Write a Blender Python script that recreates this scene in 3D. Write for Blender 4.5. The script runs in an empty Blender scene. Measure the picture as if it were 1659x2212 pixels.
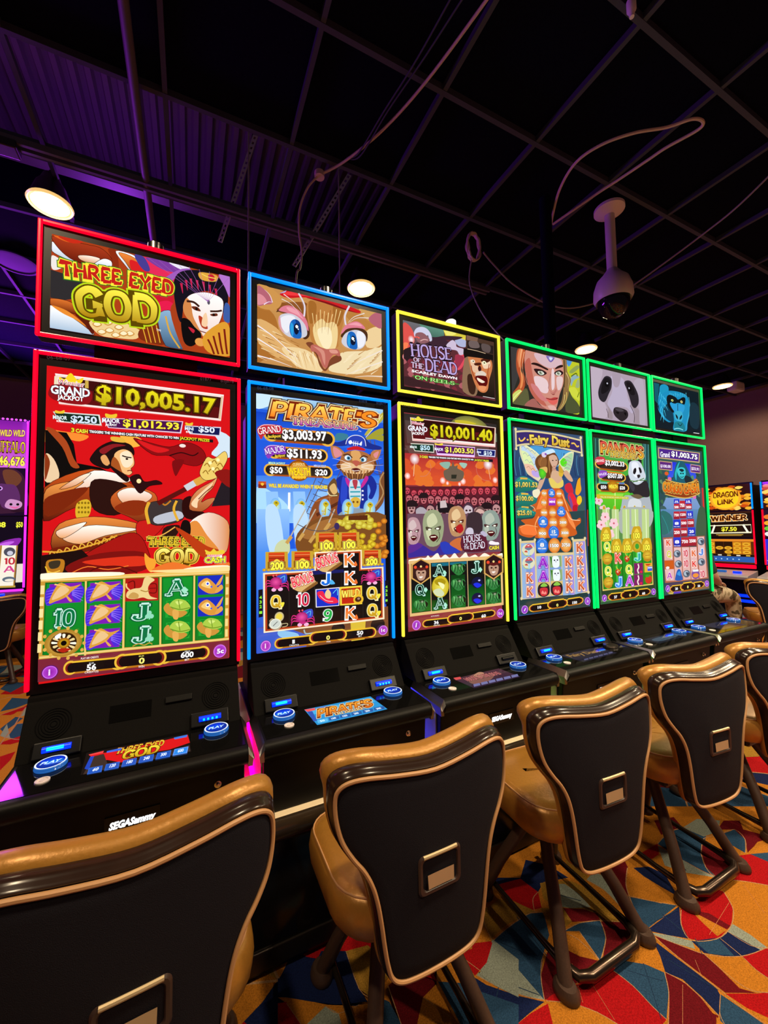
import bpy, bmesh, math, random
from mathutils import Vector, Matrix
from mathutils.geometry import tessellate_polygon

random.seed(7)
SC = bpy.context.scene
COL = SC.collection
PI = math.pi

# ------------------------------------------------------------------ camera, world, exposure
cam_data = bpy.data.cameras.new('camera')
cam_data.sensor_fit = 'HORIZONTAL'
cam_data.sensor_width = 36.0
cam_data.lens = 863.25 / 1659 * 36.0
cam_data.clip_start = 0.02
cam = bpy.data.objects.new('camera', cam_data)
COL.objects.link(cam)
_yaw, _pitch, _roll = .4509, .0506, -.0169
_fw = Vector((math.sin(_yaw)*math.cos(_pitch), math.cos(_yaw)*math.cos(_pitch), math.sin(_pitch)))
_rt = Vector((math.cos(_yaw), -math.sin(_yaw), 0))
_up = _rt.cross(_fw)
_r2 = math.cos(_roll)*_rt + math.sin(_roll)*_up
_u2 = -math.sin(_roll)*_rt + math.cos(_roll)*_up
cam.matrix_world = Matrix(((_r2.x, _u2.x, -_fw.x, 0), (_r2.y, _u2.y, -_fw.y, -1.6), (_r2.z, _u2.z, -_fw.z, 1.44), (0, 0, 0, 1)))
SC.camera = cam
FZ = .095   # height of the carpet; the machine row is measured from the lens
SC.view_settings.view_transform = 'Standard'
SC.view_settings.look = 'None'
SC.view_settings.gamma = 1.0
SC.view_settings.exposure = 0.0
SC.view_settings.use_curve_mapping = False
world = bpy.data.worlds.new('world')
SC.world = world
world.use_nodes = True
world.node_tree.nodes['Background'].inputs[0].default_value = (.13, .105, .15, 1)
world.node_tree.nodes['Background'].inputs[1].default_value = .20

def lamp_light(name, kind, loc, energy, color, aim=None, **kw):
    d = bpy.data.lights.new(name, kind)
    d.energy = energy; d.color = color
    for k, v in kw.items(): setattr(d, k, v)
    o = bpy.data.objects.new(name, d); COL.objects.link(o); o.location = loc
    if aim is not None:
        o.rotation_euler = (Vector(aim) - Vector(loc)).to_track_quat('-Z', 'Y').to_euler()
    return o
WARM = (1.0, .78, .50)
DOWN = 130
# the room's grid of ceiling downlights: the four in view get their fixtures further down, the others hang behind the camera
LAMP_SPOTS = [(-.79, 1.40, 1), (1.275, 1.40, 1), (4.05, 1.40, 1), (6.98, 1.40, .6)]
for i, (x, y, e) in enumerate(LAMP_SPOTS):
    lamp_light('downlight', 'SPOT', (x, y, 3.44), DOWN*e, WARM, (x, y, 0), spot_size=3.08 if x > 6 else 2.3, spot_blend=.35 if x > 6 else .6, shadow_soft_size=.09)
for i, (x, y, e) in enumerate([(-.9, -1.15, 1.0), (1.1, -1.3, 1.3), (3.2, -1.3, 1.9), (5.4, -1.2, 2.0), (6.2, .2, 1.2), (2.3, -2.7, 1.5), (4.6, -3.2, 1.5), (-2.6, 3.4, 1.0)]):
    lamp_light('downlight', 'SPOT', (x, y, 3.5), DOWN*e, WARM, (x, y, 0), spot_size=2.6 if x > 5 else 2.2, spot_blend=.6, shadow_soft_size=.09)
# purple signage light by the left bank; the two point lights are added fills
lamp_light('purple_glow', 'AREA', (-2.2, 4.1, 2.95), 95, (.40, .03, 1.0), (-.4, 1.7, 4.6), shape='RECTANGLE', size=2.2, size_y=.4)
lamp_light('purple_glow', 'POINT', (-.5, 1.9, 3.78), 9, (.42, .05, 1.0), shadow_soft_size=.2)  # added fill above the ceiling grid, tints the roof deck purple
lamp_light('purple_glow', 'POINT', (-2.3, 1.5, 3.35), 18, (.55, .03, 1.0), shadow_soft_size=.3)  # added fill just under the ceiling, tints the left tees purple

# ------------------------------------------------------------------ helpers
class MB:
    """collects geometry for ONE mesh object; coordinates are local to the thing"""
    def __init__(s): s.v = []; s.f = []; s.c = None
    def add(s, vs, fs):
        b = len(s.v); s.v += [tuple(p) for p in vs]; s.f += [tuple(i+b for i in f) for f in fs]; return s
    def box(s, x0, x1, y0, y1, z0, z1):
        return s.add([(x0,y0,z0),(x1,y0,z0),(x1,y1,z0),(x0,y1,z0),(x0,y0,z1),(x1,y0,z1),(x1,y1,z1),(x0,y1,z1)],
                     [(0,3,2,1),(4,5,6,7),(0,1,5,4),(1,2,6,5),(2,3,7,6),(3,0,4,7)])
    def prism(s, prof, x0, x1):
        """profile [(y, z)] extruded along x"""
        n = len(prof)
        vs = [(x0, y, z) for y, z in prof] + [(x1, y, z) for y, z in prof]
        return s.add(vs, [tuple(range(n)), tuple(range(2*n-1, n-1, -1))] + [(i, i+n, (i+1) % n+n, (i+1) % n) for i in range(n)])
    def prism_z(s, prof, z0, z1):
        n = len(prof)
        vs = [(x, y, z0) for x, y in prof] + [(x, y, z1) for x, y in prof]
        return s.add(vs, [tuple(range(n-1, -1, -1)), tuple(range(n, 2*n))] + [(i, (i+1) % n, (i+1) % n+n, i+n) for i in range(n)])
    def tube(s, pts, r, n=10, closed=False, cap=True, flat=1.0):
        pts = [Vector(p) for p in pts]; N = len(pts)
        rs = r if isinstance(r, (list, tuple)) else [r]*N
        vs = []; up = None
        for i, p in enumerate(pts):
            a = pts[(i-1) % N] if (closed or i > 0) else p
            b = pts[(i+1) % N] if (closed or i < N-1) else p
            t = (b-a).normalized()
            if up is None:
                up = Vector((0,0,1)) if abs(t.z) < .9 else Vector((1,0,0))
            side = t.cross(up)
            if side.length < 1e-6: side = t.orthogonal()
            side.normalize(); up = side.cross(t).normalized()
            for k in range(n):
                an = 2*PI*k/n
                vs.append(p + side*math.cos(an)*rs[i] + up*math.sin(an)*rs[i]*flat)
        fs = []
        for i in range(N if closed else N-1):
            j = (i+1) % N
            for k in range(n):
                k2 = (k+1) % n
                fs.append((i*n+k, i*n+k2, j*n+k2, j*n+k))
        if cap and not closed:
            fs += [tuple(range(n-1, -1, -1)), tuple((N-1)*n+k for k in range(n))]
        return s.add(vs, fs)
    def lathe(s, prof, c=(0,0,0), n=24, axis='z', sx=1, sy=1):
        """profile [(r, h)] turned about an axis through c"""
        vs = []
        for r, h in prof:
            for k in range(n):
                a = 2*PI*k/n; x, y = r*math.cos(a)*sx, r*math.sin(a)*sy
                if axis == 'z': q = (c[0]+x, c[1]+y, c[2]+h)
                elif axis == 'y': q = (c[0]+x, c[1]+h, c[2]+y)
                else: q = (c[0]+h, c[1]+x, c[2]+y)
                vs.append(q)
        fs = []; m = len(prof)
        for i in range(m-1):
            for k in range(n):
                k2 = (k+1) % n
                fs.append((i*n+k, i*n+k2, (i+1)*n+k2, (i+1)*n+k))
        fs += [tuple(range(n-1, -1, -1)), tuple((m-1)*n+k for k in range(n))]
        return s.add(vs, fs)
    def loft(s, rings, cap0=True, cap1=True):
        n = len(rings[0]); vs = [p for r in rings for p in r]; fs = []
        for i in range(len(rings)-1):
            for k in range(n):
                k2 = (k+1) % n
                fs.append((i*n+k, i*n+k2, (i+1)*n+k2, (i+1)*n+k))
        if cap0: fs.append(tuple(range(n-1, -1, -1)))
        if cap1: fs.append(tuple((len(rings)-1)*n+k for k in range(n)))
        return s.add(vs, fs)
    def mesh(s, name, mat, smooth=False, bevel=0, fix=True):
        me = bpy.data.meshes.new(name)
        me.from_pydata([tuple(p) for p in s.v], [], s.f)
        if fix:
            bm = bmesh.new(); bm.from_mesh(me)
            if bevel:
                es = [e for e in bm.edges if len(e.link_faces) == 2 and e.calc_face_angle(0) > .6]
                bmesh.ops.bevel(bm, geom=es, offset=bevel, segments=2, affect='EDGES', profile=.6)
            bmesh.ops.recalc_face_normals(bm, faces=bm.faces)
            bm.to_mesh(me); bm.free()
        if mat: me.materials.append(mat)
        if smooth:
            me.polygons.foreach_set('use_smooth', [True]*len(me.polygons))
            try: me.set_sharp_from_angle(angle=.7)
            except Exception: pass
        return me
    def build(s, name, mat, parent=None, smooth=False, bevel=0, fix=True):
        return link(name, s.mesh(name, mat, smooth, bevel, fix), parent)

def link(name, me, parent=None):
    o = bpy.data.objects.new(name, me); COL.objects.link(o)
    if parent is not None: o.parent = parent
    return o
def tag(o, label, cat, group=None, kind=None):
    if label: o['label'] = label
    if cat: o['category'] = cat
    if group: o['group'] = group
    if kind: o['kind'] = kind
    return o
def thing(name, label, cat, loc=(0,0,0), rz=0, group=None):
    o = bpy.data.objects.new(name, None); COL.objects.link(o)
    o.location = loc; o.rotation_euler = (0, 0, rz); o.empty_display_size = .1
    return tag(o, label, cat, group)
def struct(o): o['kind'] = 'structure'; return o
def dup(src, loc, rz, label, group=None):
    """a copy of a thing with copies of its parts and sub-parts"""
    r = src.copy(); COL.objects.link(r); r.location = loc; r.rotation_euler = (0, 0, rz)
    r['label'] = label
    if group: r['group'] = group
    for ch in list(src.children):
        c = ch.copy(); COL.objects.link(c); c.parent = r
        for g in list(ch.children):
            d = g.copy(); COL.objects.link(d); d.parent = c
    return r

def lin(c):
    c /= 255.0
    return c/12.92 if c <= .04045 else ((c+.055)/1.055)**2.4
def hexc(h):
    if len(h) == 3: h = ''.join(a+a for a in h)
    return tuple(lin(int(h[i:i+2], 16)) for i in (0, 2, 4))

def mat(name, col, rough=.5, metal=0, emit=None, es=1.0, spec=.5, coat=0, noise=0, scale=40, bump=0):
    m = bpy.data.materials.new(name); m.use_nodes = True
    nt = m.node_tree; b = nt.nodes['Principled BSDF']
    c = hexc(col) if isinstance(col, str) else col
    b.inputs['Base Color'].default_value = (*c, 1); b.inputs['Roughness'].default_value = rough
    b.inputs['Metallic'].default_value = metal; b.inputs['Specular IOR Level'].default_value = spec
    b.inputs['Coat Weight'].default_value = coat
    if emit:
        e = hexc(emit) if isinstance(emit, str) else emit
        b.inputs['Emission Color'].default_value = (*e, 1); b.inputs['Emission Strength'].default_value = es
    if noise or bump:
        tc = nt.nodes.new('ShaderNodeTexCoord'); tx = nt.nodes.new('ShaderNodeTexNoise')
        tx.inputs['Scale'].default_value = scale; tx.inputs['Detail'].default_value = 4
        nt.links.new(tc.outputs['Object'], tx.inputs['Vector'])
        if noise:
            mx = nt.nodes.new('ShaderNodeMix'); mx.data_type = 'RGBA'
            mx.inputs['A'].default_value = (*[v*(1-noise) for v in c], 1); mx.inputs['B'].default_value = (*[min(1, v*(1+noise)) for v in c], 1)
            nt.links.new(tx.outputs['Fac'], mx.inputs['Factor']); nt.links.new(mx.outputs['Result'], b.inputs['Base Color'])
        if bump:
            bp = nt.nodes.new('ShaderNodeBump'); bp.inputs['Strength'].default_value = bump; bp.inputs['Distance'].default_value = .002
            nt.links.new(tx.outputs['Fac'], bp.inputs['Height']); nt.links.new(bp.outputs['Normal'], b.inputs['Normal'])
    return m
def display_mat(name, es=1.0, rough=.06, spec=.5):
    """a lit screen: the picture is the mesh's own colour attribute, under a glossy black glass"""
    m = mat(name, (.002, .002, .002), rough, spec=spec)
    nt = m.node_tree; b = nt.nodes['Principled BSDF']
    a = nt.nodes.new('ShaderNodeAttribute'); a.attribute_name = 'picture'
    nt.links.new(a.outputs['Color'], b.inputs['Emission Color']); b.inputs['Emission Strength'].default_value = es
    return m

M_BLACK = mat('black_plastic', (.004, .0036, .0034), .45, spec=.16, noise=.2, scale=300, bump=.12)
M_GLOSS = mat('black_gloss', (.004, .004, .004), .07)
M_BEZEL = mat('black_bezel', (.003, .003, .004), .35, spec=.3)
M_PANEL = mat('charcoal_panel', (.0050, .0046, .0044), .7, spec=.08, noise=.15, scale=400, bump=.25)
M_GRILLE = mat('speaker_mesh', (.002, .002, .002), .8, spec=.1, noise=.3, scale=900, bump=.6)
M_STEEL = mat('brushed_steel', (.42, .40, .38), .28, 1)
M_CHROME = mat('chrome', (.6, .58, .55), .15, 1)
M_DARKMETAL = mat('dark_metal', (.06, .05, .045), .35, .8)
M_SIDE = mat('pale_side_panel', (.42, .42, .42), .35)
M_DISPLAY = display_mat('lit_display', 1.12)
M_DECKLCD = display_mat('deck_display', 1.25, .05)
M_LEATHER = mat('tan_leather', 'ac7830', .34, .25, noise=.12, scale=120, bump=.25)
M_FABRIC = mat('navy_fabric', (.0075, .0068, .0125), .85, spec=.25, noise=.5, scale=700, bump=.5)
M_WOOD = mat('dark_lacquered_trim', (.022, .010, .007), .2, spec=.3, noise=.3, scale=30)
M_PIPING = mat('tan_piping', 'c39263', .5)
M_LEG = mat('brown_leg_enamel', (.060, .032, .022), .42, noise=.3, scale=200, bump=.1)
M_ROD = mat('bronze_rod', (.10, .07, .055), .25, .9)
M_HANDLE = mat('brown_handle_plastic', (.045, .024, .018), .4)
M_BRASS = mat('brass_insert', (.62, .48, .28), .4, .4)
M_CREAM = mat('cream_shelf', 'efdcba', .35, noise=.1, scale=60)
M_BULL = mat('dark_bullnose', (.03, .02, .012), .2, coat=.4)
M_KICK = mat('black_kick', (.006, .005, .005), .12)
M_WALL = mat('brown_wall', (.24, .135, .115), .85, noise=.1, scale=60, bump=.1)
M_DECKING = mat('roof_decking', (.20, .18, .22), .6)
M_TILE = mat('black_ceiling_tile', (.0035, .0042, .0125), .9, spec=.03, noise=.4, scale=60, bump=.2)
M_TEE = mat('ceiling_tee', (.055, .062, .09), .55, spec=.2)
M_PIPE = mat('painted_pipe', (.10, .09, .11), .5)
M_WHITE = mat('white_plastic', (.85, .78, .77), .35)
M_CABLE = mat('beige_cable', (.62, .48, .38), .5)
M_WIRE = mat('grey_wire', (.30, .26, .25), .5)
M_LENS = mat('smoked_dome', (.01, .01, .012), .04)
M_LAMP = mat('lamp_glow', (1, .9, .7), .4, emit=(1.0, .84, .50), es=28)
M_RIM = mat('lamp_rim', (.75, .62, .42), .3, .3, emit=(1.0, .62, .20), es=.9)
M_WHITELIGHT = mat('white_light', (1, 1, 1), .4, emit=(.95, .97, 1.0), es=2.2)
M_BLUELED = mat('blue_led', (0, .01, .1), .3, emit=(.0, .02, 1.0), es=2.2)
M_CYANLED = mat('cyan_led', (0, .1, .2), .3, emit=(.0, .35, 1.0), es=2.5)
M_BTN = mat('button_glow', (.02, .1, .3), .15, emit=(.01, .10, .42), es=.75)
NEON = {'red': mat('red_neon', (.2, 0, .01), .25, emit=(1.0, .0, .016), es=1.6),
        'blue': mat('blue_neon', (0, .05, .2), .25, emit=(.0, .20, 1.0), es=1.7),
        'yellow': mat('yellow_neon', (.2, .15, .01), .25, emit=(1.0, .76, .05), es=1.3),
        'green': mat('green_neon', (0, .2, .05), .25, emit=(.0, 1.0, .13), es=1.3),
        'magenta': mat('magenta_neon', (.2, 0, .2), .25, emit=(.8, .03, 1.0), es=1.5)}

STRIP = {k: mat(k+'_side_strip', (.1, .1, .1), .3, emit=c, es=9) for k, c in (('red', (1, 0, .05)), ('magenta', (1, 0, .35)), ('blue', (.03, .03, 1)), ('yellow', (.75, .85, .05)), ('green', (0, .8, .12)), ('purple', (.35, .02, 1)))}

# ------------------------------------------------------------------ pictures on screens, as flat coloured shapes
STROKES = {  # letters of the drawn display face: (advance, [(weight, points, curved)])
 'A': (.86, [(.5, '0,0 .40,1', 0), (1, '.44,1 .84,0', 0), (.4, '.16,.33 .68,.33', 0)]),
 'B': (.74, [(1, '.14,0 .14,1', 0), (.7, '.14,.97 .5,.95 .6,.76 .46,.55 .14,.53', 1), (.8, '.14,.53 .56,.5 .68,.27 .52,.04 .14,.03', 1)]),
 'C': (.78, [(.8, '.72,.78 .58,.95 .36,.97 .13,.75 .1,.45 .17,.15 .4,.02 .6,.06 .74,.24', 1)]),
 'D': (.84, [(1, '.14,0 .14,1', 0), (.8, '.14,.97 .5,.95 .72,.72 .74,.45 .66,.16 .45,.03 .14,.03', 1)]),
 'E': (.70, [(1, '.14,0 .14,1', 0), (.5, '.14,.96 .62,.96 .64,.8', 0), (.4, '.14,.52 .48,.52', 0), (.5, '.14,.04 .62,.04 .66,.22', 0)]),
 'F': (.66, [(1, '.14,0 .14,1', 0), (.5, '.14,.96 .60,.96 .62,.78', 0), (.4, '.14,.52 .46,.52', 0)]),
 'G': (.84, [(.8, '.72,.78 .58,.95 .36,.97 .13,.75 .1,.45 .17,.15 .4,.02 .66,.1', 1), (.9, '.70,.04 .70,.42', 0), (.4, '.5,.44 .8,.44', 0)]),
 'H': (.90, [(1, '.15,0 .15,1', 0), (1, '.75,0 .75,1', 0), (.4, '.15,.52 .75,.52', 0)]),
 'I': (.34, [(1, '.17,0 .17,1', 0)]),
 'J': (.58, [(1, '.42,1 .42,.2', 0), (.7, '.42,.26 .36,.04 .18,.0 .06,.12 .1,.26', 1)]),
 'K': (.84, [(1, '.14,0 .14,1', 0), (.45, '.14,.42 .70,1', 0), (1, '.32,.58 .76,0', 0)]),
 'L': (.68, [(1, '.14,0 .14,1', 0), (.5, '.14,.04 .60,.04 .64,.26', 0)]),
 'M': (1.1, [(.5, '.12,0 .16,1', 0), (1, '.16,1 .52,.1', 0), (.5, '.52,.1 .90,1', 0), (1, '.92,0 .90,1', 0)]),
 'N': (.90, [(.5, '.14,0 .14,1', 0), (1, '.14,1 .76,0', 0), (.5, '.76,0 .76,1', 0)]),
 'O': (.86, [(.85, '.43,.98 .2,.88 .1,.5 .2,.12 .43,.02 .66,.12 .76,.5 .66,.88 .43,.98', 1)]),
 'P': (.74, [(1, '.14,0 .14,1', 0), (.75, '.14,.97 .54,.95 .66,.73 .52,.48 .14,.46', 1)]),
 'Q': (.88, [(.85, '.43,.98 .2,.88 .1,.5 .2,.12 .43,.02 .66,.12 .76,.5 .66,.88 .43,.98', 1), (.8, '.4,.26 .55,.16 .84,-.12', 1)]),
 'R': (.84, [(1, '.14,0 .14,1', 0), (.75, '.14,.97 .54,.95 .64,.74 .5,.52 .14,.5', 1), (1, '.38,.5 .76,0', 0)]),
 'S': (.66, [(.85, '.58,.80 .46,.97 .26,.97 .11,.82 .14,.63 .36,.5 .54,.36 .57,.17 .42,.03 .22,.02 .07,.2', 1)]),
 'T': (.76, [(1, '.38,0 .38,1', 0), (.5, '.06,.78 .08,.96 .68,.96 .70,.78', 0)]),
 'U': (.86, [(1, '.14,1 .14,.3', 0), (.8, '.14,.32 .2,.08 .42,.02 .64,.08 .7,.32', 1), (.5, '.7,1 .7,.3', 0)]),
 'W': (1.2, [(1, '.08,1 .32,0', 0), (.5, '.32,0 .58,.9', 0), (1, '.58,.9 .84,0', 0), (.5, '.84,0 1.1,1', 0)]),
 'X': (.84, [(1, '.1,1 .74,0', 0), (.5, '.1,0 .74,1', 0)]),
 'Y': (.82, [(1, '.08,1 .40,.45', 0), (.5, '.74,1 .40,.45', 0), (1, '.40,0 .40,.5', 0)]),
 '1': (.46, [(1, '.26,0 .26,1', 0), (.5, '.06,.78 .26,.97', 0)]),
 '0': (.72, [(.95, '.36,.98 .16,.86 .1,.5 .16,.14 .36,.02 .56,.14 .62,.5 .56,.86 .36,.98', 1)]),
 '9': (.70, [(.9, '.58,.66 .46,.44 .24,.44 .1,.66 .2,.92 .38,.98 .56,.86 .6,.55 .5,.2 .3,.02 .1,.1', 1)]),
 "'": (.24, [(.8, '.12,.7 .14,1', 0)]),
 ' ': (.36, []),
}
def _pts(s): return [tuple(float(v) for v in p.split(',')) for p in s.split()]
def _smooth(P, closed, k=5):
    if closed: return cat_c(P, k)
    out = []; n = len(P)
    for i in range(n-1):
        a, b, c, d = P[max(0, i-1)], P[i], P[i+1], P[min(n-1, i+2)]
        for q in range(k):
            t = q/k
            out.append(tuple(.5*((2*b[j])+(c[j]-a[j])*t+(2*a[j]-5*b[j]+4*c[j]-d[j])*t*t+(3*b[j]-a[j]-3*c[j]+d[j])*t**3) for j in (0, 1)))
    out.append(P[-1]); return out
def cat_c(pts, k):
    n = len(pts); out = []
    for i in range(n):
        a, b, c, d = pts[(i-1) % n], pts[i], pts[(i+1) % n], pts[(i+2) % n]
        for q in range(k):
            t = q/k
            out.append(tuple(.5*((2*b[j])+(c[j]-a[j])*t+(2*a[j]-5*b[j]+4*c[j]-d[j])*t*t+(3*b[j]-a[j]-3*c[j]+d[j])*t**3) for j in (0, 1)))
    return out
def _ribbon(P, w0, w1=None, closed=False):
    """polyline to quads; returns (verts, faces)"""
    if w1 is None: w1 = w0
    n = len(P); vs = []
    for i, p in enumerate(P):
        a = P[i-1] if (i or closed) else p
        b = P[(i+1) % n] if (i < n-1 or closed) else p
        tx, ty = b[0]-a[0], b[1]-a[1]; L = math.hypot(tx, ty) or 1
        w = (w0+(w1-w0)*i/max(1, n-1))/2
        m = 1.0
        if 0 < i < n-1:
            ux, uy = p[0]-a[0], p[1]-a[1]; l2 = math.hypot(ux, uy) or 1
            m = min(1.6, 1/max(.3, (ux*tx+uy*ty)/(l2*L)))
        nx, ny = -ty/L*w*m, tx/L*w*m
        vs += [(p[0]+nx, p[1]+ny), (p[0]-nx, p[1]-ny)]
    fs = [(2*i, 2*i+1, 2*i+3, 2*i+2) for i in range(n-1)]
    if closed: fs.append((2*n-2, 2*n-1, 1, 0))
    return vs, fs
_TXT = {}
def _sans(text, off, shear):
    """a line of the built-in face as flat triangles, normalised to cap height 1 and its own width"""
    k = (text, off, shear)
    if k not in _TXT:
        cu = bpy.data.curves.new('t', 'FONT'); cu.body = text; cu.size = 1; cu.offset = off; cu.shear = shear
        cu.resolution_u = 2; cu.fill_mode = 'FRONT'
        o = bpy.data.objects.new('t', cu); COL.objects.link(o)
        bpy.context.view_layer.update()
        me = bpy.data.meshes.new_from_object(o.evaluated_get(bpy.context.evaluated_depsgraph_get()))
        vs = [(v.co.x/.73, v.co.y/.73) for v in me.vertices]; fs = [tuple(p.vertices) for p in me.polygons]
        bpy.data.objects.remove(o); bpy.data.meshes.remove(me); bpy.data.curves.remove(cu)
        x0 = min(v[0] for v in vs); x1 = max(v[0] for v in vs)
        _TXT[k] = (vs, fs, x0, x1)
    return _TXT[k]
def _drawn(text, style, grow=0):
    vs, fs = [], []; x = 0
    wt = {'s': .17, 'k': .21, 'c': .24, 'n': .11}[style]
    for ch in text:
        adv, st = STROKES.get(ch, STROKES[' '])
        for w, p, curved in st:
            P = _pts(p)
            if curved:
                closed = P[0] == P[-1]
                Q = _smooth(P[:-1], True, 4) if closed else _smooth(P, False, 4)
            else: Q, closed = P, False
            a = b = wt*(w if style != 'k' else .55+.45*w)
            if style == 'c':
                a, b = wt*1.25, wt*.5
                if closed: a = b = wt*.9
            v, f = _ribbon([(q[0]+x, q[1]) for q in Q], a+grow, b+grow, closed)
            if grow and not closed:   # square the ends out
                (ax, ay), (bx, by) = Q[0], Q[-1]
                for (cx, cy, ww) in ((ax, ay, a), (bx, by, b)):
                    r = (ww+grow)/2; i0 = len(v)
                    v = v+[(x+cx-r, cy-r), (x+cx+r, cy-r), (x+cx+r, cy+r), (x+cx-r, cy+r)]; f = f+[(i0, i0+1, i0+2, i0+3)]
            i0 = len(vs); vs += v; fs += [tuple(q+i0 for q in k) for k in f]
            if style == 's' and not curved and len(P) == 2 and abs(P[0][1]-P[1][1]) > .5:
                for cx, cy in P:
                    if cy < .08 or cy > .92:
                        s, t = .15+grow/2, .035+grow/2; i0 = len(vs)
                        cy = min(max(cy, .035), .965)
                        vs += [(x+cx-s, cy-t), (x+cx+s, cy-t), (x+cx+s, cy+t), (x+cx-s, cy+t)]; fs.append((i0, i0+1, i0+2, i0+3))
        x += adv
    return vs, fs, 0, x
class Pic:
    def __init__(s): s.v = []; s.f = []; s.c = []; s.layer = 0
    def put(s, vs, fs, col):
        b = len(s.v); s.layer += 1
        xs = [v[0] for v in vs]; ys = [v[1] for v in vs]
        x0, x1, y0, y1 = min(xs), max(xs), min(ys), max(ys)
        if '>' in col: a, c = (hexc(h) for h in col.split('>')); fn = lambda v: (y1-v[1])/((y1-y0) or 1)
        elif ')' in col: a, c = (hexc(h) for h in col.split(')')); fn = lambda v: (v[0]-x0)/((x1-x0) or 1)
        else: a = c = hexc(col.split('@')[0]); fn = lambda v: 0
        for v in vs:
            t = fn(v); s.c.append(tuple(a[i]+(c[i]-a[i])*t for i in range(3)))
            s.v.append((v[0], v[1], s.layer))
        s.f += [tuple(i+b for i in f) for f in fs]
    def poly(s, pts, col):
        if len(pts) < 3: return
        tri = tessellate_polygon([[Vector((p[0], p[1], 0)) for p in pts]])
        s.put(pts, [tuple(t) for t in tri], col)
    def ell(s, cx, cy, rx, ry, col):
        n = 28 if max(rx, ry) > 12 else 16
        vs = [(cx, cy)] + [(cx+rx*math.cos(2*PI*k/n), cy+ry*math.sin(2*PI*k/n)) for k in range(n)]
        b = len(s.v)
        s.put(vs, [(0, 1+k, 1+(k+1) % n) for k in range(n)], col)
        if '@' in col:
            a, c = (hexc(h) for h in col.split('@'))
            for k in range(n+1): s.c[b+k] = a if k == 0 else c
    def text(s, text, x0, y0, x1, y1, h, style, col):
        fill, *outl = col.split('|')
        L = math.hypot(x1-x0, y1-y0); ca, sa = (x1-x0)/L, (y1-y0)/L
        shear = .25 if 'i' in style else 0
        st = style.replace('i', '')
        if st in ('b', 'r', 'h'):
            off = {'b': .035, 'r': .0, 'h': .05}[st]
            base = _sans(text, off, shear)
            sets = [(_sans(text, off+(.05 if i == 0 else .08), shear), o) for i, o in reversed(list(enumerate(outl)))] + [(base, fill)]
        else:
            base = _drawn(text, st)
            sets = [(_drawn(text, st, .11*(i+1)), o) for i, o in reversed(list(enumerate(outl)))] + [(base, fill)]
        bx0, bx1 = base[2], base[3]
        for (vs, fs, _, _), cc in sets:
            W = []
            for vx, vy in vs:
                px = (vx-bx0)/(bx1-bx0)*L + (vy*h*.25 if (shear and st not in ('b', 'r', 'h')) else 0); py = vy*h
                W.append((x0+px*ca-py*sa, y0+px*sa+py*ca))
            s.put(W, fs, cc)
def picture(name, key, parent, loc, m, dz, flat=False):
    """a flat lit picture as one mesh: shapes in millimetres on their screen, later ones lie a hair in front"""
    pic = Pic(); lim = None; edge = key[:3] in ('top', 'mai')
    for ln in ART[key].strip().split('\n'):
        p = ln.split()
        if not p: continue
        k, col = p[0], p[1]
        if k == 'T':
            x0, y0, x1, y1, h = (float(v)/2 for v in p[2:7])
            pic.text(' '.join(p[8:]), x0, y0, x1, y1, h, p[7], col); continue
        if k == 'E':
            pic.ell(*(float(v)/2 for v in p[2:6]), col); continue
        w = 0
        if k in 'LCM': w = float(p[2])/2; p = p[1:]
        P = [tuple(float(v)/2 for v in q.split(',')) for q in p[2:]]
        if k == 'Q': P = cat_c(P, 4)
        if k == 'C': P = _smooth(P, False, 4)
        if edge and lim: P = [(min(max(x, lim[0]), lim[1]), min(max(y, lim[2]), lim[3])) for x, y in P]
        if edge and not lim: lim = (P[0][0], P[1][0], P[0][1], P[2][1])
        if k in 'PQ':
            fill, *line = col.split('|')
            pic.poly(P, fill)
            if line: pic.put(*_ribbon(P, 1.5, closed=True), line[0])
        elif k == 'L': pic.put(*_ribbon(P, w), col)
        elif k == 'C': pic.put(*_ribbon(P, w), col)
        elif k == 'M': pic.put(*_ribbon(_smooth(P, False, 4), w, w*.15), col)
    me = bpy.data.meshes.new(name)
    d = dz*.05
    if flat: V = [(x/1000, y/1000, l*d) for x, y, l in pic.v]
    else: V = [(x/1000, .0022-l*d, z/1000) for x, z, l in pic.v]
    me.from_pydata(V, [], pic.f)
    at = me.color_attributes.new('picture', 'FLOAT_COLOR', 'POINT')
    at.data.foreach_set('color', [q for c in pic.c for q in (*c, 1.0)])
    me.materials.append(m)
    o = link(name, me, parent); o.location = loc
    return o
ART = {}
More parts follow.
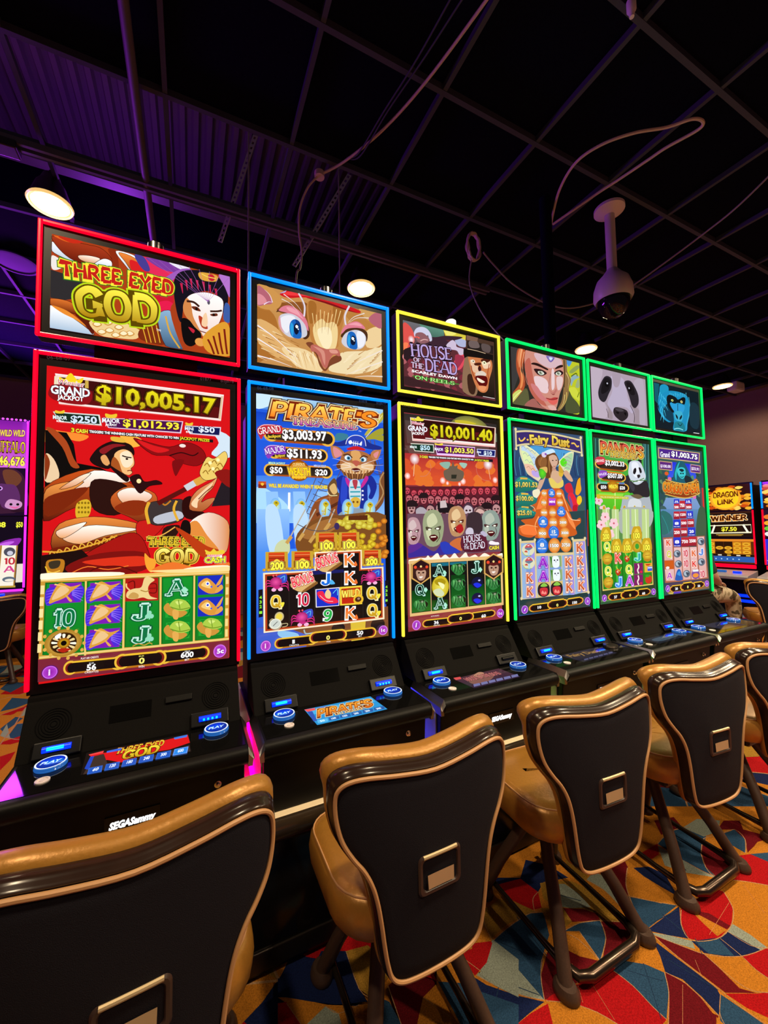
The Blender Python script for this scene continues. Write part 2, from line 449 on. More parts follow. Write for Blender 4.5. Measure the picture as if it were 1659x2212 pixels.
ART['top0'] = '''
P a93c16 70,4236 1162,4236 1162,4870 70,4870
Q f4f8ff>b8c4d4|3a0c04 70,4817 72,4754 146,4723 213,4718 264,4708 298,4767 230,4725 153,4768 103,4800
Q a8381a>5a1206|3a0c04 70,4854 185,4853 262,4855 332,4854 386,4815 404,4765 378,4702 299,4713 188,4724 112,4776
Q e0641c 78,4861 143,4866 227,4870 211,4850 144,4840
Q c62a17 110,4866 236,4868 185,4840 127,4850
Q fff0e0>d89868|3a0c04 212,4764 272,4781 333,4777 298,4734 230,4736
Q ffffff>b8c8d8|3a0c04 299,4729 350,4782 395,4779 400,4741 369,4705 316,4701
Q e9e2dc 72,4722 113,4713 155,4693 106,4637 74,4638
Q 8a2a10 376,4857 421,4865 441,4753 423,4692 387,4693 404,4776
Q ffffff>c0c8d4|3a0c04 421,4859 522,4861 542,4827 533,4722 468,4783
Q f08838>8a2408|3a0c04 439,4853 532,4841 599,4775 619,4734 533,4728 477,4797
Q d41f22 504,4816 561,4810 619,4757 590,4704 524,4731
Q e02a55 570,4858 666,4870 765,4863 796,4830 776,4730 667,4736 609,4777
Q 7a3a9a 598,4861 715,4870 847,4856 816,4812 706,4805
Q 453a8c 532,4864 589,4864 628,4783 599,4763 561,4798
Q e5e0ee 745,4869 816,4870 883,4864 826,4838
Q 9a58b8 816,4836 889,4856 796,4771 727,4694 716,4738
Q c8182f 609,4720 747,4699 778,4613 768,4517 680,4474 630,4577
Q e11b4a 669,4540 738,4580 783,4556 758,4515 699,4478
P 2d2a2c 70,4626 148,4616 267,4573 234,4479 151,4442 71,4438
Q ffffff>a8c0d8|3a0c04 70,4386 136,4360 203,4322 272,4273 298,4237 72,4236
Q d8702a>6a1c08|3a0c04 72,4433 159,4439 218,4411 253,4376 202,4359 136,4370 72,4392
Q e68a2e 79,4388 144,4377 203,4343 271,4283 203,4322 136,4349
Q 5c1a0a 202,4359 270,4348 306,4280 298,4241 254,4301
Q e9c98a 279,4317 339,4352 428,4372 538,4340 576,4315 549,4259 448,4244 341,4244
Q c98f42 297,4310 322,4335 351,4318 323,4294
Q f6e7bd 304,4312 322,4331 344,4318 323,4303
Q c98f42 357,4334 383,4360 412,4342 384,4318
Q f6e7bd 364,4336 383,4355 405,4343 384,4327
Q c98f42 420,4315 446,4341 476,4323 447,4299
Q f6e7bd 427,4317 446,4336 468,4323 447,4308
Q c98f42 484,4284 511,4310 541,4292 511,4268
Q f6e7bd 491,4286 511,4306 533,4292 511,4277
Q c98f42 367,4282 393,4307 422,4289 394,4266
Q f6e7bd 374,4284 393,4303 415,4290 394,4275
Q c98f42 323,4262 349,4287 378,4269 350,4246
Q f6e7bd 330,4264 349,4283 371,4270 350,4255
Q c98f42 447,4277 474,4302 504,4284 475,4260
Q f6e7bd 455,4278 474,4298 496,4285 475,4269
Q c98f42 403,4257 429,4282 458,4264 430,4240
Q f6e7bd 410,4258 429,4278 451,4264 430,4249
Q 7a2a10 576,4337 690,4407 731,4255 577,4259
L e0a830 6 590,4340 615,4244
L e0a830 6 616,4355 641,4249
L e0a830 6 643,4370 668,4254
L e0a830 6 670,4385 696,4259
L e0a830 6 697,4400 723,4265
Q 8ab0d0>3a5a7a|3a0c04 680,4451 768,4506 810,4352 852,4243 731,4243
C d6a23a 11 729,4462 760,4341 821,4243
C c87838 10 768,4506 789,4406 862,4245
Q a53c18 758,4504 818,4576 872,4306 914,4236 841,4241
Q 14101c 777,4707 816,4812 931,4862 1038,4861 1127,4799 1150,4680 1116,4574 1083,4689 1006,4718 911,4670 849,4584 830,4438 799,4513
M c0204a 18 827,4732 838,4658
M c0204a 18 858,4764 869,4689
M c0204a 18 889,4784 900,4709
M c0204a 18 931,4783 942,4708
M c0204a 18 974,4783 985,4707
M c0204a 18 1017,4770 1028,4693
M c0204a 19 1060,4751 1072,4674
Q d9a03c 947,4848 1066,4856 1060,4806 963,4794
E c22030 1030 4829 24 27
C f0d060 7 963,4840 1006,4828 1060,4830
Q fbf6f4>e8d0c8|3a0c04 859,4621 911,4676 1006,4706 1105,4682 1114,4598 1094,4508 1056,4427 1013,4358 976,4362 935,4413 886,4462 847,4524
Q d08448 841,4570 864,4629 892,4594 907,4502 942,4427 976,4362 936,4395 881,4461 847,4512
Q b03a20 943,4510 975,4500 1008,4429 965,4431
Q f0c8a0 975,4518 996,4546 1007,4477 995,4438 965,4449
C 3a1a12 16 864,4605 911,4608 948,4583
C 3a1a12 14 1023,4565 1072,4576 1105,4590
Q 6a2a18 896,4571 934,4578 959,4550 917,4550
Q 6a2a18 1023,4541 1067,4559 1074,4542 1040,4530
E 160c0a 930 4561 9 11
E 160c0a 1048 4544 9 10
E 555060 1012 4632 10 19
C 70241a 7 952,4399 976,4395 1008,4390
Q 0d0a0c 829,4455 876,4469 918,4421 960,4383 955,4334 898,4270 846,4301
Q c02038 876,4412 918,4398 907,4372
Q c02038 987,4304 1024,4288 1008,4255
E e09a48 955 4313 34 31
Q d9982f 976,4362 1105,4498 1161,4461 1162,4247 1009,4249
C 7a1c10 14 1008,4345 1030,4301 1052,4239
C 7a1c10 14 1046,4379 1064,4307 1082,4244
C 7a1c10 14 1084,4413 1099,4314 1113,4250
C 7a1c10 14 1122,4448 1135,4321 1144,4256
Q 3a5aa0 1127,4650 1161,4634 1161,4510 1116,4525
Q b070c8 1082,4867 1160,4870 1161,4708 1127,4774
L 9a60b0 2 1007,4634 617,4861
L 9a60b0 2 1007,4634 681,4863
L 9a60b0 2 1007,4634 745,4865
L 9a60b0 2 1007,4634 811,4867
L 9a60b0 2 1007,4634 878,4870
L 9a60b0 2 1007,4634 946,4870
L 9a60b0 2 1007,4634 1016,4870
L 9a60b0 2 1007,4634 1088,4870
L 9a60b0 2 1007,4634 1160,4870
T c02018|f2e23a|2f7a1c 125 4597 463 4624 97 c THREE
T c02018|f2e23a|2f7a1c 502 4621 779 4628 99 c EYED
T fff04a>a87a08|5a4404|b8d41a 213 4354 682 4392 186 c GOD
T fff 671 4340 699 4338 16 r TM
'''
ART['main0'] = '''
P d31015 62,1978 1165,1978 1165,3988 62,3988
Q ff8a30 62,3569 149,3568 287,3552 241,3510 150,3521 69,3476
P 0c0806 62,3569 172,3561 211,3488 229,3365 354,3343 419,3308 68,3189
Q a8441a 67,3579 112,3574 173,3504 213,3393 244,3337 198,3344 151,3464
Q e8c9a0 65,3411 108,3386 139,3294 125,3247 66,3244
Q 8a3412 65,3411 90,3366 81,3291 67,3253
Q cfe0ee 1036,3664 1165,3621 1165,3466 1037,3479 1087,3570
Q ffb040 465,3569 566,3568 601,3520 516,3493
Q c85018>5a1606|2a0804 64,3198 307,3331 519,3253 571,3155 358,3082 219,3071 66,2987
Q fff8f0>e0904a|2a0804 179,3192 323,3322 519,3283 503,3247 388,3248 247,3185 128,3107
Q f09a48>9a3a10|2a0804 75,3189 178,3239 269,3243 157,3145 67,3060
Q 7a2408 69,3124 179,3183 293,3206 218,3109 86,3014
Q fff0d8>d88040|2a0804 141,3191 245,3280 307,3302 231,3222
Q 2a0f0a|1c0404 308,3244 420,3259 520,3203 472,3034 327,3062
Q d8b02a 233,3099 287,3129 311,3091 296,3015 235,3005
E 8a6a10 245 3104 6 8
E 8a6a10 262 3105 6 8
E 8a6a10 279 3105 6 8
E 8a6a10 296 3105 6 8
E 8a6a10 245 3074 6 8
E 8a6a10 262 3074 6 8
E 8a6a10 279 3074 6 8
E 8a6a10 296 3075 6 8
E 8a6a10 246 3044 6 8
E 8a6a10 263 3044 6 8
E 8a6a10 280 3044 6 8
E 8a6a10 297 3044 6 8
Q d8682a>6a1e08|2a0804 421,3151 520,3223 675,3178 685,3056 643,2955 522,3015 439,3064
Q fff8f0>e0904a|2a0804 454,3172 537,3214 658,3167 606,3105 505,3094
Q 8a2c0c 439,3073 521,3124 623,3116 607,3035 522,3025
Q e88a3a>6a1c06|2a0804 146,2968 328,3015 557,2975 626,2915 426,2879 238,2827 112,2812
Q fffaf0>e8a060|2a0804 162,2884 297,2957 474,2946 574,2926 393,2889 253,2836
Q fffaf0>e8a060|2a0804 132,2922 236,2967 289,2977 236,2920 162,2875
Q 6e1c06 112,2812 253,2836 442,2888 450,2840 270,2779 113,2757
C e0a028 10 65,2795 186,2791 331,2833 458,2888
C e0a028 7 67,2741 187,2745 332,2776 450,2840
C e0a83a 7 98,2762 109,2794 127,2779 117,2766
C e0a83a 7 136,2773 147,2804 165,2790 154,2777
C e0a83a 7 174,2783 185,2815 204,2801 193,2787
C e0a83a 7 213,2794 224,2826 243,2811 232,2798
C e0a83a 7 252,2805 263,2837 283,2822 271,2809
C e0a83a 7 292,2816 303,2848 323,2834 311,2820
C e0a83a 7 332,2827 344,2860 364,2845 352,2831
C e0a83a 7 373,2838 385,2871 405,2856 393,2842
C e0a83a 7 415,2849 426,2883 447,2868 435,2854
Q c41a16|1c0404 582,2985 739,2974 644,2854 575,2886
Q a5140f|1c0404 262,2751 426,2860 557,2906 627,2815 620,2685 263,2703
E f0c048@9a6010 419 2761 14 16
E f0c048@9a6010 505 2758 14 17
E f0c048@9a6010 585 2755 14 17
C 6a0a08 7 263,2723 436,2724 628,2745
Q 3a3030|1c0404 632,3106 801,3140 857,3120 849,2995 686,2954 625,3015
Q b8bcc8 677,3015 820,3057 849,3005 695,2965
C e0a830 19 641,3116 624,3055 642,2965
C e0a830 16 811,3129 793,3067 821,2984
C c07820 10 711,3127 738,3097 774,3129
Q e8a068>a85020|2a0804 885,3110 941,3206 1038,3274 1078,3308 1048,3231 1000,3176 971,3122 1009,3144 1059,3156 1049,3123 1000,3069 933,3037 895,3057
Q f3cfa4 904,3110 961,3185 1048,3269 1009,3197 951,3132 942,3079
Q 2a0806 848,3130 904,3163 895,3068 990,3048 943,2995 858,3016
C 6a2a12 6 951,3143 999,3197 1048,3242
L 5a0f0c 32 694,3107 884,3225
L c8ccd4 44 866,3219 932,3264
L d8a040 50 927,3259 999,3304
Q e8c868|1c0404 969,3378 1008,3456 1057,3448 1127,3508 1148,3454 1108,3364 1078,3308 999,3283 960,3324
C 9a7020 7 989,3390 1008,3410 1026,3383
C 9a7020 7 1038,3414 1057,3435 1075,3408
C 9a7020 7 1077,3395 1097,3416 1116,3388
C 9a7020 7 1018,3348 1038,3369 1056,3341
C 9a7020 7 979,3335 999,3356 1016,3329
C 9a7020 7 1058,3361 1077,3382 1096,3354
E fff0b0 1028 3414 12 13
E fff0b0 1082 3439 12 13
E fff0b0 1048 3371 12 13
P 221a20 1108,3276 1165,3367 1165,3103 1039,3091
Q 8a1410 1058,3339 1165,3367 1165,3235
Q 8a0c10|1c0404 541,3555 636,3533 762,3512 873,3553 968,3517 998,3444 940,3387 836,3402 762,3449 655,3452
Q d6181c 567,3547 663,3515 762,3491 690,3465 610,3500
C 2a0508 8 762,3449 836,3476 911,3460 949,3484
Q 7a0a0e 781,3409 855,3424 827,3349 800,3306
E f0e0d8 845 3527 21 13
Q 1c0c0c|1c0404 305,3408 352,3480 432,3526 516,3513 546,3475 542,3434 491,3471 450,3448 435,3378 402,3336 338,3352 306,3379
Q 8a1a20 352,3460 424,3505 499,3501 433,3481 377,3433
Q f0b878|1c0404 434,3437 483,3475 534,3454 551,3395 547,3364 531,3343 540,3319 519,3298 485,3311 443,3358
Q f8e0c0 467,3439 517,3463 543,3394 518,3353 484,3361
Q a5501e 430,3417 459,3389 485,3311 519,3298 460,3320 418,3357
Q e0a060 359,3412 385,3428 410,3376 394,3356 370,3374
C 1a0808 8 479,3430 504,3422 534,3419
E 1a0808 507 3409 8 7
C 7a2a18 6 510,3327 527,3331 540,3324
Q 1c0a0a 402,3366 443,3339 519,3283 503,3252 435,3318
Q 2a0a0c|1c0404 527,3283 578,3306 613,3257 683,3270 719,3245 640,3227 588,3175 545,3234
Q e0b03a 416,3554 482,3550 495,3521 424,3525
E ffe0a0 579 3260 14 16
Q fff8f0)d88848|2a0804 896,2974 1020,3048 1149,2983 1160,2842 1130,2746 1040,2803 934,2879
Q e08a3a 886,2953 943,2984 1011,2878 1090,2769 1011,2782 906,2869
Q 160a08 849,2984 896,2974 896,2880 831,2871
Q 2a120c 731,2934 831,2953 804,2871 732,2812
C e0a84a 8 626,2875 714,2883 803,2943
T d8b82a|2a0f04|f0d84a 638 2817 992 2810 52 c THREE EYED
T fff27a>c08a10|5a3a04|e8c83a 685 2693 947 2685 92 c GOD
P f0d8d0 108,3939 1121,3937 1101,3737 131,3742
P 3c0a0a 131,3919 1101,3914 1084,3752 145,3754
P 5a0c0c 267,3852 1091,3835 1084,3755 268,3755
L fff 4 108,3936 1118,3933
L f7e9e4 7 264,3752 1101,3739
L d8b890 11 1108,3924 1091,3747
T e8dc1a>b8a010|5a3a04|1a0800 327 3787 1064 3786 114 b $10,005.17
Q f0d020 135,3896 131,3919 158,3909 176,3941 191,3953 207,3936 226,3914 257,3934 242,3892 189,3880
P e8d8b8 105,3920 123,3927 124,3865 104,3867
P caa84a 267,3919 285,3916 286,3865 266,3867
T c03048|fff 124 3868 262 3869 38 ri Winning
Q 8a1016 81,3830 113,3868 274,3863 307,3818 276,3756 145,3754 82,3783
T eef2fa|401820 88 3806 295 3809 55 b GRAND
T fff|401820 123 3772 260 3775 30 b JACKPOT
P d8e0d8 102,3688 349,3696 362,3623 140,3624
P 102a1c 109,3682 342,3687 351,3632 148,3630
T cfe2f4|0a1a10 195 3628 337 3635 46 b $250
T e4f0f4|0a2a18 103 3641 176 3642 25 b MINOR
T fff 122 3624 159 3624 11 b BONUS
P e0c8e0 369,3678 848,3704 835,3615 398,3612
P 4a0f4a 373,3674 841,3698 827,3623 402,3617
T f0e23a|3a0a30 482 3632 823 3641 50 b $1,012.93
T f0f0f8|30103a 364 3646 465 3649 30 b MAJOR
T fff 382 3626 447 3627 14 b JACKPOT
Q e8c030 389,3680 381,3707 413,3703 446,3712 438,3684
P d8d8e8 858,3674 1101,3687 1097,3615 891,3616
P 121850 864,3669 1094,3679 1089,3625 901,3623
T dfe6f6|0a1040 948 3640 1058 3638 43 b $50
T e0e8f4|101850 859 3643 916 3644 23 b MINI
T fff 867 3624 910 3625 11 b BONUS
Q e8c030 118,3679 115,3697 139,3693 161,3703 158,3682
Q e8c030 867,3678 864,3698 886,3692 910,3702 906,3680
T f0e020|2a5a10 199 3565 216 3565 27 b 3
T f2e83a|2a6a14 223 3564 287 3564 25 b CASH
P 1a1014 291,3590 1047,3587 1047,3565 291,3564
T fff 295 3569 821 3571 17 b TRIGGERS THE WINNING CASH FEATURE WITH CHANCES TO WIN
T e8d820 826 3570 1023 3569 21 b JACKPOT PRIZES
P 1c0a08 62,2771 269,2800 364,2687 264,2627 64,2631
Q b8761c 88,2729 128,2745 180,2734 166,2651 101,2646
Q 3a3020 103,2728 157,2735 151,2694 111,2687
C f0c048 7 93,2674 122,2661 159,2672
C e8c030 6 85,2702 104,2651
Q 7a0f0c 188,2696 363,2773 610,2773 646,2672 527,2630 264,2634
Q d83018 271,2720 428,2742 611,2742 628,2683 428,2684
C f07828 6 211,2649 302,2690 413,2665 527,2684
Q f0a030 619,2763 649,2732 689,2710 664,2632 628,2673
C 5a0a06 8 295,2633 349,2678 477,2681 578,2632
Q e8742a 672,2656 787,2696 954,2651 1160,2678 1160,2624 824,2620 681,2629
Q fff0d0 851,2641 954,2656 1150,2655 1155,2622 917,2625
Q b83a10 803,2941 896,2888 1011,2801 1090,2767 992,2717 897,2815
T f0e83a|1c5a10|e8f0d0 994 2681 1135 2679 42 b CASH
T e86080|fff 1012 2725 1115 2725 27 bi Winning
Q e8c83a 1002,2754 997,2775 1031,2760 1055,2781 1075,2762 1110,2771 1130,2760 1115,2739 1011,2740
L fff4d8 7 65,2647 478,2641
P e8c060 64,2632 1162,2622 1162,2600 64,2604
Q fff3d8 65,2658 241,2656 478,2644 478,2623 242,2624 65,2621
Q ffd890 646,2643 917,2643 1160,2646 1160,2613 824,2620
P 7a2434 62,2140 1162,2113 1160,1978 63,1996
P c89434 64,2613 1162,2600 1159,2108 64,2133
P 0a6a1c 87,2602 293,2595 298,2123 82,2157
P 0a6a1c 300,2597 500,2598 503,2141 303,2146
P 0a6a1c 511,2600 713,2597 717,2131 511,2145
P 0a6a1c 724,2596 924,2594 925,2128 725,2138
P 0a6a1c 934,2593 1135,2588 1130,2130 934,2134
P 14902a>0a7a20 95,2592 284,2586 290,2129 89,2156
P 14902a>0a7a20 308,2590 492,2589 494,2142 311,2147
P 14902a>0a7a20 520,2591 704,2589 708,2134 519,2146
P 14902a>0a7a20 732,2587 915,2586 915,2129 734,2136
P 14902a>0a7a20 943,2586 1122,2584 1122,2128 943,2133
L e8c46a 10 294,2597 298,2123
L e8c46a 11 503,2597 504,2136
L e8c46a 11 716,2596 719,2131
L e8c46a 12 928,2593 927,2128
L f2d890 6 66,2614 1160,2601
L e8c878 13 68,2144 1160,2118
L f4dc98 19 75,2585 74,2531
L f4dc98 19 73,2513 72,2459
L f4dc98 19 72,2441 71,2388
L f4dc98 19 71,2370 70,2316
L f4dc98 19 69,2299 68,2246
L f4dc98 19 68,2228 67,2175
L f0d488 19 1147,2571 1147,2518
L f0d488 19 1147,2494 1146,2441
L f0d488 19 1146,2418 1145,2365
L f0d488 19 1145,2341 1144,2288
L f0d488 19 1144,2265 1143,2212
L f0d488 18 1143,2189 1143,2136
P 7a1ab0 109,2590 273,2592 271,2465 109,2467
Q 4a2ad0 93,2555 142,2569 173,2521 137,2469 94,2464
Q 4a2ad0 209,2564 277,2568 284,2512 248,2468 217,2526
M 8a6af0 7 143,2555 93,2545
M 8a6af0 8 224,2554 281,2554
M 8a6af0 7 143,2541 94,2527
M 8a6af0 8 224,2544 281,2533
M 8a6af0 7 143,2526 94,2509
M 8a6af0 8 224,2535 282,2513
M 8a6af0 7 143,2512 95,2491
M 8a6af0 8 225,2526 282,2492
M 8a6af0 7 144,2497 95,2473
M 8a6af0 8 225,2517 282,2472
Q d89a3a 156,2593 216,2568 269,2578 224,2540 195,2505 144,2482 108,2477
Q e8c088 164,2572 209,2550 180,2516 122,2493
Q e0a850 187,2524 225,2480 211,2476
M f0c070 10 135,2588 216,2563
P 7a1ab0 318,2583 484,2585 482,2460 318,2463
Q 4a2ad0 301,2549 351,2563 382,2516 346,2465 301,2460
Q 4a2ad0 419,2558 489,2562 496,2507 459,2464 428,2521
M 8a6af0 7 352,2549 302,2540
M 8a6af0 8 435,2548 493,2548
M 8a6af0 7 352,2535 302,2522
M 8a6af0 8 435,2539 493,2528
M 8a6af0 7 352,2521 302,2504
M 8a6af0 8 435,2530 493,2508
M 8a6af0 7 352,2506 302,2486
M 8a6af0 8 435,2520 494,2487
M 8a6af0 7 353,2492 303,2469
M 8a6af0 8 435,2511 494,2467
Q d89a3a 366,2587 427,2562 481,2572 435,2534 405,2500 353,2478 316,2472
Q e8c088 374,2566 420,2544 390,2510 330,2489
Q e0a850 397,2519 436,2475 421,2472
M f0c070 10 344,2581 427,2557
P 7a1ab0 319,2438 485,2436 483,2311 318,2318
Q 4a2ad0 302,2404 352,2417 383,2369 346,2320 302,2316
Q 4a2ad0 420,2410 489,2413 496,2357 460,2316 428,2373
M 8a6af0 7 352,2403 302,2395
M 8a6af0 8 435,2400 493,2399
M 8a6af0 7 353,2389 303,2377
M 8a6af0 8 436,2391 493,2379
M 8a6af0 7 353,2375 303,2360
M 8a6af0 8 436,2382 494,2358
M 8a6af0 7 353,2361 303,2342
M 8a6af0 8 436,2373 494,2338
M 8a6af0 7 353,2346 304,2324
M 8a6af0 8 436,2364 494,2318
Q d89a3a 367,2440 428,2414 481,2423 436,2386 406,2353 354,2332 317,2327
Q e8c088 375,2419 420,2397 390,2364 331,2343
Q e0a850 398,2372 436,2327 421,2325
M f0c070 10 345,2435 428,2410
P 7a1ab0 320,2284 486,2278 484,2154 320,2165
Q 4a2ad0 304,2251 354,2262 384,2214 348,2166 304,2163
Q 4a2ad0 422,2254 490,2255 497,2199 461,2159 430,2217
M 8a6af0 7 354,2249 304,2242
M 8a6af0 7 437,2243 495,2240
M 8a6af0 7 354,2235 305,2224
M 8a6af0 7 437,2234 495,2220
M 8a6af0 7 355,2220 305,2207
M 8a6af0 7 437,2225 495,2200
M 8a6af0 7 355,2206 305,2189
M 8a6af0 7 437,2216 495,2181
M 8a6af0 7 355,2192 306,2171
M 8a6af0 7 437,2207 496,2161
Q d89a3a 368,2285 429,2257 483,2265 437,2230 407,2198 355,2178 319,2174
Q e8c088 376,2264 422,2240 392,2208 333,2190
Q e0a850 399,2216 438,2171 423,2169
M f0c070 10 346,2281 429,2253
P 1fa030 752,2432 897,2425 898,2312 748,2316
C 0a5a14 5 761,2421 884,2416 886,2323 766,2326
Q c89038 737,2384 765,2416 793,2373 884,2344 838,2308 766,2336
Q e0a850 793,2363 829,2355 825,2299 798,2307
Q a8c848 774,2395 810,2437 874,2421 903,2368 838,2354
Q d2e678 810,2422 856,2416 829,2395
C 6a8a20 6 779,2387 838,2364 901,2371
C 6a8a20 5 828,2431 838,2369
P 1fa030 753,2282 899,2271 899,2159 750,2166
C 0a5a14 5 762,2271 885,2262 887,2171 767,2176
Q c89038 739,2234 767,2266 794,2222 885,2191 840,2157 767,2186
Q e0a850 794,2212 830,2203 826,2148 799,2157
Q a8c848 776,2245 811,2286 875,2269 904,2214 839,2202
Q d2e678 812,2271 857,2263 830,2243
C 6a8a20 6 780,2236 839,2212 902,2218
C 6a8a20 5 830,2279 839,2217
P 1fa030 961,2280 1108,2269 1109,2159 957,2166
C 0a5a14 5 970,2269 1094,2260 1096,2170 975,2176
Q c89038 946,2233 975,2264 1002,2221 1094,2191 1048,2157 975,2185
Q e0a850 1002,2211 1039,2202 1034,2148 1007,2157
Q a8c848 984,2243 1020,2283 1085,2266 1113,2213 1048,2201
Q d2e678 1020,2268 1066,2261 1039,2242
C 6a8a20 6 988,2235 1048,2211 1111,2217
C 6a8a20 5 1038,2276 1048,2216
P 1a2ab8 951,2588 1118,2588 1119,2450 950,2455
Q d8933a 953,2523 1010,2572 1079,2504 1089,2466 1021,2461
Q f0c878 972,2522 1015,2555 1040,2496
Q e0a04a 1069,2515 1118,2586 1099,2523
Q e0a04a 1064,2473 1104,2518 1117,2490 1079,2461
E fff 1015 2531 13 14
E 2a3ac8 1015 2531 8 8
E 4060e0 1040 2507 7 7
P 1a2ab8 952,2435 1119,2432 1119,2294 951,2303
Q d8933a 954,2371 1011,2418 1080,2349 1090,2311 1021,2307
Q f0c878 973,2369 1016,2402 1041,2342
Q e0a04a 1070,2360 1119,2430 1099,2368
Q e0a04a 1065,2319 1104,2362 1117,2334 1080,2307
E fff 1016 2378 13 14
E 2a3ac8 1016 2378 8 8
E 4060e0 1040 2352 7 7
P b01a14 513,2600 704,2594 706,2439 513,2449
C 6a0a08 7 528,2571 562,2579 562,2510 529,2508
C 6a0a08 6 651,2553 691,2552 691,2495 652,2495
C 6a0a08 5 652,2525 691,2524
Q e8cc88 521,2475 525,2513 562,2530 604,2537 621,2595 647,2603 682,2581 656,2558 643,2524 657,2473 700,2452 648,2452 614,2467 563,2460
C e8cc88 8 537,2522 520,2543 518,2567
C a87830 6 600,2517 630,2505 652,2513
Q c89a50 530,2474 554,2506 588,2489 580,2462
T 0a7040|bfe8d8|0a5a30 767 2469 867 2468 99 s A
P 9fe0c4 843,2499 866,2522 890,2497 867,2468
T 0a7040|bfe8d8|0a5a30 556 2324 650 2320 97 s J
T 0a7040|bfe8d8|0a5a30 558 2174 651 2167 96 s J
E 8fd8b8 654 2360 13 15
E 8fd8b8 641 2337 13 15
E 8fd8b8 667 2336 13 15
L 8fd8b8 8 654,2345 654,2316
E 8fd8b8 655 2208 13 15
E 8fd8b8 643 2185 13 15
E 8fd8b8 668 2184 13 15
L 8fd8b8 8 655,2193 656,2164
T 0a7040|bfe8d8|0a5a30 135 2329 243 2323 98 s 10
C c89a38 6 559,2150 592,2162 626,2148 656,2159 673,2147
E e8c060@a87820 189 2221 95 84
E 5a3408 189 2222 68 65
E 2a1606 191 2220 64 60
Q f8f8e0 213,2217 250,2219 250,2204
Q e8d090 210,2207 246,2192 238,2180
Q e8d090 202,2200 227,2172 213,2167
Q f8f8e0 191,2199 199,2165 183,2168
Q e8d090 180,2203 169,2174 155,2183
Q e8d090 172,2212 145,2194 137,2208
Q f8f8e0 169,2223 133,2222 133,2236
Q e8d090 171,2234 137,2249 144,2260
Q e8d090 179,2241 155,2268 168,2274
Q f8f8e0 190,2242 183,2275 199,2273
Q e8d090 202,2238 213,2268 227,2258
Q e8d090 210,2229 238,2247 246,2233
E d8c020@a05010 191 2220 33 33
E 0c0604 191 2220 15 16
Q fff 146,2267 173,2284 177,2267 156,2248
Q b02010 157,2184 190,2189 227,2179 190,2162
E d8a848 295 2207 9 11
E d8a848 285 2166 9 11
E d8a848 256 2137 9 11
E d8a848 214 2125 9 11
E d8a848 168 2132 9 11
E d8a848 127 2156 9 11
E d8a848 98 2192 9 11
E d8a848 88 2234 9 11
E d8a848 97 2273 9 11
E d8a848 124 2302 9 11
E d8a848 165 2316 9 11
E d8a848 211 2310 9 11
E d8a848 253 2287 9 11
E d8a848 283 2250 9 11
E 8a20a0@5a1068 126 2052 42 43
E d070e8 126 2052 37 38
E 8a1aa0@b040c8 126 2052 33 34
T f4e4fa 119 2034 135 2038 37 bi i
E d070e8 1098 2043 43 46
E 8a1aa0@b040c8 1098 2043 37 40
T fff 1078 2028 1124 2027 33 b 5c
L f0c030>b06010 79 228,2063 478,2054
E e8b838 228 2063 36 44
E e8b838 478 2054 39 45
L 120a0c 57 228,2063 478,2054
E 7a1c18 228 2063 26 31
E 7a1c18 478 2054 28 33
E 140a0c 236 2061 24 29
E 140a0c 469 2056 26 30
L f0c030>b06010 86 748,2052 986,2048
E e8b838 748 2052 41 46
E e8b838 986 2048 44 47
L 120a0c 62 748,2052 986,2048
E 7a1c18 748 2052 29 33
E 7a1c18 986 2048 31 34
E 140a0c 758 2051 27 30
E 140a0c 976 2050 29 31
L f0c030>b06010 94 502,2060 713,2053
E e8b838 502 2060 43 50
E e8b838 713 2053 46 52
L 120a0c 68 502,2060 713,2053
E 7a1c18 502 2060 31 36
E 7a1c18 713 2053 33 38
E 140a0c 513 2059 29 33
E 140a0c 702 2054 30 34
T fff 311 2034 362 2032 37 b 56
T fff 302 2016 374 2014 13 r CREDIT(S)
T fff 324 2072 349 2071 9 r $2.80
T f8f07a 595 2032 629 2030 39 b 0
T fff 594 2005 628 2003 15 r WIN
T f8f07a 596 2076 625 2075 10 r $0.00
T fff 845 2033 926 2029 38 b 600
T fff 871 2009 900 2009 14 r BET
T fff 870 2068 904 2067 10 r $30.00
T e8d8d8 281 2107 374 2105 12 b PLAY 600 CREDITS
T 4a3434 73 4015 195 4026 25 r 06-68-07
T 4a3038 958 4013 1033 4018 26 r 01877
T 4a3038 1097 4020 1188 4025 27 r BSJ878
'''
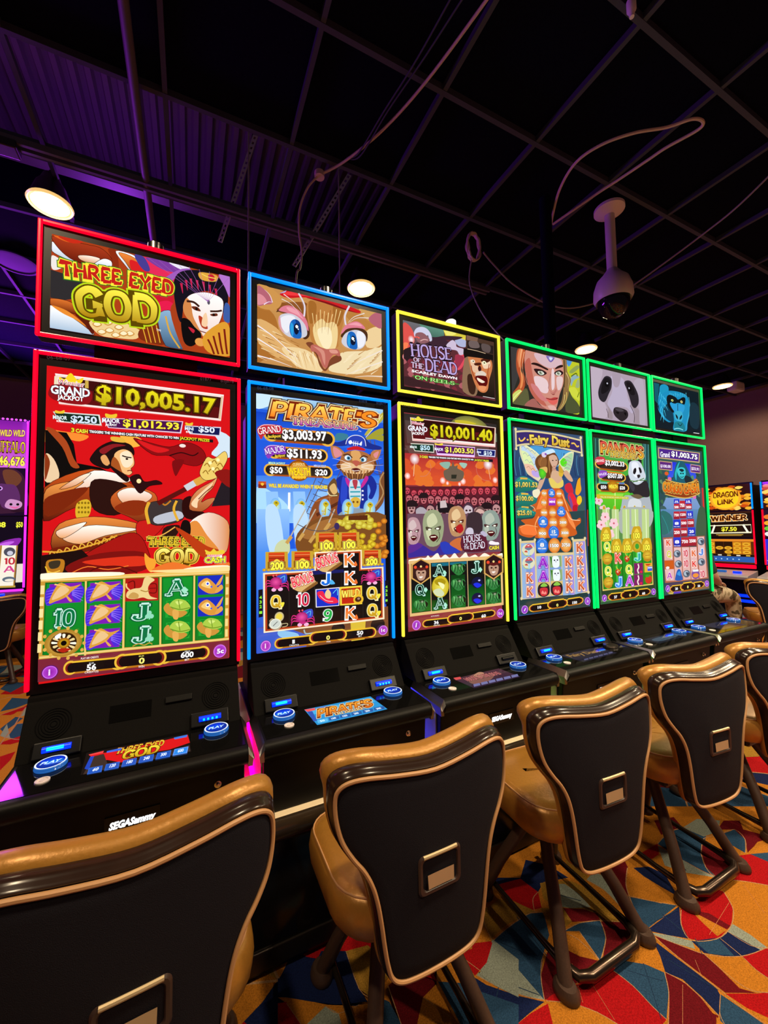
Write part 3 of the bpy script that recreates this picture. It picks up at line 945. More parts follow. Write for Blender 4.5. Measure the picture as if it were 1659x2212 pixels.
ART['deck0'] = '''
P 18100e 377,-483 355,-228 897,-256 914,-503
P d01418 378,-261 528,-293 894,-272 907,-386 797,-417 689,-402 556,-443 480,-375 416,-380
P 3a2a24 400,-293 450,-288 487,-417 560,-474 904,-418 909,-497 389,-484
T d8b030|6a1a08 511 -326 761 -343 67 c THREE EYED
T f0d83a>b88a10|4a2a04 552 -408 738 -418 89 c GOD
P 2040b0 383,-422 385,-289 404,-291 406,-445
P e04040 371,-257 444,-249 444,-275 379,-274
P 3a60d0 461,-263 536,-259 536,-291 463,-285
P 3a70d0 815,-272 891,-270 889,-301 821,-299
P 3060c0 408,-495 404,-426 468,-430 474,-502
P 2050b0 411,-489 408,-434 464,-437 468,-494
T dfeaff 426 -473 453 -475 33 b 60
P 3060c0 485,-498 483,-427 549,-431 552,-504
P 2050b0 488,-491 487,-435 545,-438 547,-496
T dfeaff 504 -475 532 -477 34 b 120
P 3060c0 564,-500 564,-428 632,-432 633,-506
P 2050b0 568,-493 569,-436 628,-440 628,-498
T dfeaff 585 -477 613 -479 34 b 180
P 3060c0 645,-502 648,-430 718,-434 717,-509
P 2050b0 650,-495 652,-438 714,-441 712,-500
T dfeaff 667 -479 697 -481 35 b 240
P 3060c0 729,-505 735,-431 807,-435 803,-511
P 2050b0 734,-497 739,-439 802,-443 798,-503
T dfeaff 753 -481 783 -483 35 b 300
P 6090e8 816,-507 824,-432 899,-436 892,-514
P 2a80d8 821,-499 828,-441 893,-444 887,-505
T dfeaff 841 -483 872 -485 36 b 600
'''
ART['top1'] = '''
P c08a4c 70,4236 1162,4236 1162,4870 70,4870
Q a86a2c 70,4687 199,4650 249,4503 300,4442 405,4427 283,4333 116,4260 70,4241
Q d8a868 70,4585 216,4548 300,4460 405,4418 458,4365 334,4289 182,4315 70,4414
Q e8cc98 266,4392 458,4410 575,4332 593,4243 404,4248 317,4313
Q e8d4a8 668,4311 775,4442 1016,4505 1162,4573 1161,4395 931,4279 687,4258
Q b47a3a 780,4868 1043,4862 1162,4752 1162,4573 1028,4566 1009,4698 858,4743
Q e6c894 1009,4679 1162,4752 1162,4592 1017,4535
Q 8a5020 216,4742 372,4797 479,4805 496,4681 477,4559 406,4661 250,4679
Q b87a3c 479,4824 646,4845 819,4839 788,4689 747,4549 737,4481 604,4438 522,4468 486,4606
Q a06428 488,4826 552,4823 542,4691 496,4645
Q a06428 703,4840 800,4835 759,4683 720,4694
Q e8cc90 523,4614 597,4704 644,4677 701,4699 739,4660 738,4547 708,4457 623,4450 549,4482
Q f2e2b8 559,4585 606,4632 672,4636 690,4537 660,4457 604,4465
M 9a602a 7 501,4765 523,4614
M e8c888 7 518,4735 535,4595
M 9a602a 7 536,4760 548,4577
M e8c888 7 553,4730 561,4559
M 9a602a 7 571,4755 574,4614
M e8c888 7 589,4781 587,4595
M 9a602a 7 606,4750 600,4577
M e8c888 7 624,4776 613,4632
M 9a602a 8 642,4745 626,4614
M e8c888 8 660,4771 639,4595
M 9a602a 8 678,4797 652,4576
M e8c888 8 696,4766 666,4632
M 9a602a 8 715,4792 679,4614
M e8c888 8 733,4818 692,4595
M 9a602a 8 751,4787 706,4651
M e8c888 8 770,4813 719,4632
M a06a34 8 70,4517 141,4498
M e8cfa0 8 110,4464 184,4445
M a06a34 8 154,4412 229,4391
M e8cfa0 8 198,4358 273,4338
M a06a34 8 242,4305 318,4283
M e8cfa0 8 288,4515 366,4495
M a06a34 8 333,4461 412,4441
M e8cfa0 8 100,4354 174,4333
M a06a34 8 144,4301 218,4280
M e8cfa0 8 188,4508 264,4489
M a06a34 8 232,4455 309,4435
M e8cfa0 8 277,4402 354,4381
M a06a34 8 322,4347 401,4326
M e8cfa0 8 91,4502 165,4483
M a06a34 8 134,4449 209,4429
M e8cfa0 8 178,4396 253,4376
M a06a34 8 222,4343 298,4322
M e8cfa0 8 267,4553 345,4534
M a06a34 8 313,4500 391,4480
M e8cfa0 8 81,4391 154,4371
M a06a34 8 124,4339 198,4318
M e8cfa0 8 167,4285 243,4264
M a06a34 8 212,4493 288,4474
M e8cfa0 8 257,4440 334,4420
M a06a34 8 302,4386 380,4365
M e8cfa0 7 71,4282 144,4260
M b88850 9 785,4443 854,4499
M f0deb8 9 836,4414 907,4470
M b88850 9 889,4384 960,4440
M f0deb8 9 941,4354 1014,4410
M b88850 9 995,4324 1068,4380
M f0deb8 9 1049,4293 1123,4349
M b88850 9 1108,4477 1162,4536
M f0deb8 9 814,4386 884,4441
M b88850 9 866,4356 937,4411
M f0deb8 9 919,4326 991,4381
M b88850 9 972,4295 1045,4351
M f0deb8 9 1029,4478 1103,4535
M b88850 9 1084,4448 1159,4505
M f0deb8 9 793,4357 862,4412
M b88850 9 844,4327 915,4382
M f0deb8 9 896,4297 968,4352
M b88850 9 949,4267 1022,4322
M f0deb8 9 1006,4448 1080,4506
M b88850 9 1061,4418 1135,4476
M f0deb8 9 1116,4388 1162,4445
M b88850 9 822,4299 892,4354
M f0deb8 9 874,4269 945,4323
M b88850 9 930,4449 1002,4506
M f0deb8 9 983,4419 1056,4476
M b88850 9 1037,4389 1111,4446
M f0deb8 9 1092,4358 1162,4415
M c89a60 7 334,4378 369,4295
M f2e4c0 7 361,4368 396,4274
M c89a60 7 388,4358 423,4253
M f2e4c0 7 416,4347 450,4236
M c89a60 7 443,4391 479,4291
M f2e4c0 7 471,4381 506,4270
M c89a60 7 499,4371 534,4248
M f2e4c0 7 527,4360 563,4308
M c89a60 7 556,4405 592,4287
M f2e4c0 7 351,4352 385,4236
M c89a60 7 378,4341 413,4285
M f2e4c0 7 405,4385 440,4264
M c89a60 7 433,4375 467,4242
M f2e4c0 7 460,4365 496,4302
M c89a60 7 488,4354 524,4281
M f2e4c0 7 516,4398 552,4259
M c89a60 7 545,4388 581,4320
M f2e4c0 7 340,4336 375,4258
Q c8904c 70,4861 141,4870 233,4826 259,4752 199,4685 70,4689
Q b06070 70,4848 125,4834 174,4776 183,4734 133,4713 70,4697
Q d88a94 70,4783 116,4779 141,4733 70,4698
M e8d8f0 8 120,4710 158,4741 187,4742
M e8d8f0 7 187,4744 166,4800 125,4834
Q c89858 940,4867 1043,4870 1162,4870 1162,4752 1073,4771 1000,4794
Q b06070 1031,4791 1095,4864 1162,4870 1162,4742 1104,4738
Q c81820 246,4825 285,4866 337,4870 553,4870 800,4870 950,4850 929,4824 829,4832 646,4855 461,4851 319,4812
Q e8383c 268,4835 337,4870 516,4870 461,4865 337,4838
Q 7a0c14 461,4851 646,4857 829,4834 929,4824 799,4825 627,4841
Q a0b0d8 246,4834 298,4870 285,4850
Q 4a2a16 216,4671 267,4719 389,4693 477,4622 490,4534 449,4490 405,4535 336,4663 250,4679
Q 4a2a16 767,4591 827,4669 917,4698 1014,4670 1007,4581 957,4649 856,4647 787,4576
Q d8788c 237,4694 276,4734 336,4749 415,4717 469,4648 481,4569 450,4598 380,4664 301,4682 246,4685
Q e89aa8 302,4731 371,4725 442,4660 389,4684 319,4704
Q d8788c 767,4609 807,4684 898,4742 958,4736 997,4696 917,4688 827,4660 782,4612
Q e89aa8 837,4700 918,4737 968,4714 887,4706
Q c8c8d4 234,4614 258,4659 319,4682 388,4671 450,4617 470,4548 450,4510 387,4488 309,4488 249,4538
Q e4e4ec 250,4626 319,4668 371,4653 335,4574 301,4513 258,4557
Q d898a0 234,4614 246,4643 258,4557 283,4510 245,4546
Q c8c8d4 772,4544 812,4619 897,4665 967,4660 1003,4619 991,4549 945,4502 864,4486 795,4502
Q e6e6ee 917,4650 978,4653 995,4598 976,4536 925,4517
Q 1a62b8 322,4571 336,4619 366,4643 402,4633 419,4583 418,4497 361,4485 331,4510
Q 2a9ad8 327,4563 340,4611 357,4570 352,4506 344,4495
Q 123a80 371,4640 406,4629 419,4583 416,4537 388,4585
Q 0c1430 357,4570 371,4608 397,4600 398,4542 379,4516 363,4531
E fff 383 4584 12 14
E d8f0ff 395 4565 6 6
Q 1a62b8 821,4573 836,4624 866,4644 901,4627 917,4564 914,4496 854,4489 823,4517
Q 2a9ad8 826,4564 841,4615 855,4570 845,4502 830,4523
Q 0c1430 855,4570 874,4607 901,4594 900,4541 875,4522 857,4537
E fff 877 4582 13 14
E d8f0ff 889 4564 6 6
Q 7a4028 458,4455 512,4475 548,4418 575,4332 621,4266 659,4346 698,4390 755,4410 765,4365 668,4302 621,4248 575,4286 539,4380
Q b86458 499,4445 540,4462 623,4441 727,4461 756,4429 750,4400 698,4404 664,4356 640,4288 619,4275 593,4298 571,4358 539,4398 503,4400
Q d08a7a 521,4445 613,4421 621,4303 603,4336 585,4397 549,4427
Q d89484 660,4439 722,4450 736,4425 679,4414
M ece4e8 11 70,4528 199,4457 317,4366 391,4313
M ece4e8 11 70,4421 198,4361 334,4298 417,4250
M ece4e8 11 70,4284 198,4270 342,4239
M e8dcd0 11 1162,4528 984,4422 827,4310
M e8dcd0 11 1162,4424 952,4321 802,4244
M e8dcd0 11 1159,4286 1013,4268 891,4240
C d8d0dc 14 399,4870 434,4813 450,4762 444,4683
C d8d0dc 16 848,4870 814,4800 803,4750 812,4690
M e0d4d0 8 259,4788 336,4762 406,4697
M e0d4d0 8 276,4832 371,4779 424,4719
M e0d4d0 9 991,4835 888,4778 832,4713
M e0d4d0 9 1031,4801 918,4775 847,4721
'''
ART['main1'] = '''
P 2058d8 62,1978 1165,1978 1165,3988 62,3988
P a8d0e8>4080d8 62,3985 1165,3987 1165,3863 62,3865
Q c8e4f0 62,3984 269,3986 174,3904 62,3865
P 1040c0>2868e0 62,3842 1165,3826 1165,3606 62,3619
P 2a70e0>90c4f4 62,3336 1165,3388 1162,2961 62,2967
Q a8d8f8 65,3243 195,3199 313,3082 218,2970 65,2970
P 90c0f4 133,3213 226,3216 249,2966 148,2966
P 90c0f4 346,3220 444,3223 467,2964 360,2965
P 90c0f4 545,3226 649,3229 672,2963 560,2964
L 5a4a4a 6 644,3585 377,2965
L 5a4a4a 6 720,3316 475,2964
L 5a4a4a 6 758,3421 543,2964
L 5a4a4a 6 606,3345 443,3026
L 5a4a4a 7 1073,3699 1153,3252
L 5a4a4a 7 1033,3695 1135,3333
C 4a4048 5 554,3309 623,3283 720,3278
C 4a4048 5 532,3257 605,3230 706,3224
C 4a4048 5 511,3205 587,3177 692,3171
C 4a4048 5 489,3153 570,3125 678,3118
C 4a4048 5 468,3101 552,3073 665,3066
C 4a4048 5 447,3050 535,3022 651,3014
C 4a4048 5 1041,3597 1100,3565 1160,3579
C 4a4048 5 1040,3512 1098,3480 1158,3492
C 4a4048 5 1039,3427 1097,3394 1156,3406
C 4a4048 5 1037,3342 1095,3309 1155,3320
Q 7a4a2a 1115,3341 1162,3424 1165,3208 1131,3117 1032,3028 1013,3045 1102,3161
C b08a5a 13 1162,3415 1120,3332 1153,3225 1072,3107
Q 8a4a24 527,3142 666,3204 764,3198 770,2963 492,2964
P 5a2a16 535,3043 755,3163 763,3138 543,3018
L b06a34 8 531,3142 764,3215
L b06a34 7 648,3203 672,2963
Q 3a7a90 725,3729 816,3729 816,3685 707,3667
Q 2a7088 1103,3747 1163,3743 1162,3697
Q a09a30 985,3700 1074,3780 1159,3816 1163,3761 1073,3735 1163,3752 1157,3697 1073,3708
Q b8ac40 1075,3862 1162,3963 1164,3899 1074,3807 995,3737 986,3754
C e8e0a0 6 990,3718 1075,3816 1156,3935
Q 6a3a1c 675,3622 724,3608 777,3543 713,3453 766,3404 894,3341 1028,3382 1088,3474 1070,3563 1130,3622 1081,3600 983,3557 814,3563 742,3610
Q b87848 670,3621 724,3613 787,3570 768,3542 696,3512 670,3570
Q d88a90 688,3605 742,3588 768,3551 705,3521
Q b87848 1041,3588 1135,3627 1109,3539 1050,3508
Q d88a90 1061,3572 1115,3603 1089,3538
Q a8683c 750,3507 796,3570 898,3595 1002,3576 1060,3518 1068,3455 1029,3417 895,3393 767,3413
Q e0b888 758,3464 831,3486 906,3464 1001,3487 1059,3473 1038,3418 905,3389 776,3404
Q d8a060 851,3583 926,3589 944,3510 896,3481 860,3505
Q 6a3c20 757,3404 830,3381 895,3384 990,3393 1039,3427 999,3363 923,3342 894,3332 830,3346
M 8a5a30 16 767,3413 802,3332
M c89058 16 796,3414 822,3333
M 8a5a30 16 825,3416 842,3334
M c89058 16 855,3417 863,3335
M 8a5a30 16 884,3419 883,3336
M c89058 16 914,3420 904,3337
M 8a5a30 16 945,3422 924,3337
M c89058 17 975,3424 945,3338
M 8a5a30 17 1006,3425 966,3339
Q 7a8a98 786,3526 814,3550 851,3531 841,3504 804,3501
Q 7a8a98 935,3523 964,3543 997,3531 987,3500 949,3497
E e8f0f4 818 3524 28 21
E e8f0f4 963 3519 27 20
E 3a80a8 825 3522 17 16
E 3a80a8 956 3516 17 16
E 101820 826 3522 8 8
E 101820 956 3515 9 8
C 3a1c10 9 777,3543 823,3555 860,3527
C 3a1c10 9 930,3523 964,3551 1007,3541
Q b85a48 859,3496 897,3507 930,3492 906,3459 887,3458
Q 5a1a18 849,3426 896,3441 933,3426 895,3402
C f4e8e0 5 858,3422 877,3414 924,3421
M f4ece4 5 841,3469 759,3498 678,3510
M f4ece4 5 840,3456 749,3463 682,3451
M f4ece4 5 849,3448 758,3429 695,3409
M f4ece4 5 943,3470 1040,3507 1139,3541
M f4ece4 5 943,3457 1039,3472 1158,3478
M f4ece4 5 943,3448 1039,3436 1137,3423
Q 1c2c88 653,3658 724,3651 806,3685 853,3719 928,3731 985,3709 1033,3668 1136,3645 1125,3617 1022,3614 946,3626 852,3636 760,3620 670,3621
Q 2a40b0 816,3685 872,3717 938,3723 980,3695 979,3633 889,3626 815,3633
C e8e8f0 6 801,3640 816,3685 862,3720 928,3726 976,3699 989,3638
Q c81c24 815,3607 899,3631 974,3614 974,3597 889,3599 824,3590
C f0f4fa 8 834,3656 880,3656 927,3651
Q f0f4fa 825,3664 848,3679 862,3659 838,3643
L f0f4fa 5 876,3677 871,3633
L f0f4fa 5 895,3676 889,3632
L f0f4fa 5 913,3674 908,3635
Q f0f4fa 927,3651 951,3679 946,3639
Q 1a2a90 757,3369 820,3337 837,3243 827,3113 807,3027 717,3044 737,3214 720,3265 703,3315
Q 1a2a90 1028,3382 1076,3330 1085,3268 1044,3178 1006,3186 1026,3248 998,3292 994,3027 927,3027 931,3272 970,3335
Q 2a44c0 766,3352 802,3319 809,3199 772,3112 746,3163
Q c02a90 793,3354 829,3329 847,3278 833,3260 802,3302
Q c02a90 980,3371 1008,3354 960,3282 931,3272
Q c8d8e0 834,3321 922,3324 929,3149 836,3148
L 3aa0b0 13 836,3269 931,3274
L 3aa0b0 13 835,3230 930,3234
L 3aa0b0 13 835,3191 930,3195
Q b03a48 857,3330 904,3332 893,3262 875,3261
Q d8b040 841,3165 883,3188 925,3167 919,3114 882,3096 845,3118
E 7a4a10 864 3144 10 10
E 7a4a10 901 3144 10 10
E e8e8f4 951 3242 9 9
E e8e8f4 951 3205 9 9
E e8e8f4 950 3168 9 9
Q 8a9aa8 726,3035 826,3087 994,3080 1051,3028 1040,2961 716,2963
Q 6a4a2a 632,3262 685,3340 712,3316 720,3239 732,3197 666,3187
Q d8b070 649,3262 694,3298 719,3231 684,3204
C e8d8a0 7 631,3228 657,3195 719,3197
T ffd85a>f07818|7a2408|e8d098|3a302c 158 3811 883 3826 121 ki PIRATE
T f08a20|7a2408|e8d098 875 3810 1079 3817 124 ki 'S
T f8c040>b838c0|4a1050|f0d8a0 332 3768 905 3777 59 s TREASURE
T fff 919 3761 943 3759 11 r TM
L e8902a>a04410 119 173,3670 636,3670
E e8b040 636 3670 66 64
E e8b040 173 3670 58 60
L 1c1414>3a2c20 85 173,3670 636,3670
E 241a16 636 3670 47 46
E 241a16 173 3670 42 43
L e8902a>a04410 103 196,3527 582,3525
E e8b040 582 3525 56 55
E e8b040 196 3527 51 52
L 1c1414>3a2c20 74 196,3527 582,3525
E 241a16 582 3525 41 40
E 241a16 196 3527 37 38
L e8902a>a04410 98 165,3385 624,3388
E e8b040 624 3388 55 53
E e8b040 165 3385 48 50
L 1c1414>3a2c20 71 165,3385 624,3388
E 241a16 624 3388 39 38
E 241a16 165 3385 35 36
T fff|3a2c28 261 3641 631 3656 77 b $3,003.97
T fff|3a2c28 297 3495 586 3499 72 b $511.93
T fff|3a2c28 163 3361 262 3362 49 b $50
T fff|3a2c28 527 3362 633 3363 48 b $20
Q c02a38 66,3699 119,3741 244,3745 260,3714 248,3677 134,3666 100,3623 85,3638
C f8d0d0 5 70,3696 119,3737 244,3741
T fff0f0|a01828 77 3657 252 3697 49 s GRAND
T e8c83a|5a3a08 140 3635 251 3651 24 bi Jackpot
Q 8a3ab8 120,3545 165,3581 275,3581 287,3542 283,3517 196,3507 149,3472
C e0c8f0 5 123,3541 165,3577 275,3577
T f4e8ff|5a1a8a 130 3502 283 3541 46 s MAJOR
T e8c83a|5a3a08 196 3487 283 3497 21 bi Jackpot
T c8f0d8|18703a 153 3430 282 3431 18 b MINOR JACKPOT
T c8d8f4|203a98 517 3429 620 3430 17 b MINI JACKPOT
E c87818@8a4a08 391 3389 90 86
E f0b030@d07810 391 3389 76 72
T fff0a0|a05008 343 3427 441 3433 21 s CURIOUS
T f8d020|8a4408|f8e080 302 3349 487 3358 61 h WEALTH
E f0c030 346 3334 13 13
E f0c030 369 3335 13 13
E f0c030 392 3336 13 13
E f0c030 415 3337 13 13
E f0c030 438 3338 13 13
P c85020 75,3290 134,3291 135,3237 74,3237
P 8a2a10 74,3267 135,3267 135,3237 74,3237
Q f0c040 92,3271 105,3279 118,3271 105,3256
T f4e04a|8a4a10 153 3247 630 3249 28 h WILL BE AWARDED WHEN IT REACHES
L fff 18 313,3209 311,3059
E d8f0a0@70b0f0 204 3088 45 75
Q c8b020 189,3124 210,3144 234,3122 210,3098
Q 6a5a10 201,3123 212,3131 221,3120
L c8b020 9 210,3100 204,3035
L c8b020 9 207,3063 178,3068
L c8b020 9 205,3043 181,3047
E d8f0a0@70b0f0 407 3087 48 77
Q c8b020 391,3123 414,3144 439,3121 414,3097
Q 6a5a10 404,3123 416,3131 426,3120
L c8b020 10 414,3099 407,3031
L c8b020 9 411,3061 380,3066
L c8b020 9 409,3040 383,3044
E d8f0a0@70b0f0 607 3085 50 79
Q c8b020 590,3122 615,3144 641,3120 614,3095
Q 6a5a10 604,3122 616,3130 627,3119
L c8b020 10 614,3097 607,3028
L c8b020 9 610,3058 578,3064
L c8b020 9 608,3036 581,3041
E d8f0a0@70b0f0 808 3085 53 82
Q c8b020 790,3124 816,3146 843,3122 815,3096
Q 6a5a10 805,3123 818,3132 828,3120
L c8b020 11 815,3098 807,3027
L c8b020 10 811,3058 777,3063
L c8b020 10 809,3035 780,3040
E d8f0a0@70b0f0 1008 3082 56 84
Q c8b020 989,3121 1017,3144 1045,3120 1016,3093
Q 6a5a10 1005,3121 1018,3130 1030,3118
L c8b020 11 1016,3095 1007,3022
L c8b020 10 1011,3054 975,3060
L c8b020 10 1009,3031 978,3036
T 2c3858 68 4010 193 4022 26 r 06-68-08
T 2c3858 925 4020 1000 4023 25 r 01878
T 2c3858 1093 4023 1183 4028 26 r BSJ879
P 90c0f8>4a8ae8 62,3074 313,3077 311,2725 62,2734
P 4a90f0>1030c0 62,2750 490,2767 500,1978 62,1983
Q b8d8f8 129,3075 222,3076 268,2734 159,2738
Q b8d8f8 345,3077 443,3078 490,2726 375,2730
Q c8d0a0 201,2729 209,2799 264,2837 311,2812 303,2725
Q 7a4a20 376,2883 526,2996 735,3030 1165,3031 1162,2657 490,2685 375,2738
Q a06a34 409,2874 543,2971 717,3004 689,2912 491,2832
L b8b0a0 10 443,3078 295,2813
L c89a50 27 328,2860 288,2805
L b8b0a0 10 527,3079 392,2834
L c89a50 28 425,2882 384,2826
L b8b0a0 10 604,3079 483,2816
L c89a50 28 516,2864 474,2808
L b8b0a0 10 691,3080 611,2912
L c89a50 29 646,2962 602,2904
C 4a4a50 6 376,2956 492,2906 619,2904 716,2953
C 4a4a50 5 630,3080 717,3030 834,3021
E f0d83a@b08a10 907 2750 28 23
E f0d83a@b08a10 1019 2681 29 24
E f0d83a@b08a10 983 2689 28 23
E f0a030@b05a10 1121 2773 29 24
E f0a030@b05a10 1095 2949 29 24
E f0d83a@b08a10 857 2805 28 23
E f0d83a@b08a10 691 2703 26 23
E f0d83a@b08a10 1004 2935 29 24
E f0d83a@b08a10 1025 2941 29 24
E f0d83a@b08a10 525 2723 25 22
E f0a030@b05a10 1146 2699 30 24
E f0d83a@b08a10 697 2688 26 23
E f0d83a@b08a10 854 2772 28 23
E f0d83a@b08a10 645 2697 26 22
E f0d83a@b08a10 950 2676 28 23
E f0a030@b05a10 1089 2889 29 24
E f0d83a@b08a10 705 2799 27 23
E f0d83a@b08a10 526 2781 25 22
E f0d83a@b08a10 1037 2830 29 24
E f0d83a@b08a10 714 2837 27 23
E f0a030@b05a10 1146 2979 30 24
E f0d83a@b08a10 990 2714 28 23
E f0d83a@b08a10 534 2748 25 22
E f0d83a@b08a10 745 2806 27 23
E f0d83a@b08a10 631 2693 26 22
E f0d83a@b08a10 641 2754 26 22
E f0a030@b05a10 1109 2678 29 24
E f0d83a@b08a10 844 2741 27 23
E f0d83a@b08a10 588 2758 26 22
E f0d83a@b08a10 1021 2708 29 24
E f0d83a@b08a10 545 2699 25 22
E f0d83a@b08a10 899 2694 28 23
E f0d83a@b08a10 728 2699 27 23
E f0d83a@b08a10 859 2888 28 23
E f0d83a@b08a10 949 2667 28 23
E f0a030@b05a10 1151 2810 30 24
E f0d83a@b08a10 888 2724 28 23
E f0d83a@b08a10 802 2854 27 23
E f0d83a@b08a10 556 2708 25 22
E f0d83a@b08a10 1052 2944 29 24
E f0d83a@b08a10 977 2681 28 23
E f0d83a@b08a10 912 2735 28 23
E f0d83a@b08a10 612 2728 26 22
E f0d83a@b08a10 702 2846 27 23
E f0a030@b05a10 1158 2705 30 24
E f0a030@b05a10 1144 2837 30 24
E f0d83a@b08a10 821 2756 27 23
E f0d83a@b08a10 750 2678 27 23
E f0a030@b05a10 1132 2780 30 24
E f0d83a@b08a10 830 2880 27 23
E f0d83a@b08a10 1011 2706 29 24
E f0d83a@b08a10 742 2741 27 23
E f0d83a@b08a10 1007 2762 29 24
E f0d83a@b08a10 934 2743 28 23
E f0d83a@b08a10 743 2767 27 23
E f0d83a@b08a10 693 2836 26 23
E f0d83a@b08a10 1004 2763 29 24
E f0d83a@b08a10 699 2693 26 23
E f0d83a@b08a10 925 2801 28 23
E f0d83a@b08a10 674 2779 26 23
E f0d83a@b08a10 805 2729 27 23
E f0d83a@b08a10 923 2731 28 23
E f0d83a@b08a10 734 2786 27 23
E f0d83a@b08a10 982 2720 28 23
E f0d83a@b08a10 734 2724 27 23
E f0a030@b05a10 1071 2762 29 24
E f0a030@b05a10 1141 2672 30 24
E f0d83a@b08a10 841 2819 27 23
E f0d83a@b08a10 622 2730 26 22
E f0a030@b05a10 1117 2830 29 24
E f0d83a@b08a10 952 2755 28 23
E f0d83a@b08a10 980 2931 29 24
E f0d83a@b08a10 1011 2798 29 24
E f0d83a@b08a10 936 2852 28 23
E f0d83a@b08a10 908 2739 28 23
E f0d83a@b08a10 916 2756 28 23
E f0d83a@b08a10 792 2782 27 23
E f0d83a@b08a10 655 2775 26 23
E f0d83a@b08a10 808 2867 27 23
E f0d83a@b08a10 901 2798 28 23
E f0d83a@b08a10 665 2708 26 22
E f0d83a@b08a10 592 2732 26 22
E f0d83a@b08a10 859 2879 28 23
E f0d83a@b08a10 879 2682 28 23
E f0d83a@b08a10 1038 2850 29 24
E f0d83a@b08a10 1033 2778 29 24
E f0d83a@b08a10 891 2807 28 23
E e8e060@b8a020 998 2928 32 26
E e8e060@b8a020 897 2982 32 26
E e8e060@b8a020 981 3013 32 26
E e8e060@b8a020 755 2965 31 25
E e8e060@b8a020 900 3001 32 26
E e8e060@b8a020 903 2936 32 26
E e8e060@b8a020 831 2976 31 26
E e8e060@b8a020 789 2988 31 26
E e8e060@b8a020 1004 2980 33 26
E e8e060@b8a020 1000 2933 32 26
E e8e060@b8a020 894 2990 32 26
E e8e060@b8a020 1006 2969 33 26
E e8e060@b8a020 842 2985 31 26
E e8e060@b8a020 1007 2970 33 26
E e8e060@b8a020 805 2972 31 26
E e8e060@b8a020 759 2960 31 26
E e8e060@b8a020 850 2988 31 26
E e8e060@b8a020 947 2941 32 26
E e8e060@b8a020 729 2968 30 25
E e8e060@b8a020 801 2933 31 26
E e8e060@b8a020 948 2992 32 26
E e8e060@b8a020 800 3000 31 26
E e8e060@b8a020 1009 2987 33 26
E e8e060@b8a020 897 2972 32 26
E e8e060@b8a020 908 2961 32 26
E e8e060@b8a020 937 3003 32 26
P 5a2a10 807,3021 984,3031 983,2987 807,2987
E 3a2a5a 703 2937 23 29
P 7a4a2a 62,2172 1165,2233 1165,1978 62,1984
P 3a5ac8 62,2172 261,2163 485,2057 435,1985 62,1984
Q 8ac0e8 230,2136 371,2095 355,2043 230,2090
P d8b838 814,2133 951,2134 939,1978 820,1978
E 1c1418 706 2099 58 41
E 1c1418 1064 2088 67 52
C 9ab0b8 11 420,2121 436,2087 502,2087
P c8a030 125,2744 295,2741 298,2602 124,2606
P d84818>b02c10 148,2737 270,2735 270,2666 148,2668
L f0a060 4 152,2715 268,2712
L 5a1a08 4 152,2694 268,2691
P 8a5a10 142,2668 277,2665 277,2611 141,2613
Q f0d040 179,2661 210,2686 242,2660 210,2641
E e8c040@a87810 116 2607 15 12
E e8c040@a87810 147 2606 15 12
E e8c040@a87810 177 2606 15 12
E e8c040@a87810 208 2606 16 12
E e8c040@a87810 240 2606 16 12
E e8c040@a87810 271 2606 16 12
E e8c040@a87810 303 2606 16 12
T fff04a|5a3a08|e8d080 162 2607 263 2606 58 h 200
P c8a030 324,2743 498,2739 501,2600 323,2605
P d84818>b02c10 348,2735 473,2733 472,2664 348,2666
L f0a060 4 352,2713 471,2711
L 5a1a08 4 351,2692 471,2690
P 8a5a10 341,2666 480,2664 479,2610 341,2612
Q f0d040 379,2659 411,2684 443,2659 411,2639
E e8c040@a87810 314 2605 16 12
E e8c040@a87810 346 2605 16 12
E e8c040@a87810 377 2605 16 12
E e8c040@a87810 409 2605 16 12
E e8c040@a87810 441 2605 16 12
E e8c040@a87810 474 2605 16 12
E e8c040@a87810 506 2605 16 12
T fff04a|5a3a08|e8d080 361 2605 465 2605 57 h 100
P c8a030 521,2886 703,2886 705,2745 520,2746
P d84818>b02c10 547,2879 677,2880 676,2809 546,2809
L f0a060 4 550,2857 675,2857
L 5a1a08 4 550,2835 674,2835
P 8a5a10 539,2809 683,2809 683,2754 538,2753
Q f0d040 579,2803 612,2828 646,2804 612,2783
E e8c040@a87810 511 2746 16 12
E e8c040@a87810 544 2747 16 12
E e8c040@a87810 577 2747 17 12
E e8c040@a87810 610 2748 17 12
E e8c040@a87810 643 2748 17 13
E e8c040@a87810 677 2749 17 13
E e8c040@a87810 711 2750 17 13
T fff04a|5a3a08|e8d080 560 2747 668 2749 58 h 100
P c8a030 719,2886 901,2886 903,2748 717,2749
P d84818>b02c10 744,2879 875,2880 874,2811 743,2810
L f0a060 4 748,2857 872,2857
L 5a1a08 4 747,2836 872,2836
P 8a5a10 736,2810 881,2811 880,2757 735,2756
Q f0d040 776,2804 810,2830 843,2805 809,2785
E e8c040@a87810 708 2749 16 12
E e8c040@a87810 741 2750 16 12
E e8c040@a87810 774 2750 17 12
E e8c040@a87810 807 2751 17 12
E e8c040@a87810 841 2752 17 12
E e8c040@a87810 875 2752 17 12
E e8c040@a87810 909 2753 17 12
T fff04a|5a3a08|e8d080 757 2750 865 2752 57 h 100
P c8a030 921,2734 1103,2730 1104,2596 919,2601
P d84818>b02c10 946,2727 1076,2725 1075,2658 945,2660
L f0a060 5 949,2705 1074,2703
L 5a1a08 5 949,2685 1074,2683
P 8a5a10 938,2660 1083,2658 1082,2605 937,2607
Q f0d040 978,2653 1012,2677 1045,2653 1011,2634
E e8c040@a87810 910 2601 16 12
E e8c040@a87810 942 2601 16 12
E e8c040@a87810 975 2601 17 12
E e8c040@a87810 1009 2601 17 12
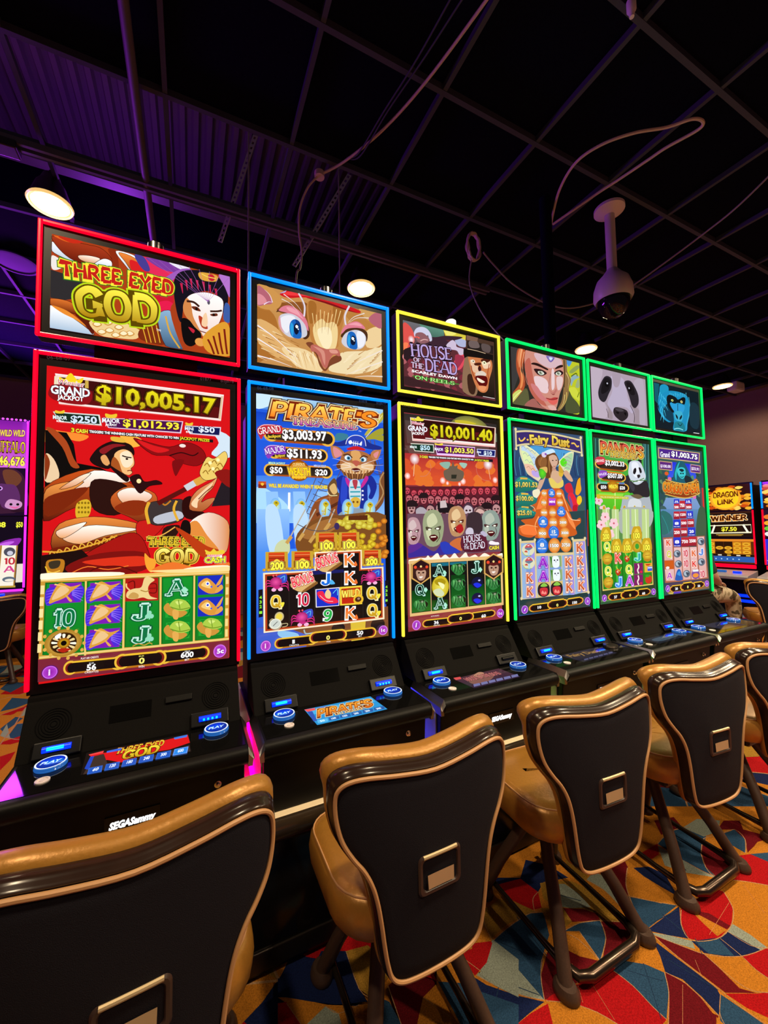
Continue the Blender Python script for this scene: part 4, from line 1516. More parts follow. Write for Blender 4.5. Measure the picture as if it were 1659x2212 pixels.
E e8c040@a87810 1042 2601 17 12
E e8c040@a87810 1076 2601 17 12
E e8c040@a87810 1110 2601 17 12
T fff04a|5a3a08|e8d080 959 2601 1067 2601 55 h 200
P f8e4c0 106,2586 506,2583 509,2729 921,2734 921,2579 1123,2581 1125,2128 109,2134
P b03c14 119,2574 518,2572 521,2717 909,2723 908,2568 1107,2568 1109,2143 121,2145
P 18100e 134,2560 532,2559 535,2703 895,2709 894,2557 1092,2554 1094,2158 136,2159
P 1a1c60 489,2580 756,2577 756,2552 489,2547
L 2c2420 4 302,2551 303,2158
L 2c2420 4 506,2554 504,2159
L 2c2420 4 734,2574 734,2158
L 2c2420 4 925,2564 924,2159
Q d8b070 510,2627 648,2712 726,2642 735,2616 603,2561
Q f0d8a0 519,2635 639,2704 630,2663
Q 8a5a28 612,2569 726,2638 735,2616 629,2559
Q e8f4f8 617,2680 652,2716 643,2675
T e83848|fff0e0|a01828 531 2600 713 2649 75 k BONUS
Q d8b070 311,2485 441,2565 515,2495 523,2470 399,2419
Q f0d8a0 319,2493 433,2557 424,2518
Q 8a5a28 407,2427 515,2491 523,2470 424,2417
Q e8f4f8 412,2534 445,2569 437,2529
T e83848|fff0e0|a01828 331 2459 503 2503 73 k BONUS
M d02a78 12 178,2508 136,2526 119,2489
M d02a78 12 178,2494 136,2505 119,2469
M d02a78 12 178,2480 136,2483 119,2449
M d02a78 12 239,2504 282,2517 300,2476
M d02a78 12 239,2490 282,2495 300,2456
M d02a78 12 239,2476 282,2473 300,2435
Q 3a4ac0 208,2553 279,2568 282,2509 232,2504
C 5ac8f0 5 232,2536 267,2553 263,2518
E e850a0@a01868 201 2510 45 39
E f0b0d8 185 2453 18 14
E f0b0d8 235 2453 19 14
E e85060 182 2561 8 8
E e85060 205 2562 8 8
L c03070 5 184,2554 192,2530
Q c02878 178,2477 239,2474 208,2455
M d02a78 13 376,2221 332,2241 314,2204
M d02a78 13 376,2207 332,2219 314,2184
M d02a78 13 376,2192 332,2197 314,2163
M d02a78 13 441,2214 486,2225 505,2183
M d02a78 13 441,2200 486,2203 505,2162
M d02a78 13 441,2185 486,2180 505,2141
Q 3a4ac0 409,2265 483,2278 486,2217 433,2215
C 5ac8f0 5 433,2247 470,2263 466,2227
E e850a0@a01868 400 2222 47 40
E f0b0d8 384 2165 19 14
E f0b0d8 436 2162 20 14
E e85060 380 2274 8 8
E e85060 405 2275 8 8
L c03070 6 383,2268 391,2243
Q c02878 376,2189 441,2184 408,2166
M d02a78 13 975,2502 929,2521 909,2483
M d02a78 13 975,2488 928,2499 908,2463
M d02a78 13 974,2474 928,2477 908,2443
M d02a78 13 1043,2498 1091,2511 1111,2470
M d02a78 13 1043,2484 1091,2489 1110,2450
M d02a78 13 1043,2470 1090,2467 1110,2429
Q 3a4ac0 1010,2547 1088,2562 1091,2503 1035,2498
C 5ac8f0 5 1035,2530 1074,2547 1069,2512
E e850a0@a01868 1000 2505 50 39
E f0b0d8 982 2447 20 14
E f0b0d8 1038 2447 21 14
E e85060 980 2555 9 8
E e85060 1005 2556 9 8
L c03070 6 982,2548 990,2525
Q c02878 974,2471 1043,2468 1008,2450
T e85a18>f0a050|fff 757 2607 852 2607 91 k K
Q e87030 843,2602 859,2640 875,2605
T e85a18>f0a050|fff 759 2460 853 2458 90 k K
Q e87030 844,2454 860,2491 876,2456
T e85a18>f0a050|fff 758 2170 853 2165 90 k K
Q e87030 844,2161 860,2197 876,2162
T f0c830>b88818|f8ecb0 160 2324 237 2322 81 k Q
Q f0e040 233,2348 264,2350 249,2314
T f0c830>b88818|f8ecb0 959 2320 1054 2317 90 k Q
Q f0e040 1049,2346 1088,2348 1068,2309
T f0c830>b88818|f8ecb0 959 2176 1054 2171 89 k Q
Q f0e040 1050,2201 1088,2202 1068,2163
T 1a6ad8|fff 564 2468 641 2465 86 k J
Q 50b0e8 628,2465 645,2501 676,2465
T d02a48|fff 361 2317 458 2315 88 k 10
T 28a848|fff 574 2177 646 2174 81 k 9
P f0e8e8 511,2432 715,2434 710,2283 513,2287
P 1a30c0 518,2427 708,2427 704,2288 520,2293
Q e82848 525,2407 572,2412 597,2369 674,2354 700,2310 622,2309 571,2338 537,2366
Q e8c890 589,2394 615,2425 640,2390 631,2349 597,2360
C 60d0f0 6 657,2388 693,2419 696,2369
C f8c0c8 5 546,2381 597,2336 657,2323
P f0d040 717,2435 914,2434 914,2278 717,2284
P c02810 732,2420 900,2420 900,2292 733,2295
P f0a030 745,2406 886,2404 880,2345 754,2347
T ffe860|8a3408 731 2347 894 2346 60 k WILD
E e8b830 880 2320 46 42
E 4a2410 878 2321 29 22
E a08070 882 2326 13 9
E c8b888 224 2245 35 37
E e8d048 223 2246 25 25
C c8b888 5 150,2218 169,2235 192,2225
C c8b888 5 242,2189 285,2188 281,2169 246,2165
Q b0a890 148,2199 169,2158 223,2152 242,2196
E e8e8d8 194 2196 44 38
E c8d0c8 194 2196 37 31
L 5a5a5a 5 177,2181 211,2211
P 141018 69,2462 101,2465 102,2259 71,2255
P 141018 1131,2460 1163,2462 1162,2260 1130,2256
T 90f03a 77 2393 95 2394 23 b 4
T 90f03a 1134 2394 1153 2394 23 b 4
T 90f03a 77 2359 94 2359 23 b 3
T 90f03a 1133 2361 1153 2361 23 b 3
T 90f03a 77 2325 94 2325 23 b 2
T 90f03a 1132 2327 1152 2328 23 b 2
P 90f03a 75,2302 96,2302 96,2282 75,2282
P 90f03a 1132,2298 1151,2298 1151,2279 1131,2279
E 8a20a0@5a1068 122 2039 40 42
E e090f0 122 2039 37 39
E 9a20a0@b848c8 122 2039 32 34
T f8e8fc 115 2022 131 2026 36 bi i
E e090f0 1104 2038 43 40
E 9a20a0@b848c8 1104 2038 37 35
T fff 1086 2026 1123 2027 28 b 1c
L f0c030>b06010 80 226,2044 477,2039
E e8b838 226 2044 40 40
E e8b838 477 2039 43 41
L 120a0c 58 226,2044 477,2039
E 7a1c18 226 2044 29 29
E 7a1c18 477 2039 31 30
E 140a0c 236 2043 26 26
E 140a0c 466 2040 28 27
L f0c030>b06010 85 754,2036 992,2034
E e8b838 754 2036 44 41
E e8b838 992 2034 47 43
L 120a0c 62 754,2036 992,2034
E 7a1c18 754 2036 32 30
E 7a1c18 992 2034 34 31
E 140a0c 765 2035 29 27
E 140a0c 980 2036 31 28
L f0c030>b06010 91 501,2054 723,2048
E e8b838 501 2054 46 45
E e8b838 723 2048 49 46
L 120a0c 66 501,2054 723,2048
E 7a1c18 501 2054 33 32
E 7a1c18 723 2048 35 33
E 140a0c 513 2052 31 30
E 140a0c 712 2049 32 30
T fff 322 2031 341 2031 28 b 1
T fff 298 2013 373 2010 12 r CREDIT(S)
T f8f07a 595 2023 626 2023 34 b 0
T fff 859 2029 917 2027 32 b 50
T fff 874 2010 905 2010 13 r BET
T fff 595 2002 629 2000 13 r WIN
'''
ART['deck1'] = '''
P 2a8cc8 359,-263 877,-277 896,-539 376,-534
P 48a8d8 381,-293 867,-305 871,-381 397,-371
P e05050 359,-263 435,-274 429,-309 368,-309
P 4a70c0 454,-272 522,-276 517,-306 453,-308
T f0a030>c85818|5a2008|e8c080 408 -425 742 -438 113 ki PIRATE
T f0a030>c85818|5a2008|e8c080 737 -438 824 -440 114 ki 'S
T e8d080|5a2858 520 -458 752 -462 41 s TREASURE
P 3050a8 368,-309 403,-317 392,-477 368,-475
P 58b0e0 387,-513 395,-468 466,-475 457,-521
T e0f0ff 407 -506 440 -506 25 b 50
P 2a5a9c 466,-516 475,-470 547,-477 537,-524
T e0f0ff 487 -508 520 -508 25 b 100
P 2a5a9c 546,-518 557,-471 631,-479 619,-526
T e0f0ff 568 -510 602 -510 26 b 150
P 2a5a9c 628,-520 641,-473 716,-481 703,-528
T e0f0ff 651 -512 686 -513 26 b 200
P 2a5a9c 713,-523 727,-475 804,-483 789,-531
T e0f0ff 736 -514 772 -515 26 b 250
P 2a5a9c 799,-525 815,-477 894,-485 877,-533
T e0f0ff 823 -517 860 -517 26 b 300
'''
ART['top2'] = '''
P 5a2a30 70,4236 1162,4236 1162,4870 70,4870
P 6a6a70>5a3038 70,4870 414,4870 409,4681 70,4615
Q d8504a 70,4832 143,4827 191,4749 172,4665 97,4585 70,4579
Q f07a50 70,4644 123,4656 105,4594 70,4543
E f0f0f8@d8584a 157 4699 37 40
E f8f0f8@c8504a 88 4515 31 35
P 5a8a78>3a5a50 244,4870 529,4870 536,4797 376,4735 326,4800
P c8b83a>e8d84a 525,4870 800,4870 793,4810 554,4801
Q e8e070 538,4866 683,4866 590,4816 555,4832
Q a8b0d0 663,4807 793,4818 791,4747 698,4744
Q 3a2430 257,4748 429,4776 554,4816 757,4842 662,4792 553,4770 679,4733 409,4681 307,4691
Q 2a1a20 70,4579 180,4637 256,4681 169,4519 71,4472
Q c8c8e0 187,4771 217,4821 277,4847 336,4839 378,4795 389,4737 359,4724 343,4781 308,4736 284,4783 250,4769 225,4771 199,4729
Q 8a5a60 208,4768 284,4791 359,4746 341,4706 256,4681 207,4716
C ff5040 8 190,4727 224,4736 249,4732
E ff6050 240 4731 8 7
C d0a0a0 10 256,4704 299,4727 342,4728
Q a85a60 70,4467 71,4501 103,4471 70,4444
Q 7a2a38 116,4436 149,4471 181,4440 148,4413
Q 7a2a38 194,4405 228,4440 261,4409 227,4381
Q a85a60 274,4374 309,4409 342,4377 307,4349
Q 7a2a38 355,4341 390,4376 424,4345 389,4317
Q 7a2a38 438,4309 474,4344 508,4312 472,4284
Q a85a60 522,4275 559,4311 594,4278 557,4250
Q 7a2a38 617,4532 654,4569 690,4537 652,4507
Q 7a2a38 705,4500 743,4537 779,4504 741,4475
Q a85a60 111,4358 144,4392 176,4361 142,4334
Q 7a2a38 189,4326 223,4360 255,4329 221,4302
Q 7a2a38 269,4294 303,4328 336,4296 302,4269
Q a85a60 350,4261 385,4296 418,4263 383,4236
Q 7a2a38 440,4512 476,4549 511,4517 474,4488
Q 7a2a38 525,4481 561,4517 596,4485 559,4456
Q a85a60 611,4448 648,4485 684,4453 646,4424
Q 7a2a38 698,4416 736,4453 773,4420 734,4390
Q 7a2a38 106,4279 139,4313 171,4282 137,4255
Q a85a60 184,4247 217,4281 250,4249 216,4236
Q 7a2a38 270,4493 305,4529 338,4498 303,4470
Q 7a2a38 352,4462 387,4498 421,4466 385,4438
Q a85a60 434,4430 470,4466 505,4434 469,4406
Q 7a2a38 519,4398 555,4434 590,4402 553,4373
Q 7a2a38 604,4365 642,4402 677,4369 640,4340
Q a85a60 692,4332 730,4368 766,4335 728,4306
Q 7a2a38 107,4475 140,4510 172,4479 139,4452
Q 7a2a38 185,4444 219,4479 252,4448 218,4421
Q a85a60 265,4413 299,4448 332,4417 298,4389
Q 7a2a38 346,4381 381,4417 415,4385 380,4357
Q 7a2a38 429,4349 464,4384 499,4352 463,4324
Q a85a60 513,4316 549,4352 584,4319 547,4291
Q 7a2a38 598,4282 636,4318 671,4285 634,4257
Q 7a2a38 695,4541 733,4579 769,4546 731,4517
Q a85a60 102,4397 135,4431 167,4400 134,4373
Q 7a2a38 180,4365 214,4400 246,4368 212,4341
Q 7a2a38 260,4333 294,4368 327,4336 292,4309
Q a85a60 340,4301 376,4336 409,4304 374,4276
Q 7a2a38 423,4268 459,4303 493,4270 457,4243
Q 7a2a38 515,4521 552,4558 587,4526 550,4497
Q a85a60 601,4490 638,4526 674,4494 636,4465
Q d84858 704,4660 770,4688 756,4553 689,4488 627,4531
Q c8b8d0 551,4716 625,4784 670,4762 679,4725 762,4718 770,4673 713,4647 677,4686 586,4685
Q 9a3048 657,4637 759,4639 748,4591 671,4501
Q 3a2024 70,4329 247,4313 486,4297 628,4280 756,4244 618,4248 312,4249 70,4250
P 4a3428>1c1410 800,4870 1162,4864 1150,4258 756,4259
Q 8a6a50 768,4610 826,4651 879,4535 932,4386 898,4256 775,4262 731,4333
Q 3a2218 800,4444 857,4469 902,4366 879,4269 813,4291
Q c87848 817,4665 893,4671 1060,4677 1120,4656 1127,4576 1082,4448 1058,4341 1007,4302 939,4316 884,4394 841,4529
Q e0b898 844,4623 929,4583 945,4499 878,4503 847,4569
Q e8c8a8 989,4633 1090,4659 1097,4587 1026,4559 997,4587
Q 4a1c10 891,4592 969,4613 978,4591 909,4572
Q 4a1c10 980,4647 1091,4683 1099,4652 1018,4614
E e8e0c8 877 4613 25 16
E e8e8c0 1023 4619 28 21
E 402010 880 4612 9 7
E 503010 1023 4619 10 8
Q 3a1010 938,4553 963,4581 981,4552 970,4518 946,4522
Q d8c8b8 906,4492 985,4529 1044,4506 1013,4470 915,4462
Q 5a0c0c 905,4461 1033,4481 1061,4437 1039,4378 969,4360 922,4400
Q f0e0c8 924,4448 1001,4428 1021,4415 981,4401 933,4418
Q e09060 940,4364 1039,4370 1007,4318 949,4325
C 9a3a18 9 1088,4618 1064,4518 1081,4440
C 8a3018 9 851,4562 868,4486 904,4421
P 14100e 762,4726 819,4729 1143,4725 1140,4667 961,4660 807,4648 768,4625 756,4670
P 241c1a 812,4814 1152,4824 1143,4733 809,4727
Q 6a5a58 831,4810 928,4837 965,4772 848,4750
Q 5a4c4a 996,4818 1106,4815 1093,4740 1003,4747
C e8c8a0 5 809,4727 924,4729 1042,4722
P 7a5a48 805,4870 949,4870 938,4831 803,4820
T b8a0d8|1c1018 146 4533 617 4577 120 s HOUSE
T e8d0f0|1c1018 170 4488 251 4489 38 s OF
T e8d0f0|1c1018 144 4426 285 4427 52 s THE
T b8a0d8|1c1018 298 4418 677 4436 118 s DEAD
T fff 149 4381 670 4387 25 b SCARLET DAWN
C 30a030 6 157,4346 400,4344 694,4343
T e0ffb0|20a028|105a18 182 4321 637 4328 33 n ON REELS
L fff 4 990,4260 1145,4259
'''
ART['main2'] = '''
P 8a3038 62,1978 1165,1978 1165,3988 62,3988
P 2a2826>5a2c2a 62,3980 1165,3988 1165,3640 62,3608
E d8d040@6a6a3a 817 3885 255 152
Q c8b82a 638,3977 781,3985 899,3965 684,3943
Q 6a7a60 1080,3943 1165,3886 1165,3803 1097,3830
P a82830>e05828 62,3608 1165,3622 1160,3335 63,3311
Q d4502a 62,3497 64,3558 122,3525 79,3479
Q e0702a 121,3450 172,3511 231,3477 187,3431
Q e0702a 230,3401 283,3463 343,3429 298,3382
Q d4502a 341,3352 396,3414 457,3379 411,3332
Q e0702a 456,3302 512,3364 575,3329 528,3281
Q e0702a 581,3480 638,3545 703,3510 654,3461
Q d4502a 702,3430 761,3495 828,3459 777,3410
Q e0702a 826,3378 887,3444 955,3407 904,3357
Q e0702a 953,3325 1016,3391 1086,3354 1033,3303
Q d4502a 62,3456 79,3517 136,3484 94,3438
Q e0702a 135,3409 187,3470 246,3436 202,3390
Q e0702a 245,3360 298,3422 358,3387 313,3341
Q d4502a 357,3310 412,3372 473,3337 427,3290
Q e0702a 478,3487 535,3551 598,3516 551,3468
Q e0702a 597,3437 655,3502 720,3466 671,3417
Q d4502a 718,3386 778,3451 845,3415 794,3366
Q e0702a 843,3334 904,3399 973,3362 921,3313
Q e0702a 979,3520 1043,3589 1114,3552 1060,3501
Q d4502a 62,3416 94,3476 151,3443 109,3397
Q e0702a 150,3368 202,3429 261,3395 217,3349
Q e0702a 260,3319 313,3380 374,3345 329,3299
Q d4502a 379,3493 434,3557 496,3523 449,3474
Q e0702a 494,3444 551,3508 615,3473 567,3425
Q e0702a 613,3394 671,3458 737,3423 687,3374
Q d4502a 735,3342 795,3407 862,3371 811,3321
Q e0702a 868,3527 930,3595 999,3559 947,3507
Q e0702a 997,3476 1061,3544 1132,3507 1078,3455
Q d4502a 62,3375 109,3436 166,3402 123,3356
Q e0702a 165,3327 217,3388 276,3353 232,3307
Q e0702a 281,3500 335,3563 396,3529 350,3481
E f8f8ff@c86050 164 3557 51 52
E f8f8ff@c86050 1035 3557 61 57
E fff8f8@e87050 85 3395 30 32
E fff8f8@e87050 472 3368 32 33
E fff8f8@e87050 713 3370 34 34
E fff8f8@e87050 1121 3399 33 33
E fff8f8@e87050 526 3344 18 21
E fff8f8@e87050 669 3341 19 22
L e8c0a0 6 162,3520 148,3395
L e8c0a0 5 1038,3525 1057,3404
C c87868 4 326,3530 342,3478 288,3409 219,3398
C c87868 4 884,3548 890,3461 958,3400 1049,3388
Q 6a5a4a 484,3456 539,3489 540,3520 577,3514 597,3562 614,3516 652,3526 651,3495 725,3460 685,3373 518,3374
P 2a2a20 574,3430 639,3433 629,3394 573,3391
Q 8ab0a0 441,3537 560,3552 539,3489 485,3494
Q 9ac0b0 671,3551 767,3549 727,3499
P 5a1c28 62,3297 1160,3335 1153,2906 62,2918
Q 6a1420 62,3263 79,3302 115,3266 77,3219
Q c84858 62,3267 72,3288 103,3274 95,3235 64,3231
E 2a0c10 68 3261 7 5
E 2a0c10 89 3262 7 5
E 3a0c10 78 3243 9 5
Q 6a1420 111,3239 149,3278 185,3241 147,3194
Q c84858 122,3242 142,3264 173,3250 165,3210 133,3206
E 2a0c10 138 3236 7 5
E 2a0c10 159 3238 7 5
E 3a0c10 148 3218 9 5
Q 6a1420 183,3243 221,3282 257,3245 219,3198
Q c84858 193,3246 213,3268 245,3254 237,3214 205,3210
E 2a0c10 209 3240 7 5
E 2a0c10 230 3242 7 5
E 3a0c10 219 3222 9 6
Q 6a1420 255,3247 294,3287 331,3249 291,3202
Q c84858 266,3250 286,3273 318,3258 310,3218 277,3214
E 2a0c10 282 3245 7 5
E 2a0c10 303 3246 7 5
E 3a0c10 292 3226 9 6
Q 6a1420 328,3251 368,3292 406,3254 366,3205
Q c84858 339,3255 360,3277 393,3263 384,3222 351,3218
E 2a0c10 356 3249 7 5
E 2a0c10 378 3250 7 5
E 3a0c10 366 3231 9 6
Q 6a1420 403,3256 443,3296 482,3258 441,3209
Q c84858 414,3259 435,3282 469,3267 460,3226 426,3222
E 2a0c10 431 3253 7 5
E 2a0c10 453 3255 8 5
E 3a0c10 442 3235 9 6
Q 6a1420 479,3260 520,3301 559,3263 518,3214
Q c84858 490,3264 512,3287 546,3272 537,3230 503,3226
E 2a0c10 507 3258 8 5
E 2a0c10 530 3259 8 5
E 3a0c10 518 3239 10 6
Q 6a1420 556,3265 598,3306 638,3267 596,3218
Q c84858 568,3268 590,3291 625,3276 615,3234 580,3230
E 2a0c10 585 3262 8 5
E 2a0c10 609 3264 8 5
E 3a0c10 596 3243 10 6
Q 6a1420 635,3269 678,3311 718,3272 675,3222
Q c84858 647,3273 669,3296 705,3281 695,3239 660,3234
E 2a0c10 665 3267 8 5
E 2a0c10 688 3268 8 5
E 3a0c10 676 3248 10 6
Q 6a1420 715,3274 759,3316 800,3277 756,3226
Q c84858 727,3278 750,3301 786,3286 777,3243 740,3239
E 2a0c10 745 3272 8 5
E 2a0c10 769 3273 8 5
E 3a0c10 757 3252 10 6
Q 6a1420 797,3279 841,3321 883,3281 838,3231
Q c84858 809,3282 833,3306 869,3291 859,3248 822,3243
E 2a0c10 827 3276 8 5
E 2a0c10 852 3278 8 5
E 3a0c10 839 3257 10 6
Q 6a1420 880,3284 925,3327 968,3286 922,3235
Q c84858 893,3287 916,3311 953,3296 943,3252 906,3248
E 2a0c10 911 3281 8 5
E 2a0c10 936 3283 8 5
E 3a0c10 923 3262 10 6
Q 6a1420 965,3289 1011,3332 1054,3291 1007,3240
Q c84858 977,3292 1002,3317 1039,3301 1029,3257 991,3253
E 2a0c10 996 3286 8 5
E 2a0c10 1022 3288 9 5
E 3a0c10 1008 3266 11 6
Q 6a1420 1051,3294 1098,3338 1142,3297 1094,3244
Q c84858 1064,3298 1089,3322 1127,3306 1117,3262 1077,3257
E 2a0c10 1083 3291 9 5
E 2a0c10 1109 3293 9 5
E 3a0c10 1095 3271 11 6
Q 4a1420 62,3185 94,3233 138,3187 92,3130
Q b86068 62,3189 85,3216 123,3198 114,3149 75,3145
E 2a0c10 80 3182 9 6
E 2a0c10 106 3183 9 6
E 3a0c10 92 3160 11 7
Q 4a1420 124,3185 171,3233 215,3187 168,3129
Q b86068 137,3189 161,3216 200,3198 190,3148 151,3144
E 2a0c10 156 3182 9 6
E 2a0c10 182 3183 9 6
E 3a0c10 169 3159 11 7
Q 4a1420 201,3184 248,3233 294,3186 246,3128
Q b86068 214,3188 239,3215 279,3197 269,3147 228,3143
E 2a0c10 234 3181 9 6
E 2a0c10 261 3182 9 6
E 3a0c10 247 3158 11 7
Q 241418 190,3195 218,3238 280,3240 306,3200 247,3191
Q 4a1420 279,3184 328,3233 374,3186 325,3127
Q b86068 293,3188 318,3215 359,3197 348,3146 307,3142
E 2a0c10 313 3180 9 6
E 2a0c10 340 3182 9 6
E 3a0c10 326 3158 11 7
Q 4a1420 359,3183 409,3233 456,3185 406,3126
Q b86068 373,3187 399,3215 440,3196 429,3145 388,3141
E 2a0c10 393 3180 9 6
E 2a0c10 421 3181 9 6
E 3a0c10 406 3157 12 7
Q 4a1420 440,3182 491,3233 539,3184 488,3125
Q b86068 454,3187 481,3215 523,3196 512,3145 469,3140
E 2a0c10 475 3179 9 6
E 2a0c10 503 3181 9 6
E 3a0c10 489 3156 12 7
Q 4a1420 523,3182 575,3232 624,3184 571,3123
Q b86068 538,3186 565,3214 607,3195 596,3144 553,3139
E 2a0c10 559 3179 10 6
E 2a0c10 588 3180 10 6
E 3a0c10 572 3155 12 7
Q 4a1420 608,3181 660,3232 710,3183 657,3122
Q b86068 622,3186 650,3214 693,3195 682,3143 638,3138
E 2a0c10 644 3178 10 6
E 2a0c10 673 3179 10 6
E 3a0c10 658 3154 12 7
Q 241418 596,3193 626,3237 695,3239 723,3198 659,3188
Q 4a1420 694,3181 747,3232 798,3183 744,3121
Q b86068 709,3185 737,3214 781,3194 769,3142 724,3137
E 2a0c10 731 3177 10 6
E 2a0c10 760 3179 10 6
E 3a0c10 745 3153 12 7
Q 4a1420 781,3180 836,3232 888,3182 832,3120
Q b86068 797,3184 825,3213 870,3194 858,3141 813,3136
E 2a0c10 819 3177 10 7
E 2a0c10 849 3178 10 7
E 3a0c10 833 3152 13 7
Q 4a1420 871,3179 927,3232 979,3181 923,3119
Q b86068 886,3184 916,3213 962,3193 949,3140 903,3135
E 2a0c10 909 3176 10 7
E 2a0c10 940 3177 10 7
E 3a0c10 924 3152 13 7
Q 4a1420 962,3179 1019,3232 1073,3181 1015,3117
Q b86068 978,3183 1008,3213 1055,3193 1042,3139 994,3134
E 2a0c10 1001 3175 11 7
E 2a0c10 1033 3177 11 7
E 3a0c10 1016 3151 13 7
Q 4a1420 1055,3178 1113,3232 1165,3180 1109,3116
Q b86068 1071,3183 1102,3212 1150,3192 1137,3137 1088,3133
E 2a0c10 1095 3175 11 7
E 2a0c10 1127 3176 11 7
E 3a0c10 1110 3150 13 8
Q 241418 1042,3190 1076,3237 1151,3239 1165,3195 1112,3185
Q 3a1c28 62,3100 113,3159 168,3101 110,3032
Q b88888 72,3105 102,3138 149,3115 137,3055 89,3050
E 2a0c10 96 3096 11 7
E 2a0c10 127 3097 11 7
E 3a0c10 111 3069 13 8
Q 241418 62,3114 76,3165 150,3166 181,3118 112,3108
Q 3a1c28 155,3072 213,3130 268,3073 210,3002
Q b88888 171,3076 201,3109 250,3086 237,3025 188,3021
E 2a0c10 195 3067 11 7
E 2a0c10 227 3068 11 7
E 3a0c10 210 3039 14 8
Q 3a1c28 257,3086 316,3146 373,3087 312,3016
Q b88888 273,3091 304,3125 354,3102 341,3040 291,3035
E 2a0c10 298 3082 11 8
E 2a0c10 331 3083 11 8
E 3a0c10 313 3054 14 8
Q 3a1c28 361,3101 422,3162 480,3103 418,3030
Q b88888 378,3106 410,3140 460,3117 447,3054 396,3049
E 2a0c10 403 3097 11 8
E 2a0c10 437 3098 11 8
E 3a0c10 419 3069 14 9
Q 3a1c28 466,3072 529,3133 588,3073 525,3000
Q b88888 484,3077 516,3111 568,3087 555,3024 502,3019
E 2a0c10 509 3067 12 8
E 2a0c10 544 3069 12 8
E 3a0c10 526 3038 15 9
Q 241418 452,3086 488,3139 570,3141 604,3090 527,3080
Q 3a1c28 576,3087 640,3149 701,3088 635,3014
Q b88888 593,3092 627,3127 680,3103 666,3039 612,3034
E 2a0c10 620 3083 12 8
E 2a0c10 656 3084 12 8
E 3a0c10 637 3053 15 9
Q 3a1c28 688,3103 754,3166 816,3104 749,3029
Q b88888 706,3108 741,3143 795,3119 781,3054 725,3049
E 2a0c10 733 3098 12 8
E 2a0c10 770 3100 12 8
E 3a0c10 750 3069 15 9
Q 3a1c28 801,3072 869,3135 933,3073 864,2997
Q b88888 820,3077 856,3113 911,3088 896,3022 840,3017
E 2a0c10 848 3067 12 8
E 2a0c10 885 3069 13 8
E 3a0c10 865 3037 16 9
Q 3a1c28 919,3088 989,3152 1055,3089 984,3012
Q b88888 939,3093 975,3129 1032,3104 1017,3038 959,3033
E 2a0c10 967 3083 13 8
E 2a0c10 1006 3085 13 8
E 3a0c10 985 3053 16 9
Q 241418 904,3103 944,3159 1034,3161 1072,3107 987,3096
Q 3a1c28 1040,3104 1112,3170 1165,3106 1106,3028
Q b88888 1060,3110 1098,3146 1156,3121 1140,3054 1081,3048
E 2a0c10 1089 3100 13 8
E 2a0c10 1129 3101 13 8
E 3a0c10 1108 3069 17 9
Q 4a3a60 655,3033 807,3034 841,2910 679,2911
Q 4a3040 676,3085 753,3159 827,3086 748,2999
Q c8b8c0 698,3091 738,3132 802,3104 785,3028 720,3022
E 2a0c10 729 3080 14 9
E 2a0c10 772 3081 14 9
E 3a0c10 750 3045 18 10
Q 6a4a48 813,3048 898,3127 979,3048 892,2954
Q d0a8a0 837,3054 881,3098 952,3067 933,2985 861,2979
E 2a0c10 871 3042 16 10
E 2a0c10 919 3043 16 10
E 3a0c10 894 3004 20 11
Q a8a0a8 161,3089 229,3105 287,3047 242,2959 160,3032
P 1c1418 386,3144 502,3153 545,3055 401,3055
P c8b8b8 422,3167 485,3176 501,3108 420,3100
P 6a4858 62,3045 1164,3050 1159,2663 62,2646
Q 3a2a90 62,2703 145,2771 220,2755 338,2693 410,2749 464,2785 571,2730 643,2674 461,2659 201,2654 62,2646
Q 5a2a8a 63,2745 145,2779 220,2755 144,2707 69,2688
Q 2a3ab0 410,2764 482,2777 571,2722 625,2675 461,2666
Q c86a38 518,2761 610,2812 675,2795 662,2689 589,2714
Q b89098 62,2917 79,3002 165,3002 203,2903 168,2781 74,2777
Q d0b8b8 78,2953 126,2989 156,2928 92,2892
Q d0b8b8 68,2868 107,2868 90,2807
Q 4a2028 69,2898 115,2886 76,2874
Q 4a2028 131,2885 179,2903 170,2873
E f0f0e0 96 2880 12 6
E f0f0e0 155 2884 12 6
Q 4a0c10 91,2831 130,2845 157,2824 121,2797
L f0e8d0 8 102,2829 142,2830
C 4a2028 4 162,2867 169,2830 145,2794
Q 8a9a90 907,2968 959,3073 1093,3074 1150,2951 1094,2800 948,2795
Q b0b8a8 957,3013 1031,3058 1077,2982 978,2937
Q b0b8a8 941,2908 1001,2907 974,2832
Q 4a2a28 942,2945 1014,2929 953,2915
Q 4a2a28 1038,2929 1113,2952 1099,2914
E f0f0e0 983 2922 18 8
E f0f0e0 1075 2927 18 8
Q 4a0c10 975,2862 1036,2879 1078,2853 1022,2819
L f0e8d0 10 993,2859 1054,2861
C 4a2a28 7 1086,2906 1097,2860 1058,2815
Q 3a2a30 750,3048 895,3049 919,2891 839,2853 726,2909
Q b88a60 507,3007 552,3108 669,3109 719,2992 671,2847 544,2842
Q e0c090 550,3050 615,3094 655,3021 569,2978
Q e0c090 536,2949 589,2949 566,2877
Q 5a2a1a 537,2985 600,2971 547,2957
Q 5a2a1a 622,2971 687,2992 675,2956
E f0f0e0 574 2964 16 7
E f0f0e0 654 2969 16 7
Q 4a0c10 567,2906 620,2923 657,2898 608,2865
L f0e8d0 10 582,2903 635,2905
C 5a2a1a 6 664,2949 673,2905 639,2862
Q b01c20 595,2918 652,2948 683,2894 640,2857 603,2880
Q 98a07c 221,2950 270,3068 399,3069 455,2931 402,2761 262,2757
Q c8cca4 268,3000 339,3051 384,2966 289,2916
Q c8cca4 254,2883 311,2882 286,2798
Q 4a4030 255,2925 324,2907 265,2891
